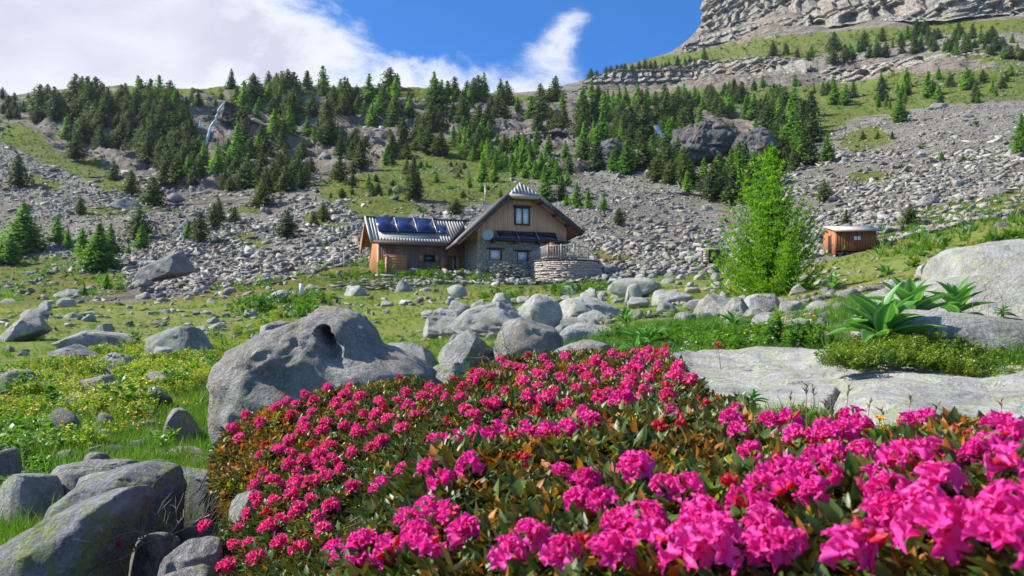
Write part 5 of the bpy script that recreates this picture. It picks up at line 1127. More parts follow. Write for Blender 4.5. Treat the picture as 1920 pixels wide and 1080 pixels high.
    # satellite dish
    m = MB(); n = 20; rr = np.linspace(0, .5, 5); c = np.array([.55, -1.35, 3.45]); D = np.array([-.5, -.82, .28]); D /= np.linalg.norm(D); U = np.cross(D, (0, 0, 1)); U /= np.linalg.norm(U); Wd = np.cross(U, D)
    V = [c - D * .09 + D * (r / .5) ** 2 * .09 + (U * math.cos(q) + Wd * math.sin(q)) * r for r in rr for q in np.arange(n) * 2 * math.pi / n]
    f4 = [[i * n + j, i * n + (j + 1) % n, (i + 1) * n + (j + 1) % n, (i + 1) * n + j] for i in range(4) for j in range(n)]; m.add(V, f4)
    dsh = m.build('satellite_dish', plain_mat('dish_grey', (.42, .43, .42), .6), R, True); m = MB(); m.bar(c - D * .1, (.7, -.1, 3.1), .05); m.bar(c - Wd * .48, c + D * .42, .025); m.build('dish_arm', M_AL, dsh)
    # wing
    m = MB(); m.box((-8.04, 4, -1.2), (0, 8.4, 3.05)); m.prism([(-8.04, 4, 3.05), (-8.04, 8.4, 3.05), (-8.04, 6.2, 5.25)], (8.6, 0, 0)); wing = m.build('wing_wall', M_DW, R)
    x = -8.04; win = (-3.87, -2.86, 1.35, 2.0); door = (-1.62, -.9, -1, 1.95)
    while x < -.05:
        w = .2; a, b = x + .006, x + w - .006; y0 = 3.94 - rg.uniform(0, .03); segs = [(-.6 if rg.random() < .5 else -.6, 3.0)]
        for q in (win, door):
            if b > q[0] - .02 and a < q[1] + .02: segs = [(-.6, q[2] - .02), (q[3] + .02, 3.0)] if q is win else [(q[3] + .02, 3.0)]
        [MB().box((a, y0, s0), (b, 4.0, s1)).build('plank', M_DW, wing) for s0, s1 in segs if s1 > s0]; x += w
    for k, y in enumerate(np.arange(4, 8.3, .2)):
        zt = 5.2 - abs(y + .1 - 6.2) * .98; MB().box((-8.1 - rg.uniform(0, .02), y + .005, -.8), (-8.04, y + .195, zt)).build('plank', M_OW, wing)
    MB().box((-8.16, 3.88, -.8), (-7.98, 4.02, 3.0)).build('corner_board', plain_mat('sunlit_post', (.62, .50, .36), .7), wing)
    window(*win[:2], *win[2:], 3.93, .04, False, M_DG, M_BW)
    for a, b in ((-4.35, -3.95), (-2.8, -2.42)): MB().box((a, 3.86, 1.33), (b, 3.92, 1.98)).build('shutter', M_OW, R)
    f = MB(); f.box((door[0], 3.9, -.5), (door[0] + .08, 4.03, 1.95)); f.box((door[1] - .08, 3.9, -.5), (door[1], 4.03, 1.95)); f.box((door[0] + .08, 3.9, 1.87), (door[1] - .08, 4.03, 1.95)); dr = f.build('door_frame', M_FR, R)
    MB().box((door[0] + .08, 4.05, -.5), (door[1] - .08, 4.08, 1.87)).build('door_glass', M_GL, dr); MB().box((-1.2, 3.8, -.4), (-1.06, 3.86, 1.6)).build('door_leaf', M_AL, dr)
    for x0, x1 in ((-.85, -.45), (-2.3, -1.75)): MB().box((x0, 3.87, 0), (x1, 3.93, 1.75)).build('board_panel', M_OW, R)
    # wing roof
    ze = 3.1; zrg = 5.56; P = [(-8.9, 3.2, ze), (-1.7, 3.2, ze), (.95, 6.2, zrg), (-8.9, 6.2, zrg)]
    wr = slab(P, .08, 'wing_roof', M_MT); slab([(-8.9, 6.2, zrg), (.95, 6.2, zrg), (-1.0, 9.2, ze), (-8.9, 9.2, ze)], .08, 'roof_slope', M_MT, wr)
    sl = lambda t: (3.2 + 3 * t, ze + (zrg - ze) * t)
    x = -8.8
    while x < .6:
        t1 = 1.0; t0 = 0.0
        if x > -1.7: t0 = (x + 1.7) / 2.65
        if -8.1 < x < -2.5: t0, t1 = 0.0, .1
        elif -2.5 <= x < -1.3: t0, t1 = max(t0, 0), .25
        if t0 < t1:
            a, b = sl(t0), sl(t1); MB().bar((x, a[0], a[1] + .03), (x, b[0], b[1] + .03), .12, .05).build('roof_rib', M_MR, wr)
        if -2.5 <= x < -1.3: a, b = sl(.72), sl(1); MB().bar((x, a[0], a[1] + .03), (x, b[0], b[1] + .03), .12, .05).build('roof_rib', M_MR, wr)
        x += .27
    m = MB(); m.bar((-8.95, 6.2, zrg + .03), (.9, 6.2, zrg + .03), .26, .06); m.build('ridge_cap', M_BW, wr)
    a, b = sl(0), sl(1); m = MB(); m.bar((-8.92, a[0] - .04, a[1] - .1), (-8.92, b[0], b[1] - .06), .07, .34); m.build('verge_board', M_MR, wr)
    m = MB(); m.prism([(-8.9, 6.2, zrg - .1), (-8.9, 9.3, 3.0), (-8.9, 9.3, 2.3), (-8.9, 8.6, 2.25), (-8.9, 8.45, 3.3), (-8.9, 6.6, 4.85)], (.06, 0, 0)); m.build('verge_cladding', M_OW, wr)
    m = MB(); m.prism([(-8.88, 6.2, zrg - .14), (-8.05, 6.2, zrg - .14), (-8.05, 9.1, 3.05), (-8.88, 9.1, 3.05)], (0, 0, -.05)); m.prism([(-8.88, 3.3, 3.05), (-8.05, 3.3, 3.05), (-8.05, 6.2, zrg - .14), (-8.88, 6.2, zrg - .14)], (0, 0, -.05)); m.build('soffit', M_OW, wr)
    m = MB(); m.box((-8.9, 3.12, 2.78), (-1.9, 3.2, 3.06)); m.build('fascia', wood_mat('eave_board', (.20, .12, .08), (.33, .22, .15), 4, 0, None, 0, 9), wr)
    for i in range(3):
        x0 = -8.0 + i * 1.83; (ya, za), (yb, zb2) = sl(.36), sl(.97); h = .10; m = MB(); e = .03
        m.hexa([(x0, ya, za + .03), (x0 + 1.72, ya, za + .03), (x0 + 1.72, yb, zb2 + .05), (x0, yb, zb2 + .05), (x0, ya - .07, za + h), (x0 + 1.72, ya - .07, za + h), (x0 + 1.72, yb - .07, zb2 + h), (x0, yb - .07, zb2 + h)]); sp = m.build('solar_panel', M_SOL, wr)
        MB().bar((x0 + 1.77, ya - .08, za + h + .01), (x0 + 1.77, yb - .08, zb2 + h + .01), .09, .05).build('panel_frame', M_AL, sp)
        MB().bar((x0, ya - .1, za + h), (x0 + 1.72, ya - .1, za + h), .05, .08).build('panel_edge', M_PV, sp)
    (ya, za), (yb, zb2) = sl(.36), sl(.66); m = MB(); m.prism([(-2.35, ya, za + .04), (-1.7, ya, za + .04), (-1.45, yb, zb2 + .04), (-2.2, yb, zb2 + .04)], (0, 0, .06)); m.build('skylight', M_SOL, wr)
    # aerial on the roof
    m = MB(); m.tube([(1.7, 3.0, 6.3), (1.7, 3.0, 8.6)], .035, 5); m.build('aerial', M_AL, R)
    return R
HUT = hut()
HM = HUT.matrix_basis.copy() if False else Matrix.Translation(HUT.location) @ Euler(HUT.rotation_euler).to_matrix().to_4x4()
def hutp(x, y, z): v = HM @ Vector((x, y, z)); return np.array(v)
# things standing in front of the wing
t = empty('storage_box', hutp(-7.75, 2.0, -.25), math.radians(20)); tag(t, 'tall orange wooden cabinet standing in front of the left wing', 'cabinet')
w = .24; b = MB().box((.04, .04, 0), (1.8, .8, 1.9)).build('body', M_OW, t)
for k in range(8): MB().box((.06, .0, .03 + k * .235), (1.8, .04, .255 + k * .235)).build('plank', M_OW, b)
MB().box((-.06, -.04, 1.9), (1.88, .86, 1.99)).build('lid', M_OW, t); MB().box((-.02, -.02, 0), (.06, .06, 1.9)).build('corner_post', plain_mat('pale_post', (.55, .40, .25), .7), t)
t = empty('garden_table', hutp(-4.2, 2.4, -.1), math.radians(20)); tag(t, 'dark wooden table with bench against the wing below its window', 'table')
for i in range(4): MB().box((0, .1 + i * .2, .72), (2.2, .28 + i * .2, .77)).build('plank', M_DW, t)
for x in (.15, 2.0):
    for y in (.15, .8): MB().box((x, y, 0), (x + .08, y + .08, .72)).build('leg', M_BW, t)
MB().box((.1, -.4, .4), (2.1, -.15, .45)).build('seat', M_DW, t); [MB().box((x, -.35, 0), (x + .07, -.2, .4)).build('leg', M_BW, t) for x in (.2, 1.9)]
t = empty('wheelbarrow', hutp(-5.2, 1.8, -.1), math.radians(40)); tag(t, 'grey wheelbarrow leaning by the table in front of the wing', 'wheelbarrow')
m = MB(); m.hexa([(-.3, -.25, .35), (.35, -.25, .3), (.35, .25, .3), (-.3, .25, .35), (-.5, -.35, .68), (.5, -.35, .62), (.5, .35, .62), (-.5, .35, .68)]); m.build('tray', M_AL, t)
m = MB(); m.tube([(.55 + .2 * math.cos(a), 0, .2 + .2 * math.sin(a)) for a in np.linspace(0, 6.28, 17)], .04, 6, False); m.build('wheel', M_BLK, t); m = MB()
for s in (-.25, .25): m.bar((.55, s * .3, .2), (-.95, s, .5), .04); m.bar((-.3, s, .4), (-.4, s, 0), .035)
m.build('handle', M_FR, t)
m = MB(); m.box((0, 0, 0), (2.4, .5, .16)); o = m.build('white_board', M_WH, None, loc=hutp(-8.9, .6, -.25), rot=(0, 0, math.radians(16))); tag(o, 'low white board lying on the grass at the left corner of the hut', 'board')

# ------------------------------------------------------------------ stone terrace with railing
BLK = []
for i in range(10):
    rg = np.random.default_rng(300 + i); P = np.array([(x, y, z) for x in (-.5, .5) for y in (-.5, .5) for z in (-.5, .5)]) * rg.uniform(.82, 1, (8, 3)); P = np.vstack([P, rg.uniform(-.5, .5, (4, 3)) * .98])
    V, Fc = hull(P); BLK.append(mesh_np('stone', V, Fc, [M_STN]))
def terrace():
    C = np.array([(1062 - 960) / F * 69.5, 69.5, 2.6]); R = empty('stone_terrace', C); tag(R, 'round dry-stone terrace with a grey wooden railing beside the hut', 'terrace'); rg = np.random.default_rng(8); H = 2.5; rad = 3.05
    m = MB(); n = 28; m.add([(0, 0, H)] + [((rad - .12) * math.cos(a), (rad - .12) * math.sin(a), z) for z in (-.6, H) for a in np.arange(n) * 2 * math.pi / n], [[1 + i, 1 + (i + 1) % n, 1 + n + (i + 1) % n, 1 + n + i] for i in range(n)], [[0, 1 + n + i, 1 + n + (i + 1) % n] for i in range(n)]); core = m.build('core', M_BLK, R)
    z = 0.0; k = 0
    while z < H - .06:
        h = rg.uniform(.12, .19); a = math.pi + .1
        while a < 2 * math.pi + .35 and k < 298:
            w = rg.uniform(.28, .85); da = w / rad; ac = a + da / 2; zc = z + h / 2; x, y = rad * math.cos(ac), rad * math.sin(ac)
            if not (-1.15 < x < -.72 and zc < .55 and y < 0):
                link('stone', BLK[rg.integers(0, 10)], R, (x * (1 - z * .012), y * (1 - z * .012), zc), (rg.normal(0, .04), rg.normal(0, .05), ac + math.pi / 2), (w * 1.08, rg.uniform(.22, .4), h * 1.1)); k += 1
            a += da
        z += h
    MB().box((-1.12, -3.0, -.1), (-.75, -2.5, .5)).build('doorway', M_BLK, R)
    m = MB()
    for i in range(26): m.box((-2.9 + i * .225, -3.0 * math.sqrt(max(0, 1 - ((-2.8 + i * .225) / 3.1) ** 2)) * .96, H + .01), (-2.9 + i * .225 + .2, 2.6, H + .06))
    m.build('deck', M_TM, R)
    pts = [at(997, 0, 71.0), at(1027, 0, 67.0), at(1052, 0, 66.6), at(1076, 0, 66.8), at(1103, 0, 68.3)]; P = [(p[0] - C[0], p[1] - C[1], H + .05) for p in pts]
    rl = MB(); rl.bar((P[0][0], P[0][1], H + .1), (P[0][0], P[0][1], H + 1.3), .12); rail = rl.build('railing', M_TM, R)
    for a, b in zip(P[:-1], P[1:]):
        a = np.array(a); b = np.array(b); MB().bar((b[0], b[1], H), (b[0], b[1], H + 1.32), .13).build('post', M_TM, rail)
        for z in (.22, 1.15): MB().bar(a + (0, 0, z), b + (0, 0, z), .06, .12).build('rail', M_TM, rail)
        n = int(np.linalg.norm(b - a) / .2)
        for i in range(1, n): q = a + (b - a) * i / n; MB().bar(q + (0, 0, .1), q + (0, 0, 1.12), .12, .05).build('baluster', M_TM, rail)
    # stair wall and stair rail going down on the right
    D = np.array(P[-1]); E = at(1148, 0, 68.5) - C; E[2] = .2; nst = 9
    for i in range(nst):
        q = D + (E - D) * (i + .5) / nst; zt = H + (.25 - H) * (i + .5) / nst; link('stone', BLK[i], R, (q[0], q[1], zt / 2 - .1), (0, 0, .1), (.62, 1.3, zt + .25))
        for s in range(int(zt / .22)): link('stone', BLK[(i + s) % 10], R, (q[0] + rg.uniform(-.1, .1), q[1] - .6, s * .22), (0, 0, rg.normal(0, .1)), (.55, .25, .2))
    for z in (.35, 1.05): MB().bar(D + (0, 0, z), E + (0, 0, z), .06, .1).build('stair_rail', M_TM, rail)
    for i in range(1, 5): q = D + (E - D) * i / 4.2; q[2] = D[2] + (E[2] - D[2]) * i / 4.2; MB().bar(q, q + (0, 0, 1.15), .1).build('post', M_TM, rail)
    return R
terrace()
t = empty('terrace_chair', at(1037, 476, 68.6), .3); tag(t, 'orange brown wooden chair on the terrace behind the railing', 'chair')
MB().box((-.25, -.25, .42), (.25, .25, .47)).build('seat', M_OW, t); MB().box((-.25, .22, .47), (.25, .26, 1.0)).build('backrest', M_OW, t)
for x in (-.24, .2):
    for y in (-.24, .2): MB().box((x, y, 0), (x + .04, y + .04, .42)).build('leg', M_OW, t)

# ------------------------------------------------------------------ rough walls
def rough_wall(name, pts, zs, thick, size, label, seed, flat=.6, mats=None):
    """pts: (px, Y) path; zs: (bottom py, top py) at each point; single stones"""
    rg = np.random.default_rng(seed); P = np.array([at(px, b, Y) for (px, Y), (b, t) in zip(pts, zs)]); Tz = np.array([at(px, t, Y)[2] for (px, Y), (b, t) in zip(pts, zs)])
    d = np.r_[0, np.cumsum(np.linalg.norm(np.diff(P[:, :2], axis=0), axis=1))]; R = empty(name, P[0] - (0, 0, .1)); tag(R, label, 'wall'); s = 0; k = 0
    mm = mats or STM
    while s < d[-1]:
        w = size * rg.uniform(.7, 1.5); x = np.interp(s + w / 2, d, P[:, 0]); y = np.interp(s + w / 2, d, P[:, 1]); z0 = np.interp(s, d, P[:, 2]); z1 = np.interp(s, d, Tz) + rg.normal(0, .08); z = z0 - .1
        while z < z1 and k < 298:
            h = size * flat * rg.uniform(.6, 1.2); link('stone', mm[rg.integers(0, len(mm))], R, np.array([x, y + rg.uniform(-.5, .5) * thick, z + h / 2]) - (P[0] - (0, 0, .1)), (rg.normal(0, .2), rg.normal(0, .2), rg.uniform(-.5, .5) + (3.14 if rg.random() < .5 else 0)), np.array([w * .62, w * .55, h * .75])); z += h * .85; k += 1
        s += w * .8
    return R
STM = [t for t in tm if t]
gp = []
rough_wall('dry_stone_wall', [(600, 62), (660, 61), (720, 60), (780, 60), (835, 60)], [(552, 540), (556, 531), (562, 528), (562, 534), (556, 545)], .5, .5, 'low dry-stone retaining wall under the nettles before the hut', 41)
rough_wall('dry_stone_wall', [(617, 62.3), (700, 61.3), (760, 61), (830, 60.8)], [(546, 534), (548, 526), (548, 528), (548, 538)], .5, .45, 'upper row of the rubble wall before the hut', 43)
rough_wall('ruined_wall', [(932, 66.5), (950, 66), (970, 66), (990, 66.3)], [(528, 500), (530, 497), (530, 502), (528, 506)], .5, .42, 'rough ruined stone wall left of the round terrace', 44, .5)
rough_wall('stone_pier', [(918, 66), (928, 66.2)], [(531, 500), (531, 496)], .4, .34, 'dark crumbling stone pier at the left end of the ruined wall', 45, .5)

# ------------------------------------------------------------------ the red shed
def shed():
    M_RW = wood_mat('red_shed_boards', (.22, .075, .03), (.36, .13, .055), 6, 2, (.14, .06, .035), .4, .2); M_RL = wood_mat('sunlit_shed_boards', (.34, .12, .05), (.50, .20, .085), 6, 2, None, 0, .2, wax=1)  # second boards are a brighter copy, sunlight on the gable put into the colour
    p = at(1567, 470, 60); R = empty('wooden_shed', p, math.radians(-4)); tag(R, 'small red brown wooden shed with a pale roof on stone footing', 'shed'); rg = np.random.default_rng(4)
    Lx, D = 3.0, 2.7
    m = MB(); m.box((.03, .03, .0), (Lx - .03, D, 1.5)); m.prism([(.03, .03, 1.5), (.03, D, 1.5), (.03, D * .75, 1.95)], (Lx - .06, 0, 0)); core = m.build('wall', M_RW, R)
    for i in range(15): a = i * .2; MB().box((a + .004, -.02 - rg.uniform(0, .02), -.02), (a + .196, .03, 1.52)).build('plank', M_RW, core)
    for i in range(13): y = i * .207; zt = 1.5 + min(y / (D * .75), (D - y) / (D * .25)) * .4; MB().box((-.03 - rg.uniform(0, .02), y + .004, -.35 - .05 * i * 0), (.03, y + .203, zt)).build('plank', M_RL, core)
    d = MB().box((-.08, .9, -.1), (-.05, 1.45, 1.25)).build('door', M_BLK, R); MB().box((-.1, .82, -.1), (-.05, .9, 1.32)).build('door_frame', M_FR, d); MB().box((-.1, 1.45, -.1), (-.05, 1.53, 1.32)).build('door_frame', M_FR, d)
    w = MB().box((1.3, -.07, .75), (1.85, -.045, 1.12)).build('window', M_FR, R)
    for a in (1.33, 1.6): MB().box((a, -.085, .79), (a + .22, -.07, 1.08)).build('pane', M_WH, w)
    rf = MB().prism([(-.25, -.25, 1.5), (Lx + .35, -.25, 1.5), (Lx + .35, D * .8, 2.06), (-.25, D * .8, 2.06)], (0, 0, .06)).build('roof', M_MR, R)
    MB().prism([(-.25, D * .8, 2.0), (Lx + .35, D * .8, 2.0), (Lx + .35, D + .3, 1.5), (-.25, D + .3, 1.5)], (0, 0, .06)).build('roof_slope', M_MR, rf)
    MB().box((-.27, -.28, 1.42), (Lx + .36, -.24, 1.5)).build('fascia', M_RL, rf)
    for k in range(14): link('stone', STM[k % 12], R, (k * .24, .15, -.18), (0, 0, k), (.24, .2, .18))
shed()
t = empty('stone_shelter', at(1325, 492, 64), 0); tag(t, 'low stone shelter with a flat roof and dark opening beside the larch', 'shelter')
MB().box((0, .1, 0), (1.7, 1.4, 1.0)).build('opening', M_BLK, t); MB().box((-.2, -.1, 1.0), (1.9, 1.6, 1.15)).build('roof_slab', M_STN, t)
for i in range(5): link('stone', BLK[i], t, (-.05, 0, .1 + i * .2), (0, 0, 0), (.4, .4, .22))
M_PLK = wood_mat('shelter_planks', (.10, .08, .06), (.18, .14, .10), 4, 2)
for i in range(4): MB().box((.2 + i * .38, .02, .1), (.55 + i * .38, .09, .98)).build('plank', M_PLK, t)
o = MB().tube([(0, 0, 0), (0, 0, .52)], .1, 10).build('marker_post', M_WH, None, True, loc=at(565, 551, 40)); tag(o, 'short white post standing in the meadow left of the stone wall', 'post')
for px, h, lb in ((625, 2.2, 'thin white pole on the scree, left of the two'), (644, 1.6, 'thin short white pole near the left corner of the hut')):
    o = MB().tube([(0, 0, 0), (0, 0, h)], .03, 5).build('pole', M_WH, None, loc=at(px, 503, 74)); tag(o, lb, 'pole')

# ------------------------------------------------------------------ waterfalls and stream
def water_mat():
    n = NT('falling_water'); f = n.noise(n.pos((.6, .6, .12)), 1, 6, .7); col = n.mix(n.ramp(f, .35, .6), (.25, .30, .40), (.72, .76, .82)); return n.done(n.bsdf(col, .35, n.bump(f, .6, .3)))
M_WA = water_mat()
def fall(pts, wd, label, off=1.2):
    V = []; 
    P = []
    for i in range(len(pts) - 1):
        for t in np.linspace(0, 1, 8, endpoint=i == len(pts) - 2): P.append([pts[i][j] * (1 - t) + pts[i + 1][j] * t for j in range(3)])
    rg = np.random.default_rng(int(pts[0][0])); 
    Ym = min(q[2] for q in P)
    for px, py, Y in P:
        Y = Ym - 1; c = at(px, py, Y); w = wd * rg.uniform(.6, 1.3); dx = rg.normal(0, .06)
        V += [c + (-w / 2 + dx, 0, 0), c + (-w / 6 + dx, -.35, .05), c + (w / 6 + dx, -.35, .05), c + (w / 2 + dx, 0, 0)]
    n = len(P); F4 = [[i * 4 + j, i * 4 + j + 1, i * 4 + j + 5, i * 4 + j + 4] for i in range(n - 1) for j in range(3)]
    o = link('waterfall', mesh_np('waterfall', np.array(V), np.array(F4), [M_WA], smooth=True)); tag(o, label, kind='structure')
def fy(px, py, back=5): 
    Y = float(hit(px, py, 50)[1][0]); return (px, py, Y - back)
fall([fy(421, 192, 9), fy(411, 205, 9), fy(404, 225, 9), fy(394, 240, 10), fy(390, 255, 10), fy(385, 272, 10)], .9, 'thin white waterfall on the left cliff')
fall([fy(376, 226, 9), fy(374, 240, 9)], .9, 'short thread of water left of the left waterfall')
fall([fy(1229, 236, 16), fy(1238, 250, 16), fy(1250, 262, 16), fy(1262, 284, 16)], 1.6, 'white waterfall in the gully forest')
for a in ([(352, 355), (362, 352), (372, 357)], [(325, 440), (340, 424), (352, 412)], [(340, 437), (343, 445), (345, 452)]):
    fall([fy(x, y, 2) for x, y in a], .3, 'glint of the stream among the stones')
# ------------------------------------------------------------------ the large bright larch
def big_larch():
    rg = np.random.default_rng(12); Y = 29.0; X = (1447 - 960) / F * Y; zb = float(ground(X, Y)) - .1; ztop = (HZ - 278) / F * Y; H = ztop - zb
    R = empty('larch_tree', (X, Y, zb)); tag(R, 'large bright green larch with feathery branches standing among the pale boulders', 'tree')
    m = MB(); tr = [[(0, 0, 0), (.05, 0, H * .3), (-.02, 0, H * .65), (.0, 0, H)], [(.5, .2, 0), (.55, .15, H * .25), (.45, .1, H * .5), (.35, 0, H * .66)], [(-.3, -.1, 0), (-.42, -.05, H * .3), (-.45, 0, H * .5), (-.42, 0, H * .72)]]
    for t, r in zip(tr, (.09, .07, .06)): m.tube(t, [r, r * .75, r * .45, .01], 7)
    m.build('trunk', M_BARK, R, True)
    TP = []; TD = []; bm = MB(); nb = 540
    for i in range(nb):
        k = rg.choice(3, p=[.62, .2, .18]); zmax = (1.0, .66, .72)[k]; z = (.035 + (zmax - .035) * (((i % 27) + rg.uniform(-.16, .16)) / 27)) ; t = z
        tp = np.array([np.interp(z * H, [q[2] for q in tr[k]], [q[j] for q in tr[k]]) for j in range(2)])
        a = rg.uniform(0, 6.28); prof = np.interp(t, [0, .08, .25, .45, .65, .82, .93, 1], [1.75, 2.15, 1.75, 1.3, .84, .42, .2, .06]) * 1.06 * (1.12 if math.cos(a) < 0 else .92)
        L = prof * rg.uniform(.4, 1.28) * (1 if k == 0 else .72); n = max(4, int(L / .16)); up = rg.uniform(.05, .5) + t * .5; pts = []
        for q in range(n + 1):
            s = q / n; r = L * s; pts.append((tp[0] + r * math.cos(a), tp[1] + r * math.sin(a), z * H + r * up * .35 - L * .22 * math.sin(s * 2.6) + L * .42 * s ** 3 * (1 + t)))
        pts = np.array(pts); bm.tube(pts, np.linspace(.016 * (1.2 - t), .003, n + 1), 4, False)
        for q in range(1, n + 1):
            d = pts[q] - pts[q - 1]; d /= np.linalg.norm(d); side = np.cross(d, (0, 0, 1)); side /= np.linalg.norm(side) + 1e-6; fr = q / n
            for sgn in (-1, 1, 0):
                tl = (.09 + .24 * L * .35 * math.sin(math.pi * min(1, fr * .9 + .1))) * rg.uniform(.5, 1.2); dr = side * sgn * .9 + d * .8 + np.array([0, 0, rg.uniform(-.2, .45)]); dr /= np.linalg.norm(dr)
                for u in np.arange(0, tl, .036): TP.append(pts[q] + dr * u + rg.normal(0, .012, 3) + (0, 0, -u * u * .25)); TD.append(dr + rg.normal(0, .5, 3))
    # upright leader shoots
    for i in range(26):
        z = rg.uniform(.62, .97); a = rg.uniform(0, 6.28); r = (1 - z) * 1.5 * rg.uniform(.2, .95); b = np.array([r * math.cos(a), r * math.sin(a), z * H]); l = rg.uniform(.18, .45)
        bm.tube([b, b + (0.03, 0, l)], [.006, .002], 4, False)
        for u in np.arange(0, l, .03): TP.append(b + (0.03 * u, 0, u) + rg.normal(0, .008, 3)); TD.append(rg.normal(0, .6, 3) + (0, 0, .6))
    for u in np.arange(0, .8, .03): TP.append(np.array([0, 0, H - .6 + u]) + rg.normal(0, .015, 3)); TD.append(rg.normal(0, .6, 3) + (0, 0, .5))
    tag(bm.build('branches', M_BARK, R), kind='stuff')
    P = np.repeat(np.array(TP), 2, 0); D = np.repeat(np.array(TD), 2, 0) + rg.normal(0, .45, (len(P), 3)); D /= np.linalg.norm(D, axis=1, keepdims=True); S = np.cross(D, rg.normal(size=D.shape)); S /= np.linalg.norm(S, axis=1, keepdims=True)
    l = rg.uniform(.045, .085, (len(P), 1)); w = l * .28
    V = np.stack([P - S * w * .6, P + D * l * .5 - S * w, P + D * l, P + D * l * .5 + S * w], 1).reshape(-1, 3)
    n = NT('fresh_larch_needles'); c = n.mix(n.ramp(n.noise(n.pos(), 1.6, 4, .6), .3, .7), (.10, .27, .012), (.30, .48, .03)); c = n.mix(n.math('MULTIPLY', n.ramp(n.noise(n.pos(), 14, 2, .6), .5, .7), .5), c, (.26, .42, .05))
    b = n.bsdf(c, .6, spec=.25); t = n.N.new('ShaderNodeBsdfTranslucent'); n.put(t.inputs[0], n.mix(1.0, c, (1.3, 1.5, .6), 'MULTIPLY')); mx = n.N.new('ShaderNodeMixShader'); mx.inputs[0].default_value = .45; n.L.new(b, mx.inputs[1]); n.L.new(t.outputs[0], mx.inputs[2])
    o = link('crown', mesh_np('crown', V, np.arange(len(V)).reshape(-1, 4), [n.done(mx.outputs[0])]), R)
big_larch()

# ------------------------------------------------------------------ leaves and blades
def leafs(P, D, N, L, Wd, fold=.25, curl=.3, rows=3):
    """many leaves at once: P base, D direction, N up side, arrays"""
    n = len(P); D = D / np.linalg.norm(D, axis=1, keepdims=True); S = np.cross(D, N); S /= np.linalg.norm(S, axis=1, keepdims=True) + 1e-9; U = np.cross(S, D)
    V = []; prof = [.25, 1, .85, 0] if rows == 3 else [.3, .8, 1, .85, .5, 0] if rows == 5 else [.4, 1, 0]
    m = len(prof)
    for i, w in enumerate(prof):
        t = i / (m - 1); c = P + D * (L * t)[:, None] - U * (L * curl * t * t)[:, None]; o = S * (Wd * w)[:, None]; f = U * (Wd * w * fold)[:, None]
        V += [c - o + f, c, c + o + f]
    V = np.stack(V, 1); k = m * 3; b = (np.arange(n) * k)[:, None]; F4 = []
    for i in range(m - 1):
        for j in (0, 1): F4.append(np.stack([b[:, 0] + i * 3 + j, b[:, 0] + i * 3 + j + 1, b[:, 0] + i * 3 + j + 4, b[:, 0] + i * 3 + j + 3], -1))
    return V.reshape(-1, 3), np.concatenate(F4)
def rnd_dirs(rg, n, lo, hi): a = rg.uniform(0, 6.28, n); e = rg.uniform(lo, hi, n); return np.stack([np.cos(a) * np.cos(e), np.sin(a) * np.cos(e), np.sin(e)], -1)
Z1 = lambda n: np.tile([0, 0, 1.], (n, 1))
M_GR = leaf_mat('grass_blade', (.07, .16, .015), (.17, .29, .03), .5, .35, .35, .8)
M_GD = leaf_mat('deep_grass_blade', (.03, .12, .012), (.08, .22, .02), .45, .35, .35, .8)
M_GY = leaf_mat('dry_grass_blade', (.20, .21, .05), (.38, .33, .12), .6, .3, .25, .8)
def tuft(seed, n, mat, wid=.016, lean=.9):
    rg = np.random.default_rng(seed); P = np.stack([rg.normal(0, .14, n), rg.normal(0, .14, n), np.zeros(n) - .03], -1); D = rnd_dirs(rg, n, lean, 1.5); L = rg.uniform(.5, 1.05, n)
    V, F4 = leafs(P, D, rnd_dirs(rg, n, -.2, .3), L, np.full(n, wid), .3, rg.uniform(.15, .5), 2); return mesh_np('tuft', V, F4, [mat])
templates('grass', [tuft(i, 26, M_GR) for i in range(4)] + [tuft(10 + i, 26, M_GD) for i in range(2)] + [tuft(20 + i, 18, M_GY, .012) for i in range(2)])
templates('farturf', [tuft(30 + i, 16, M_GR, .05, .6) for i in range(3)] + [tuft(40 + i, 14, M_GD, .05, .6) for i in range(2)] + [tuft(50 + i, 12, M_GY, .05, .6) for i in range(1)])
def herb(seed, n, mat, ll, wd, hh=1.0, flower=None, stem=True, lo=-.1, hi=.9, spread=.42, fm=None, fl=0, fs=.05):
    rg = np.random.default_rng(seed); ns = 9; sp = rnd_dirs(rg, ns, .6, 1.5); P = []; D = []
    for i in range(n): s = sp[rg.integers(0, ns)]; t = rg.uniform(.15, 1) ** .7; p = s * t * hh + (0, 0, -.02) + rg.normal(0, .04, 3); p[:2] *= spread / .42; P.append(p); D.append(rnd_dirs(rg, 1, lo, hi)[0] + s * .3)
    P = np.array(P); D = np.array(D); L = ll * rg.uniform(.6, 1.2, n); V, F4 = leafs(P, D, Z1(n) + rg.normal(0, .25, (n, 3)), L, L * wd, .2, .3, 3); mi = np.zeros(len(F4)); mats = [mat]; fs4 = [F4]
    if fl:
        k = fl; q = sp[rg.integers(0, ns, k)] * hh * rg.uniform(.85, 1.12, (k, 1)) + rg.normal(0, .05, (k, 3)); q[:, 2] = np.abs(q[:, 2]); q = np.repeat(q, 4, 0); d = rnd_dirs(rg, len(q), .1, .9); V2, G4 = leafs(q, d, Z1(len(q)), np.full(len(q), fs), np.full(len(q), fs * .4), .2, .1, 2)
        fs4.append(G4 + len(V)); V = np.vstack([V, V2]); mi = np.r_[mi, np.ones(len(G4))]; mats.append(fm)
    return mesh_np('herb', V, fs4, mats, mi)
M_YF = plain_mat('yellow_petal', (.80, .55, .02), .6, 0, 5, .15); M_OF = plain_mat('orange_petal', (.85, .36, .02), .6, 0, 5, .15); M_WF = plain_mat('white_petal', (.75, .75, .70), .6, 0, 5, .05)
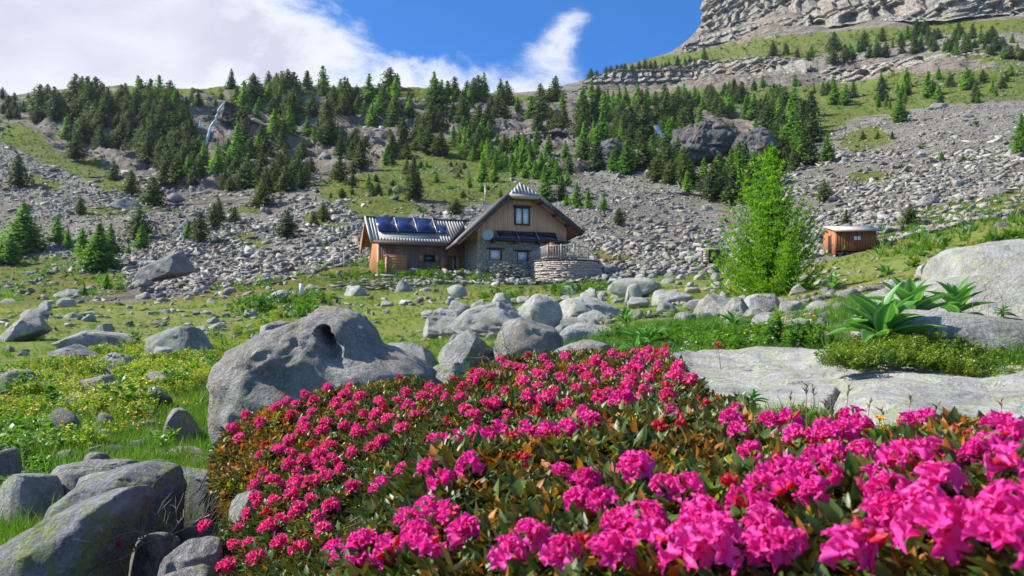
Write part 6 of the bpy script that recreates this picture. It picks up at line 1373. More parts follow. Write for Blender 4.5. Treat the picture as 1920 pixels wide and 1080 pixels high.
M_HB = leaf_mat('herb_leaf', (.06, .16, .012), (.15, .29, .025), .4, .35, .4, 1.5); M_HY = leaf_mat('yellow_green_leaf', (.15, .24, .015), (.34, .40, .03), .45, .38, .35, 1.5); M_HD = leaf_mat('dark_herb_leaf', (.02, .07, .01), (.06, .15, .02), .4, .25, .45, 1.5)
M_BB = leaf_mat('bilberry_leaf', (.10, .17, .012), (.24, .30, .03), .4, .35, .4, 2.0)
templates('herb', [herb(i, 120, M_HB, .20, .34) for i in range(3)] + [herb(5 + i, 130, M_HY, .16, .3, fm=M_YF, fl=16, fs=.06) for i in range(3)] + [herb(9 + i, 120, M_HD, .2, .32) for i in range(2)])
templates('bilberry', [herb(60 + i, 240, M_BB, .11, .36, lo=-.2, hi=1.3, spread=.5) for i in range(4)] + [herb(70, 220, M_HD, .10, .36, spread=.5)])
templates('shrub', [herb(80 + i, 160, M_HD, .16, .5, hh=.55, spread=.7) for i in range(2)] + [herb(84 + i, 160, M_HB, .16, .5, hh=.5, spread=.7) for i in range(2)])
templates('flower_dots', [herb(90 + i, 6, M_HB, .2, .1, fm=f, fl=9, fs=.10) for i, f in enumerate((M_YF, M_OF, M_YF, M_WF))])
def inpoly(x, y, P):
    ins = np.zeros(len(x), bool)
    for i in range(len(P)):
        x0, y0 = P[i]; x1, y1 = P[(i + 1) % len(P)]
        if y0 != y1: ins ^= ((y0 > y) != (y1 > y)) & (x < (x1 - x0) * (y - y0) / (y1 - y0) + x0)
    return ins
def cover(name, key, n, polys, size, seed, label, ymin=1.6, minpx=7, sig=.3, idx=None, dens=None, sink=0.0, world=False, yr=None, xr=None, zoff=None, tilt=.12):
    rg = np.random.default_rng(seed)
    if world:
        Y = rg.uniform(*yr, n); X = rg.uniform(*xr, n); px = 960 + F * X / Y; Z = ground(X, Y); py = HZ - Z / Y * F
    else:
        x0 = min(p[0] for P in polys for p in P); x1 = max(p[0] for P in polys for p in P); y0 = min(p[1] for P in polys for p in P); y1 = max(p[1] for P in polys for p in P)
        px = rg.uniform(x0, x1, n); py = rg.uniform(y0, y1, n)
    k = np.zeros(n, bool)
    for P in polys: k |= inpoly(px, py, P)
    px, py = px[k], py[k]
    if world: X, Y, Z = X[k], Y[k], Z[k]
    else:
        X, Y, ok = hit(px, py, ymin); X, Y, px, py = X[ok], Y[ok], px[ok], py[ok]
    if dens is not None: k = rg.random(len(X)) < dens(px, py, X, Y); X, Y = X[k], Y[k]
    pq = 960 + F * X / Y; yb = np.interp(pq, [1232, 1300, 1500, 1700, 1900, 2300], [5.3, 6.3, 6.5, 5.3, 4.7, 4.5]); kk = ~((pq > 1228) & (Y > 2.0) & (Y < yb)) & ~((pq > 1680) & (pq < 2250) & (Y > 5.4) & (Y < 13))
    X, Y = X[kk], Y[kk]
    Z = ground(X, Y); s = size * np.exp(rg.normal(0, sig, len(X))); s = np.maximum(s, Y * minpx / F)
    if zoff is not None: Z = Z + zoff(X, Y)
    R = np.stack([rg.normal(0, tilt, len(X)), rg.normal(0, tilt, len(X)), rg.uniform(0, 6.28, len(X))], -1)
    return scatter(name, np.stack([X, Y, Z - sink * s], -1), R, s, key, idx=None if idx is None else np.array(idx)[rg.integers(0, len(idx), len(X))], label=label)
MEAD = [[(-60, 1100), (-60, 552), (150, 556), (240, 570), (400, 553), (520, 546), (620, 518), (700, 505), (940, 510), (1150, 532), (1300, 515), (1350, 500), (1520, 505), (1640, 470), (2500, 480), (2500, 640), (2500, 700), (1240, 720), (900, 720), (700, 760), (420, 900), (420, 1100)]]
def dgr(px, py, X, Y): return np.clip(.75 + fbm(X * .35, Y * .35, o=3, s=81) * 1.6, .15, 1)
cover('grass', 'grass', 85000, MEAD, .10, 101, 'short green grass covering the meadow', 1.6, 7, dens=dgr, idx=[0, 1, 2, 3, 0, 1, 2, 3, 4, 5, 6, 7], tilt=.2)
cover('grass', 'grass', 16000, [[(-400, 1400), (-400, 640), (1000, 640), (1000, 1400)]], .085, 102, 'green grass growing between the rocks in the left foreground', world=True, yr=(1.5, 7.5), xr=(-4.2, -.3), dens=dgr, idx=[0, 1, 2, 4, 5, 4], minpx=6)
cover('grass', 'grass', 9000, [[(1000, 760), (1000, 590), (1700, 560), (1990, 560), (1990, 760)]], .11, 103, 'lush grass behind the flat pale slab', world=True, yr=(4.2, 13), xr=(.2, 7.5), dens=dgr, idx=[0, 1, 4, 5, 5, 4, 2], minpx=7)
cover('grass', 'grass', 7000, [[(600, 3000), (600, 540), (6000, 500), (6000, 3000)]], .13, 113, 'grass around the right-hand rocks', world=True, yr=(.8, 14), xr=(.6, 9), dens=dgr, idx=[0, 1, 4, 5, 2], minpx=6)
FARG = [[(-60, 225), (0, 235), (50, 240), (110, 280), (200, 320), (240, 345), (235, 365), (120, 325), (0, 268), (-60, 250)], [(130, 402), (215, 380), (350, 388), (330, 405), (215, 412)], [(560, 348), (700, 322), (790, 260), (880, 270), (960, 300), (1000, 350), (860, 385), (760, 402), (620, 385)], [(1180, 112), (1290, 98), (1470, 66), (1600, 56), (1980, 32), (1980, 62), (1750, 68), (1560, 100), (1300, 122)], [(1100, 190), (1300, 168), (1540, 160), (1860, 130), (1980, 120), (1980, 188), (1750, 198), (1600, 225), (1540, 260), (1430, 200)], [(1640, 480), (1650, 430), (1740, 385), (1980, 350), (1980, 500)], [(-60, 478), (120, 470), (235, 500), (240, 555), (-60, 560)], [(380, 545), (690, 480), (700, 510), (560, 535), (400, 556)]]
cover('alpine_turf', 'farturf', 26000, FARG, .5, 104, 'rough turf on the green strips of the slopes', 40, 6, dens=dgr, tilt=.3)
cover('dwarf_shrubs', 'shrub', 1500, FARG + [[(-60, 200), (1500, 190), (1500, 330), (-60, 350)], [(1100, 190), (1980, 60), (1980, 360), (1540, 300)]], .9, 105, 'low dwarf shrubs dotted over the slopes', 40, 7, sig=.45, dens=lambda px, py, X, Y: (Y > 110) * np.clip(.3 + fbm(X * .05, Y * .05, o=3, s=83) * 2, .05, 1))
cover('dwarf_shrubs', 'shrub', 700, [[(-60, 480), (120, 472), (235, 500), (240, 555), (-60, 560)], [(1640, 470), (1980, 440), (1980, 500), (1660, 500)], [(620, 500), (930, 505), (920, 535), (610, 540)]], .34, 106, 'dark low shrubs on the hummock and by the hut', 30, 6, sig=.35)
# nettles in front of the hut
cover('nettle_patch', 'herb', 1500, [[(590, 535), (640, 516), (700, 517), (780, 518), (850, 506), (925, 508), (930, 530), (840, 534), (720, 528), (640, 532)], [(930, 552), (1150, 532), (1160, 545), (1050, 562), (900, 564)], [(430, 590), (450, 566), (600, 548), (640, 575), (560, 600)]], .42, 107, 'bright green nettles in front of the hut', 25, 10, idx=[0, 1, 2, 6, 7])
# yellow flowering herbs on the left, low herbs on the right
YH = [[(-40, 720), (60, 690), (160, 680), (260, 650), (380, 640), (430, 640), (370, 760), (290, 750), (270, 830), (150, 860), (-40, 820)]]
cover('yellow_flowering_herbs', 'herb', 2200, YH, .15, 108, 'yellow-flowered leafy herbs beside the left rocks', 3, 24, idx=[3, 4, 5, 3, 4, 5, 0, 1], sig=.3, dens=lambda px, py, X, Y: np.clip(.42 + fbm(X * 1.1, Y * 1.1, o=3, s=85) * 3.2, .02, 1))
cover('yellow_flowering_herbs', 'herb', 420, [[(180, 705), (210, 670), (260, 662), (330, 668), (420, 640), (520, 590), (560, 585), (470, 640), (380, 720), (280, 700)]], .14, 109, 'yellow herbs climbing toward the huge boulder', 5, 18, idx=[3, 4, 5, 0])
cover('meadow_flowers', 'flower_dots', 420, [[(420, 640), (560, 580), (780, 600), (820, 680), (500, 640)], [(-40, 720), (300, 640), (420, 720), (300, 820), (-40, 840)], [(1180, 660), (1560, 600), (1560, 660), (1240, 680)], [(100, 590), (400, 560), (560, 600), (420, 640)]], .14, 110, 'small yellow and orange flowers in the meadow', 3, 14, idx=[0, 1, 2, 0, 1, 3])
cover('green_herbs', 'herb', 420, [[(1120, 660), (1150, 620), (1220, 640), (1300, 610), (1450, 640), (1560, 650), (1600, 680), (1400, 672), (1200, 672)]], .13, 111, 'green herbs in the hollow behind the slab', 4, 16, idx=[0, 1, 2, 0, 7])
cover('leafy_herbs', 'herb', 500, [[(-40, 900), (-20, 815), (90, 800), (120, 850), (60, 880), (20, 900)], [(255, 860), (300, 835), (330, 850), (310, 870)], [(-40, 1000), (60, 900), (110, 900), (60, 980), (-40, 1010)], [(180, 1090), (220, 1030), (300, 1050), (290, 1100)]], .13, 112, 'bright broad-leaved herbs at the edge of the left rocks', 1.7, 26, idx=[0, 1, 2])
# bilberry bushes on the right
def bil():
    rg = np.random.default_rng(77); R = []
    for (x0, x1, t0, t1, Y0, Y1, n, lb) in ((1560, 1990, 640, 690, 4.4, 5.4, 620, 'low yellow-green bilberry bushes spreading between the two pale slabs'),):
        px = rg.uniform(x0, x1, n); t = rg.random(n); Y = Y0 + (Y1 - Y0) * t; lo = np.interp(px, [1560, 1600, 1700, 1780, 1850, 1990], [662, 672, 668, 690, 706, 700]); hi = np.interp(px, [1560, 1600, 1650, 1750, 1850, 1990], [652, 640, 614, 606, 628, 650]); py = lo + (hi - lo) * t
        P = np.stack([(px - 960) / F * Y, Y, (HZ - py) / F * Y - .08], -1); o = scatter('bilberry_bush', P, np.stack([rg.normal(0, .2, n), rg.normal(0, .2, n), rg.uniform(0, 6, n)], -1), rg.uniform(.07, .13, n), 'bilberry', label=lb, cat=None)
bil()
rgq = np.random.default_rng(9); n = 60; px = rgq.uniform(1415, 1540, n); Yq = rgq.uniform(2.3, 2.75, n); pyq = rgq.uniform(770, 812, n) 
scatter('grass_clump', np.stack([(px - 960) / F * Yq, Yq, (HZ - pyq) / F * Yq - .05], -1), np.stack([rgq.normal(0, .3, n), rgq.normal(0, .3, n), rgq.uniform(0, 6, n)], -1), rgq.uniform(.07, .13, n), 'grass', idx=rgq.integers(0, 6, n), label='clump of green grass and herbs growing against the near edge of the pale slab')
n = 36; px = rgq.uniform(1425, 1530, n); Yq = rgq.uniform(2.3, 2.7, n); scatter('herb_clump', np.stack([(px - 960) / F * Yq, Yq, (HZ - rgq.uniform(775, 812, n)) / F * Yq - .04], -1), np.stack([rgq.normal(0, .3, n), rgq.normal(0, .3, n), rgq.uniform(0, 6, n)], -1), rgq.uniform(.05, .085, n), 'bilberry', label='leafy clump against the near edge of the pale slab')

# large-leaved plants
M_GT = leaf_mat('gentian_leaf', (.045, .17, .03), (.09, .26, .05), .5, .3, .5, 2.0, vein=(.42, .55, .26))
def big_leaf(seed):
    rg = np.random.default_rng(seed); nu, nv = 13, 17; u = np.linspace(-1, 1, nu); t = np.linspace(0, 1, nv); T, U = np.meshgrid(t, u, indexing='ij'); w = .19 * np.sin(math.pi * np.clip(T * .93 + .06, 0, 1)) ** .8 * (1.1 - .35 * T)
    pl = np.abs(np.cos(U * math.pi * 3.5)) * .007; x = U * w; z = (np.abs(U) ** 1.4) * w * .55 + pl; cu = rg.uniform(.3, .85); ang = cu * T; y = np.sin(ang) / cu; zz = (1 - np.cos(ang)) / cu * -1
    V = np.stack([x, y + z * np.sin(ang), zz + z * np.cos(ang)], -1).reshape(-1, 3); i = np.arange(nv - 1)[:, None] * nu + np.arange(nu - 1)[None]; F4 = np.stack([i, i + 1, i + nu + 1, i + nu], -1).reshape(-1, 4)
    return mesh_np('leaf', V, F4, [M_GT], smooth=True, attrs={'vein': (np.abs(np.cos(U * math.pi * 3.5)) > .93).astype(float).ravel() * .8})
BLF = [big_leaf(i) for i in range(5)]
def gentian(px, py, Y, L, n, label, seed, az=(0, 6.28), el=(.65, 1.45), name='gentian_plant', lean=0):
    rg = np.random.default_rng(seed); p = at(px, py, Y); g = float(ground(p[0], p[1])); p[2] = min(p[2], g + .05) if Y > 7 else p[2]; R = empty(name, p); tag(R, label, 'plant')
    m = MB(); m.tube([(0, 0, -.15), (0, 0, L * .5), (lean * L * .3, 0, L * .8)], [.012, .01, .005], 6); m.build('stem', M_GT, R)
    for i in range(n):
        a = az[0] + (az[1] - az[0]) * ((i * .618) % 1) + rg.normal(0, .15); e = el[0] + (el[1] - el[0]) * (i / n) + rg.normal(0, .1); l = L * rg.uniform(.75, 1.15) * (1.1 - .3 * i / n)
        d = Vector((math.cos(a) * math.cos(e), math.sin(a) * math.cos(e), math.sin(e))); q = d.to_track_quat('Y', 'Z'); o = link('leaf', BLF[rg.integers(0, 5)], R, (0, 0, L * .28 * i / n), None, (l, l, l)); o.rotation_euler = q.to_euler()
    return R
gentian(1655, 640, 5.2, .36, 22, 'large-leaved gentian plant leaning left, nearest of the three on the right', 1, el=(.3, 1.35))
gentian(1640, 630, 5.35, .30, 9, 'left-leaning fan of long ribbed leaves beside the nearest gentian', 6, az=(2.5, 3.8), el=(.2, 1.0))
gentian(1706, 600, 5.9, .34, 18, 'tallest large-leaved gentian in the middle of the three on the right', 2, el=(.6, 1.42))
gentian(1792, 595, 6.2, .31, 18, 'bushy large-leaved gentian right of the tallest one', 3, el=(.45, 1.42))
gentian(1212, 655, 8.0, .32, 20, 'dark green large-leaved plant in the hollow right of the central rocks', 4, el=(.25, 1.35))
gentian(1190, 668, 7.6, .22, 12, 'lower leafy plant at the foot of the dark large-leaved one', 5, el=(.1, 1.2))
gentian(1376, 606, 11, .28, 10, 'small large-leaved plant in front of the round speckled stone', 7)
gentian(1172, 590, 13, .3, 12, 'upright leafy plant beyond the dark large-leaved one', 8)
gentian(1412, 752, 2.85, .055, 12, 'small bright green leafy rosette at the edge of the pale slab', 9, el=(.0, 1.0), name='leafy_plant')
gentian(1880, 590, 5.4, .085, 14, 'small broad-leaved plant growing on the long pale slab at the right edge', 10, el=(.1, 1.0), name='leafy_plant')
gentian(1660, 508, 26, .5, 12, 'leafy plant in the meadow between larch and red shed', 11)
gentian(1560, 530, 24, .5, 12, 'leafy plant right of the larch foot', 12)

# dry stalks over the slab and the dead twigs
def stalks(pts, label, seed, Y, h, mat):
    rg = np.random.default_rng(seed)
    for i, (px, py) in enumerate(pts):
        Yq = Y * rg.uniform(.95, 1.05); p = at(px, py, Yq); l = h * rg.uniform(.7, 1.2); b = rg.normal(0, .25); m = MB(); m.tube([(0, 0, -.05), (b * l * .15, 0, l * .5), (b * l * .6, 0, l)], [.0012, .0011, .0008], 4, False)
        for k in range(7): t = .78 + k * .035; c = np.array([b * l * .6 * t ** 2, 0, l * t]); m.tube([c, c + (rg.normal(0, .008), 0, .012)], [.002, .0005], 4, False)
        yield m, p
M_ST = plain_mat('dry_stalk', (.26, .18, .11), .8)
def rk(L, i):
    r = sorted(range(len(L)), key=lambda q: L[q][0]).index(i); return 'leftmost' if r == 0 else 'rightmost' if r == len(L) - 1 else ORD[r] + ' from the left'
STK = [(1545, 812), (1560, 815), (1585, 812), (1600, 818), (1625, 820), (1660, 822), (1512, 800), (1530, 800), (1700, 822), (1880, 822), (1480, 800), (1745, 820)]
for i, (m, p) in enumerate(stalks(STK, '', 3, 2.3, .11, M_ST)):
    o = m.build('grass_stalk', M_ST, None, loc=p); tag(o, 'thin dry grass stalk before the pale slab, %s' % rk(STK, i), 'grass stalk', 'dry stalks before the pale slab')
STB = [(1846, 612), (1865, 640), (1880, 655), (1890, 625), (1830, 640), (1855, 600)]
for i, (m, p) in enumerate(stalks(STB, '', 4, 5.0, .26, M_ST)):
    o = m.build('grass_stalk', M_ST, None, loc=p); tag(o, 'thin brown grass stalk above the bilberry bushes, %s' % rk(STB, i), 'grass stalk', 'brown stalks over the bilberries')
M_TW = plain_mat('dead_twig', (.17, .14, .115), .85, .004, 30, .3)
def twigs(name, c, n, L, label, seed, up=.6):
    rg = np.random.default_rng(seed); R = empty(name, c); tag(R, label, 'twigs')
    for i in range(n):
        a = rg.uniform(0, 6.28); l = L * rg.uniform(.5, 1.2); d = np.array([math.cos(a), math.sin(a) * .4, rg.uniform(0, up * 2)]); d /= np.linalg.norm(d); P = [np.array([rg.normal(0, L * .15), 0, 0])]
        for k in range(6): d = d + rg.normal(0, .28, 3); d /= np.linalg.norm(d); P.append(P[-1] + d * l / 6)
        m = MB(); m.tube(P, np.linspace(.0032, .0008, 7) * L / .3, 5); 
        for q in (2, 3, 4): e = d + rg.normal(0, .8, 3); m.tube([P[q], P[q] + e * l * .12, P[q] + e * l * .2 + rg.normal(0, .01, 3)], np.array([.002, .0015, .0008]) * L / .3, 4, False)
        m.build('branch', M_TW, R)
    return R
twigs('dead_twigs', at(285, 1015, 2.2), 10, .22, 'tangle of bare dead twigs between the lichen boulders on the left', 21)
twigs('dead_branches', at(955, 690, 4.0), 12, .22, 'bare dead branches rising behind the flowering shrub before the ridge-topped rock', 22, 1.2)
twigs('dead_branches', at(1000, 690, 3.9), 8, .16, 'short upright dead sticks behind the flowering shrub', 23, 1.8)
# ------------------------------------------------------------------ the flowering alpenrose shrubs
CA = {600: [(.55, 1420), (.8, 1200), (1.0, 1090), (1.2, 1050)], 700: [(.5, 1420), (.7, 1180), (.9, 1020), (1.15, 955), (1.3, 935)], 850: [(.5, 1350), (.7, 1100), (.9, 960), (1.15, 855), (1.35, 825)], 1000: [(.5, 1250), (.65, 1080), (.9, 920), (1.2, 825), (1.45, 788)],
      1200: [(.45, 1250), (.6, 1070), (.85, 905), (1.1, 825), (1.5, 755)], 1400: [(.45, 1220), (.6, 1050), (.8, 915), (1.0, 845), (1.25, 782)], 1600: [(.4, 1250), (.55, 1070), (.75, 910), (.95, 845), (1.15, 795)], 1800: [(.4, 1220), (.5, 1070), (.6, 960), (.75, 865), (.95, 810)],
      1950: [(.4, 1150), (.5, 1010), (.6, 910), (.7, 855), (.9, 812)], 2300: [(.4, 1150), (.5, 1000), (.6, 900), (.7, 850), (.9, 810)]}
CB = {360: [(1.6, 1230), (2.0, 1110), (2.4, 1000), (2.8, 900), (3.2, 840)], 430: [(1.5, 1210), (2.0, 1060), (2.4, 940), (2.8, 845), (3.1, 795)], 520: [(1.4, 1180), (2.0, 980), (2.5, 855), (3.0, 762)], 620: [(1.3, 1180), (1.6, 1060), (2.0, 935), (2.5, 815), (3.0, 735)], 760: [(1.2, 1130), (1.5, 1010), (1.9, 890), (2.4, 790), (3.0, 715)],
      900: [(1.2, 1060), (1.5, 930), (1.9, 830), (2.3, 755), (2.9, 697), (3.3, 672)], 1100: [(1.2, 950), (1.5, 860), (1.9, 780), (2.3, 725), (3.0, 680), (3.5, 658)], 1250: [(1.2, 900), (1.5, 800), (1.9, 745), (2.4, 704), (3.0, 670), (3.5, 656)], 1360: [(1.2, 860), (1.5, 790), (2.0, 740), (2.3, 715), (3.2, 690)]}
def canopy(C, px, Y):
    k = sorted(C); A = np.array([np.interp(np.log(Y), np.log([a for a, b in C[q]]), [b for a, b in C[q]]) for q in k]); px = np.clip(px, k[0], k[-1]); j = np.clip(np.searchsorted(k, px) - 1, 0, len(k) - 2); kk = np.array(k, float); t = (px - kk[j]) / (kk[j + 1] - kk[j]); i = np.arange(len(px)); t = t * t * (3 - 2 * t)
    return A[j, i] * (1 - t) + A[j + 1, i] * t
POLB = [(362, 1300), (372, 1040), (392, 1000), (440, 985), (425, 930), (398, 890), (392, 850), (428, 800), (480, 772), (540, 745), (620, 728), (700, 722), (760, 706), (820, 722), (880, 690), (940, 668), (1060, 660), (1200, 652), (1252, 655), (1290, 698), (1340, 728), (1400, 745), (1400, 1300)]
POLA = [(540, 1450), (600, 1095), (680, 1005), (720, 925), (800, 850), (860, 822), (990, 780), (1120, 772), (1200, 756), (1330, 745), (1400, 775), (1500, 800), (1560, 790), (1640, 806), (1720, 800), (1850, 806), (3300, 806), (3300, 1500)]
M_RL = leaf_mat('alpenrose_leaf', (.028, .062, .012), (.09, .135, .022), .42, .2, .4, 9.0, back=(.11, .09, .03))
M_RR = leaf_mat('russet_alpenrose_leaf', (.26, .085, .022), (.44, .20, .035), .5, .3, .3, 9.0, back=(.34, .13, .02))
M_RY = leaf_mat('young_alpenrose_leaf', (.22, .27, .02), (.38, .42, .04), .4, .4, .4, 9.0)
def whorl(seed, mat, n, el, l):
    rg = np.random.default_rng(seed); a = np.arange(n) * 2.4 + rg.normal(0, .2, n); e = np.interp(np.arange(n) / n, [0, 1], el) + rg.normal(0, .16, n); D = np.stack([np.cos(a) * np.cos(e), np.sin(a) * np.cos(e), np.sin(e)], -1)
    P = np.stack([D[:, 0] * .002, D[:, 1] * .002, -.022 + .026 * np.arange(n) / n], -1); L = l * rg.uniform(.75, 1.15, n); V, F4 = leafs(P, D, Z1(n) + rg.normal(0, .15, (n, 3)), L, L * .19, .28, .22, 3)
    m = MB(); m.tube([(rg.normal(0, .01), rg.normal(0, .01), -.12), (0, 0, -.02), (0, 0, .004)], [.0022, .0018, .0012], 5, False); tv = np.vstack(m.v); t4 = np.vstack(m.f4)
    return mesh_np('leaf_whorl', np.vstack([V, tv]), [F4, t4 + len(V)], [mat, M_BARK], np.r_[np.zeros(len(F4)), np.ones(len(t4))], smooth=True)
WH = [whorl(i, M_RL, 13, (-.1, 1.2), .036) for i in range(5)] + [whorl(7 + i, M_RR, 12, (.2, 1.3), .034) for i in range(2)] + [whorl(10, M_RY, 9, (.6, 1.4), .028)]
templates('whorl', WH)
def petal_mat(name, c1, c2, tc):
    n = NT(name); r = n.rand(); v = n.noise(n.pos(), 60, 3, .6); col = n.mix(n.math('ADD', n.math('MULTIPLY', r, .6), n.math('MULTIPLY', v, .5), True), c1, c2)
    col = n.mix(n.math('MULTIPLY', n.ramp(n.noise(n.pos(), 110, 3, .7), .54, .66), .28), col, (.95, .30, .50))  # lighter flecks are highlights mixed into the petal colour
    b = n.bsdf(col, .5, spec=.25); t = n.N.new('ShaderNodeBsdfTranslucent'); n.put(t.inputs[0], tc); mx = n.N.new('ShaderNodeMixShader'); mx.inputs[0].default_value = .38; n.L.new(b, mx.inputs[1]); n.L.new(t.outputs[0], mx.inputs[2]); return n.done(mx.outputs[0])
M_PK = petal_mat('pink_petal', (.66, .02, .19), (.88, .15, .38), (.95, .05, .30)); M_MG = petal_mat('magenta_petal', (.66, .015, .26), (.88, .08, .44), (.98, .04, .38)); M_RD = petal_mat('red_bud', (.52, .015, .05), (.74, .05, .10), (.8, .05, .08))
def flower(rg, c, d, L, op):
    """funnel with five lobes"""
    d = d / np.linalg.norm(d); s = np.cross(d, rg.normal(size=3)); s /= np.linalg.norm(s); u = np.cross(d, s); n = 20; V = []; a = np.arange(n) * 2 * math.pi / n + rg.uniform(0, 6); pet = np.abs(np.cos((np.arange(n) * 5 * math.pi / n)))
    spec = [(0, .10, 0), (.35, .16, 0), (.62, .30, .06), (.82, .50 * op, .30), (.95, .66 * op, .62), (.99 + .0, .74 * op, 1.0)]
    for z, r, p in spec:
        rr = L * (r * (1 - p * .62 * (1 - pet) ** .8) + p * .05 * rg.normal(size=n)); zz = L * (z + p * .05 * rg.normal(size=n) - p * .16 * op * pet)
        V.append(c + d * zz[:, None] + s * (rr * np.cos(a))[:, None] + u * (rr * np.sin(a))[:, None])
    k = len(spec); i = np.arange(k - 1)[:, None] * n + np.arange(n)[None]; j = np.arange(k - 1)[:, None] * n + (np.arange(n)[None] + 1) % n
    return np.vstack(V), np.stack([i, j, j + n, i + n], -1).reshape(-1, 4)
def cluster(seed, mat, nf, nbud, op=1.0):
    rg = np.random.default_rng(seed); Vs = []; Fs = []; mi = []; o = 0
    for i in range(nf + nbud):
        e = math.asin(min(1, max(-.12, 1 - (i + .5) / (nf + nbud) * 1.12))); a = i * 2.4 + rg.normal(0, .2); d = np.array([math.cos(a) * math.cos(e), math.sin(a) * math.cos(e), math.sin(e)]) + rg.normal(0, .34, 3)
        if rg.random() < nbud / (nf + nbud): V, F4 = flower(rg, d * .006, d, rg.uniform(.020, .028), .18); m = 1
        else: V, F4 = flower(rg, d * .007 + rg.normal(0, .0045, 3), d, rg.uniform(.021, .027), op * rg.uniform(.85, 1.15)); m = 0
        Vs.append(V); Fs.append(F4 + o); mi += [m] * len(F4); o += len(V)
    return mesh_np('flower_cluster', np.vstack(Vs), np.vstack(Fs), [mat, M_RD], mi, smooth=True)
CP = [cluster(i, M_PK, (8, 10, 6, 9, 7, 8)[i], (2, 1, 4, 2, 3, 0)[i]) for i in range(6)]; CM = [cluster(20 + i, M_MG, (6, 9, 7, 10, 8, 5, 9, 7)[i], (2, 1, 3, 0, 1, 4, 1, 2)[i], 1.15) for i in range(8)]; CR = [cluster(40 + i, M_RD, 2, 8, .5) for i in range(3)] 
FB = """460,784 435,810 490,802 537,751 569,747 529,768 510,772 614,735 659,725 645,747 673,751 592,760 584,782 610,804 640,786 645,808 547,786 575,810 543,831 563,820 486,863 537,880 571,875 592,881 620,871 559,894 616,845 588,841r 494,896 516,912 478,920 582,916 618,904 480,945 516,947 547,940 580,949 468,973 529,987 596,979 604,1005 384,995 470,1028 441,1032 665,926 756,814 726,835 714,839 732,796 701,786 685,786 710,760 764,743 766,770 805,733 836,753 868,755 791,753 750,715r 949,697 982,723 1010,711 1031,699 1008,737 1055,717 966,701 1112,729 1116,684 1092,699 1059,676 892,721 905,712 840,802r 425,1073 1169,676 1115,686 1204,675 1216,664 1249,657r 1160,701r 1200,701 1182,701 1213,717 1185,723 1267,698 1235,692 1059,675 1295,723 1254,736r 1251,755 980,730 1012,714 1030,692 977,701 952,695 927,714 1135,695 1145,715 1220,680 1228,705r 1195,690 1175,735 1140,745 1075,700 1085,740 1040,745 1100,715 915,735r 945,745 865,735 600,820 655,770 628,765 555,765 570,800 600,860 545,860 500,840r 520,850 555,915 600,900 560,970 500,970r 450,1000 520,1030 560,1040 625,960 640,890 660,860 690,850 670,820 700,810 480,1060 500,1000 780,790 800,780r 820,740 850,720r 990,755 1020,760 745,760 720,775r 1070,770 1180,760 1210,745 1125,760 1155,765 475,800r 447,830 1262,715 1245,672 1190,668 1230,668r 1148,670 1022,678 990,676r 940,682 885,706r 870,775 890,790 910,770 950,790 1010,780r 925,713 929,766""".split()
FA = """819,847 854,839 888,827 929,823 958,831r 994,823 1027,831 1071,823 1104,806 1006,790r 1051,778r 884,888 807,896 760,904 705,932 726,928 827,920 844,985 766,997 803,973 868,1026 620,1048 685,1050 734,1058 799,1054 978,880r 1051,912 1100,920 1124,961 1088,961 998,1034 958,1068 1092,1046r 640,1065 1319,770r 1376,768 1254,790 1233,818r 1278,814r 1368,802 1384,823 1164,750 1437,804 1481,804 1490,833 1546,820 1595,800 1579,833 1611,820 1709,812 1742,804 1807,839r 1868,820 1839,888 1904,904 1193,904 1250,941 1290,941 1368,936r 1404,871 1457,908 1425,936 1473,945 1506,920 1530,888 1567,876 1526,953 1689,888 1725,904 1750,880 1640,937 1668,953 1164,1010 1209,1010 1303,1018 1290,1058 1343,1034 1433,1018 1477,1050 1425,1058 1758,1026 1807,1010 1868,1018 1900,998 1620,1050r 1587,1066 1148,1066 1400,981 1904,851 910,840 1090,790 1220,1035 1340,1060 1550,920 1760,940 1880,1050 1660,1000 780,1030 1050,1070 1520,835 1620,870 1860,870 1320,990 1725,985 1560,840""".split()
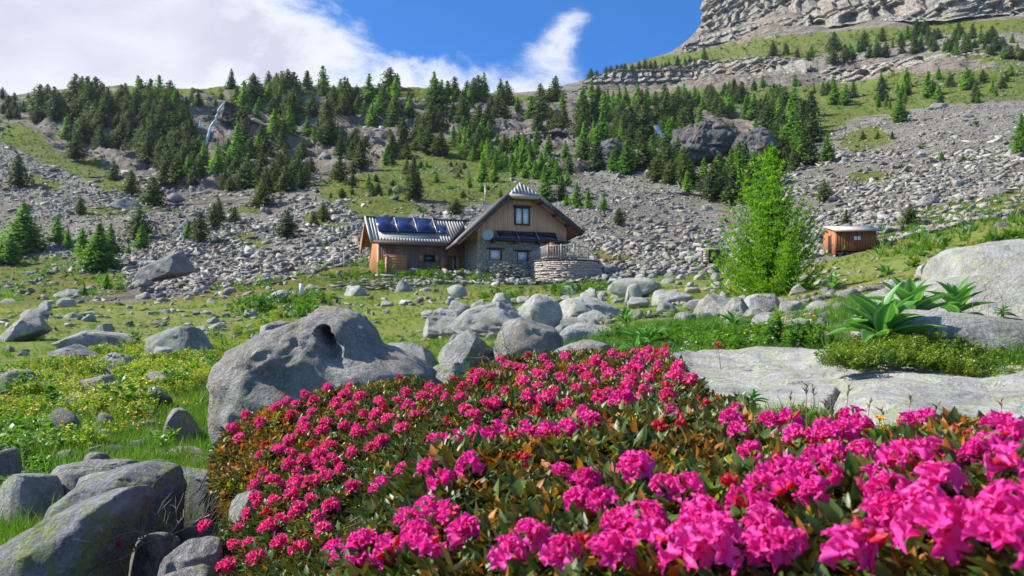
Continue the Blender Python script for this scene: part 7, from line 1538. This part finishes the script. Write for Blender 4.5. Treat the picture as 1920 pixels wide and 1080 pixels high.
def alpenrose(C, POL, FL, X0, X1, Y0, Y1, N, mats, label, seed, deep, csz, lsz=1.0):
    rg = np.random.default_rng(seed); R = empty('alpenrose_shrub', at(sum(p[0] for p in POL[3:-2]) / (len(POL) - 5), 900, (Y0 + Y1) / 2) * np.array([1, 1, 0]) + (0, 0, -.8)); tag(R, label, 'flowering shrub'); O = np.array(R.location)
    Y = rg.uniform(Y0, Y1, N); X = rg.uniform(X0, X1, N); px = 960 + F * X / Y; py = canopy(C, px, Y); k = inpoly(px, py, POL); X, Y, px, py = X[k], Y[k], px[k], py[k]
    lay = rg.random(len(X)); dz = -np.where(lay < .42, lay * .05, (lay - .42) ** 1.3 * deep); lump = fbm(X * 7, Y * 7, o=2, s=seed) * .03
    Z = (HZ - py) / F * Y + dz + lump - .012; m_ = fbm(X * 5, Y * 5, o=2, s=seed + 3); u = rg.random(len(X)); idx = np.where(u < .09 + .22 * (m_ > .15) + .15 * (Y > 2.3) + .12 * ((px > 900) & (Y < 1.5)), 5 + (rg.random(len(X)) < .5), rg.integers(0, 5, len(X))); idx = np.where(rg.random(len(X)) < .075, 7, idx)
    P = np.stack([X, Y, Z], -1) - O; Ro = np.stack([rg.normal(-.12, .32, len(X)), rg.normal(-.15, .32, len(X)), rg.uniform(0, 6.28, len(X))], -1); S = rg.uniform(.62, .95, len(X)) * lsz
    near = np.argsort(Y + np.where(dz < -.03, 9, 0) + np.where(py > 1110, 9, 0) + np.where((px < 0) | (px > 1940), 9, 0))[:285]; rest = np.ones(len(X), bool); rest[near] = False
    for i in near: link('leaf_whorl', WH[idx[i]], R, P[i], tuple(Ro[i]), float(S[i]))
    scatter('foliage', P[rest], Ro[rest], S[rest], 'whorl', idx[rest], R)
    # woody stems
    m = MB()
    for i in range(90):
        j = rg.integers(0, len(X)); b = P[j] + (0, 0, -.05); g = b + (rg.normal(0, .1), rg.normal(.05, .08), -rg.uniform(.2, .4)); m.tube([g, (b + g) / 2 + rg.normal(0, .02, 3), b], [.006, .004, .002], 5, False)
    tag(m.build('stems', M_BARK, R), kind='stuff')
    for q, s in enumerate(FL):
        red = s.endswith('r'); x, y = [float(v) for v in s.strip('r').split(',')]; x += rg.normal(0, 2); Ys = np.exp(np.linspace(math.log(Y0), math.log(Y1 * 1.02), 200)); pyc = canopy(C, np.full(200, x), Ys); j = int(np.argmin(np.abs(pyc - y))); Yc = Ys[j]
        p = at(x, max(y, pyc[j]) if abs(pyc[j] - y) > 6 else y, Yc) + (0, 0, .012 + float(fbm(np.array([x / F * Yc * 7]), np.array([Yc * 7]), o=2, s=seed)[0]) * .0); ms = CR if red else mats
        o = link('flower_cluster', ms[rg.integers(0, len(ms))], R, p - O, (rg.normal(.25, .3), rg.normal(-.1, .3), rg.uniform(0, 6.28)), csz * rg.uniform(.8, 1.2) * (1.08 if x > 1620 else 1) * (.85 if red else 1))
        if red: o['label'] = 'cluster of red half-open buds'
alpenrose(CB, POLB, FB, -1.5, 1.05, 1.2, 3.55, 40000, CP, 'farther alpenrose shrub with many small pink flower heads, left and behind', 31, .3, .68)
alpenrose(CA, POLA, FA, -.45, 1.7, .42, 1.5, 29000, CM, 'nearest alpenrose shrub with large magenta flower heads filling the lower right', 32, .25, .53)
# two single flower heads over the lichen boulders and one beyond the slab
for px, py, Y, ms, sc, lb in ((222, 941, 2.2, CM, .85, 'single pink flower head on a bare twig, upper of two on the left'), (213, 1012, 2.15, CR, 1.0, 'single red flower head on a bare twig, lower of two on the left'), (1347, 648, 5.2, CR, .9, 'lone pink flower head beyond the flat pale slab')):
    R = empty('flowering_twig', at(px, py, Y)); tag(R, lb, 'flower'); link('flower_cluster', ms[0], R, (0, 0, 0), (.2, .1, 0), sc); 
    m = MB(); m.tube([(.03, .05, -.16), (.01, .02, -.07), (0, 0, 0)], [.003, .002, .0015], 5); m.build('stem', M_TW, R)
    for k in range(3): link('leaf_whorl', WH[5 if k else 6], R, ((k - 1) * .014, .0, -.012 + (k == 0) * .03), (k - 1, k * .6, k), .55)
"""orange flowers"""
for px, py, lb in ((1648, 792, 'orange flower above the shrub, left of the pair before the slab'), (1686, 800, 'orange flower bud before the slab, right of the pair')):
    p = at(px, py, 2.0); R = empty('orange_flower', p); tag(R, lb, 'flower'); m = MB(); m.tube([(0, 0, -.09), (0, 0, 0)], [.0015, .001], 4, False); m.build('stem', M_HD, R)
    rg = np.random.default_rng(int(px)); V, F4 = flower(rg, np.zeros(3), np.array([.1, -.4, 1.]), .018, 1.2); link('petals', mesh_np('petals', V, F4, [M_OF], smooth=True), R)
rgq = np.random.default_rng(19); n = 70; px = rgq.uniform(1600, 1700, n); Yq = rgq.uniform(1.7, 2.1, n); scatter('yellow_flower_patch', np.stack([(px - 960) / F * Yq, Yq, (HZ - rgq.uniform(812, 850, n)) / F * Yq - .05], -1), np.stack([rgq.normal(0, .3, n), rgq.normal(0, .3, n), rgq.uniform(0, 6, n)], -1), rgq.uniform(.05, .08, n), 'herb', idx=rgq.integers(0, 6, n), label='small yellow flowered herbs between slab and near shrub')
# ------------------------------------------------------------------ thin mountain air
def haze():
    m = MB(); m.box((-1500, -70, -8), (1700, 1260, 560)); n = NT('mountain_air'); v = n.N.new('ShaderNodeVolumePrincipled'); v.inputs['Color'].default_value = (.72, .82, 1, 1); v.inputs['Density'].default_value = .00006; v.inputs['Anisotropy'].default_value = .3
    n.L.new(v.outputs[0], n.out.inputs['Volume']); o = m.build('haze', n.m); tag(o, kind='stuff')
haze()
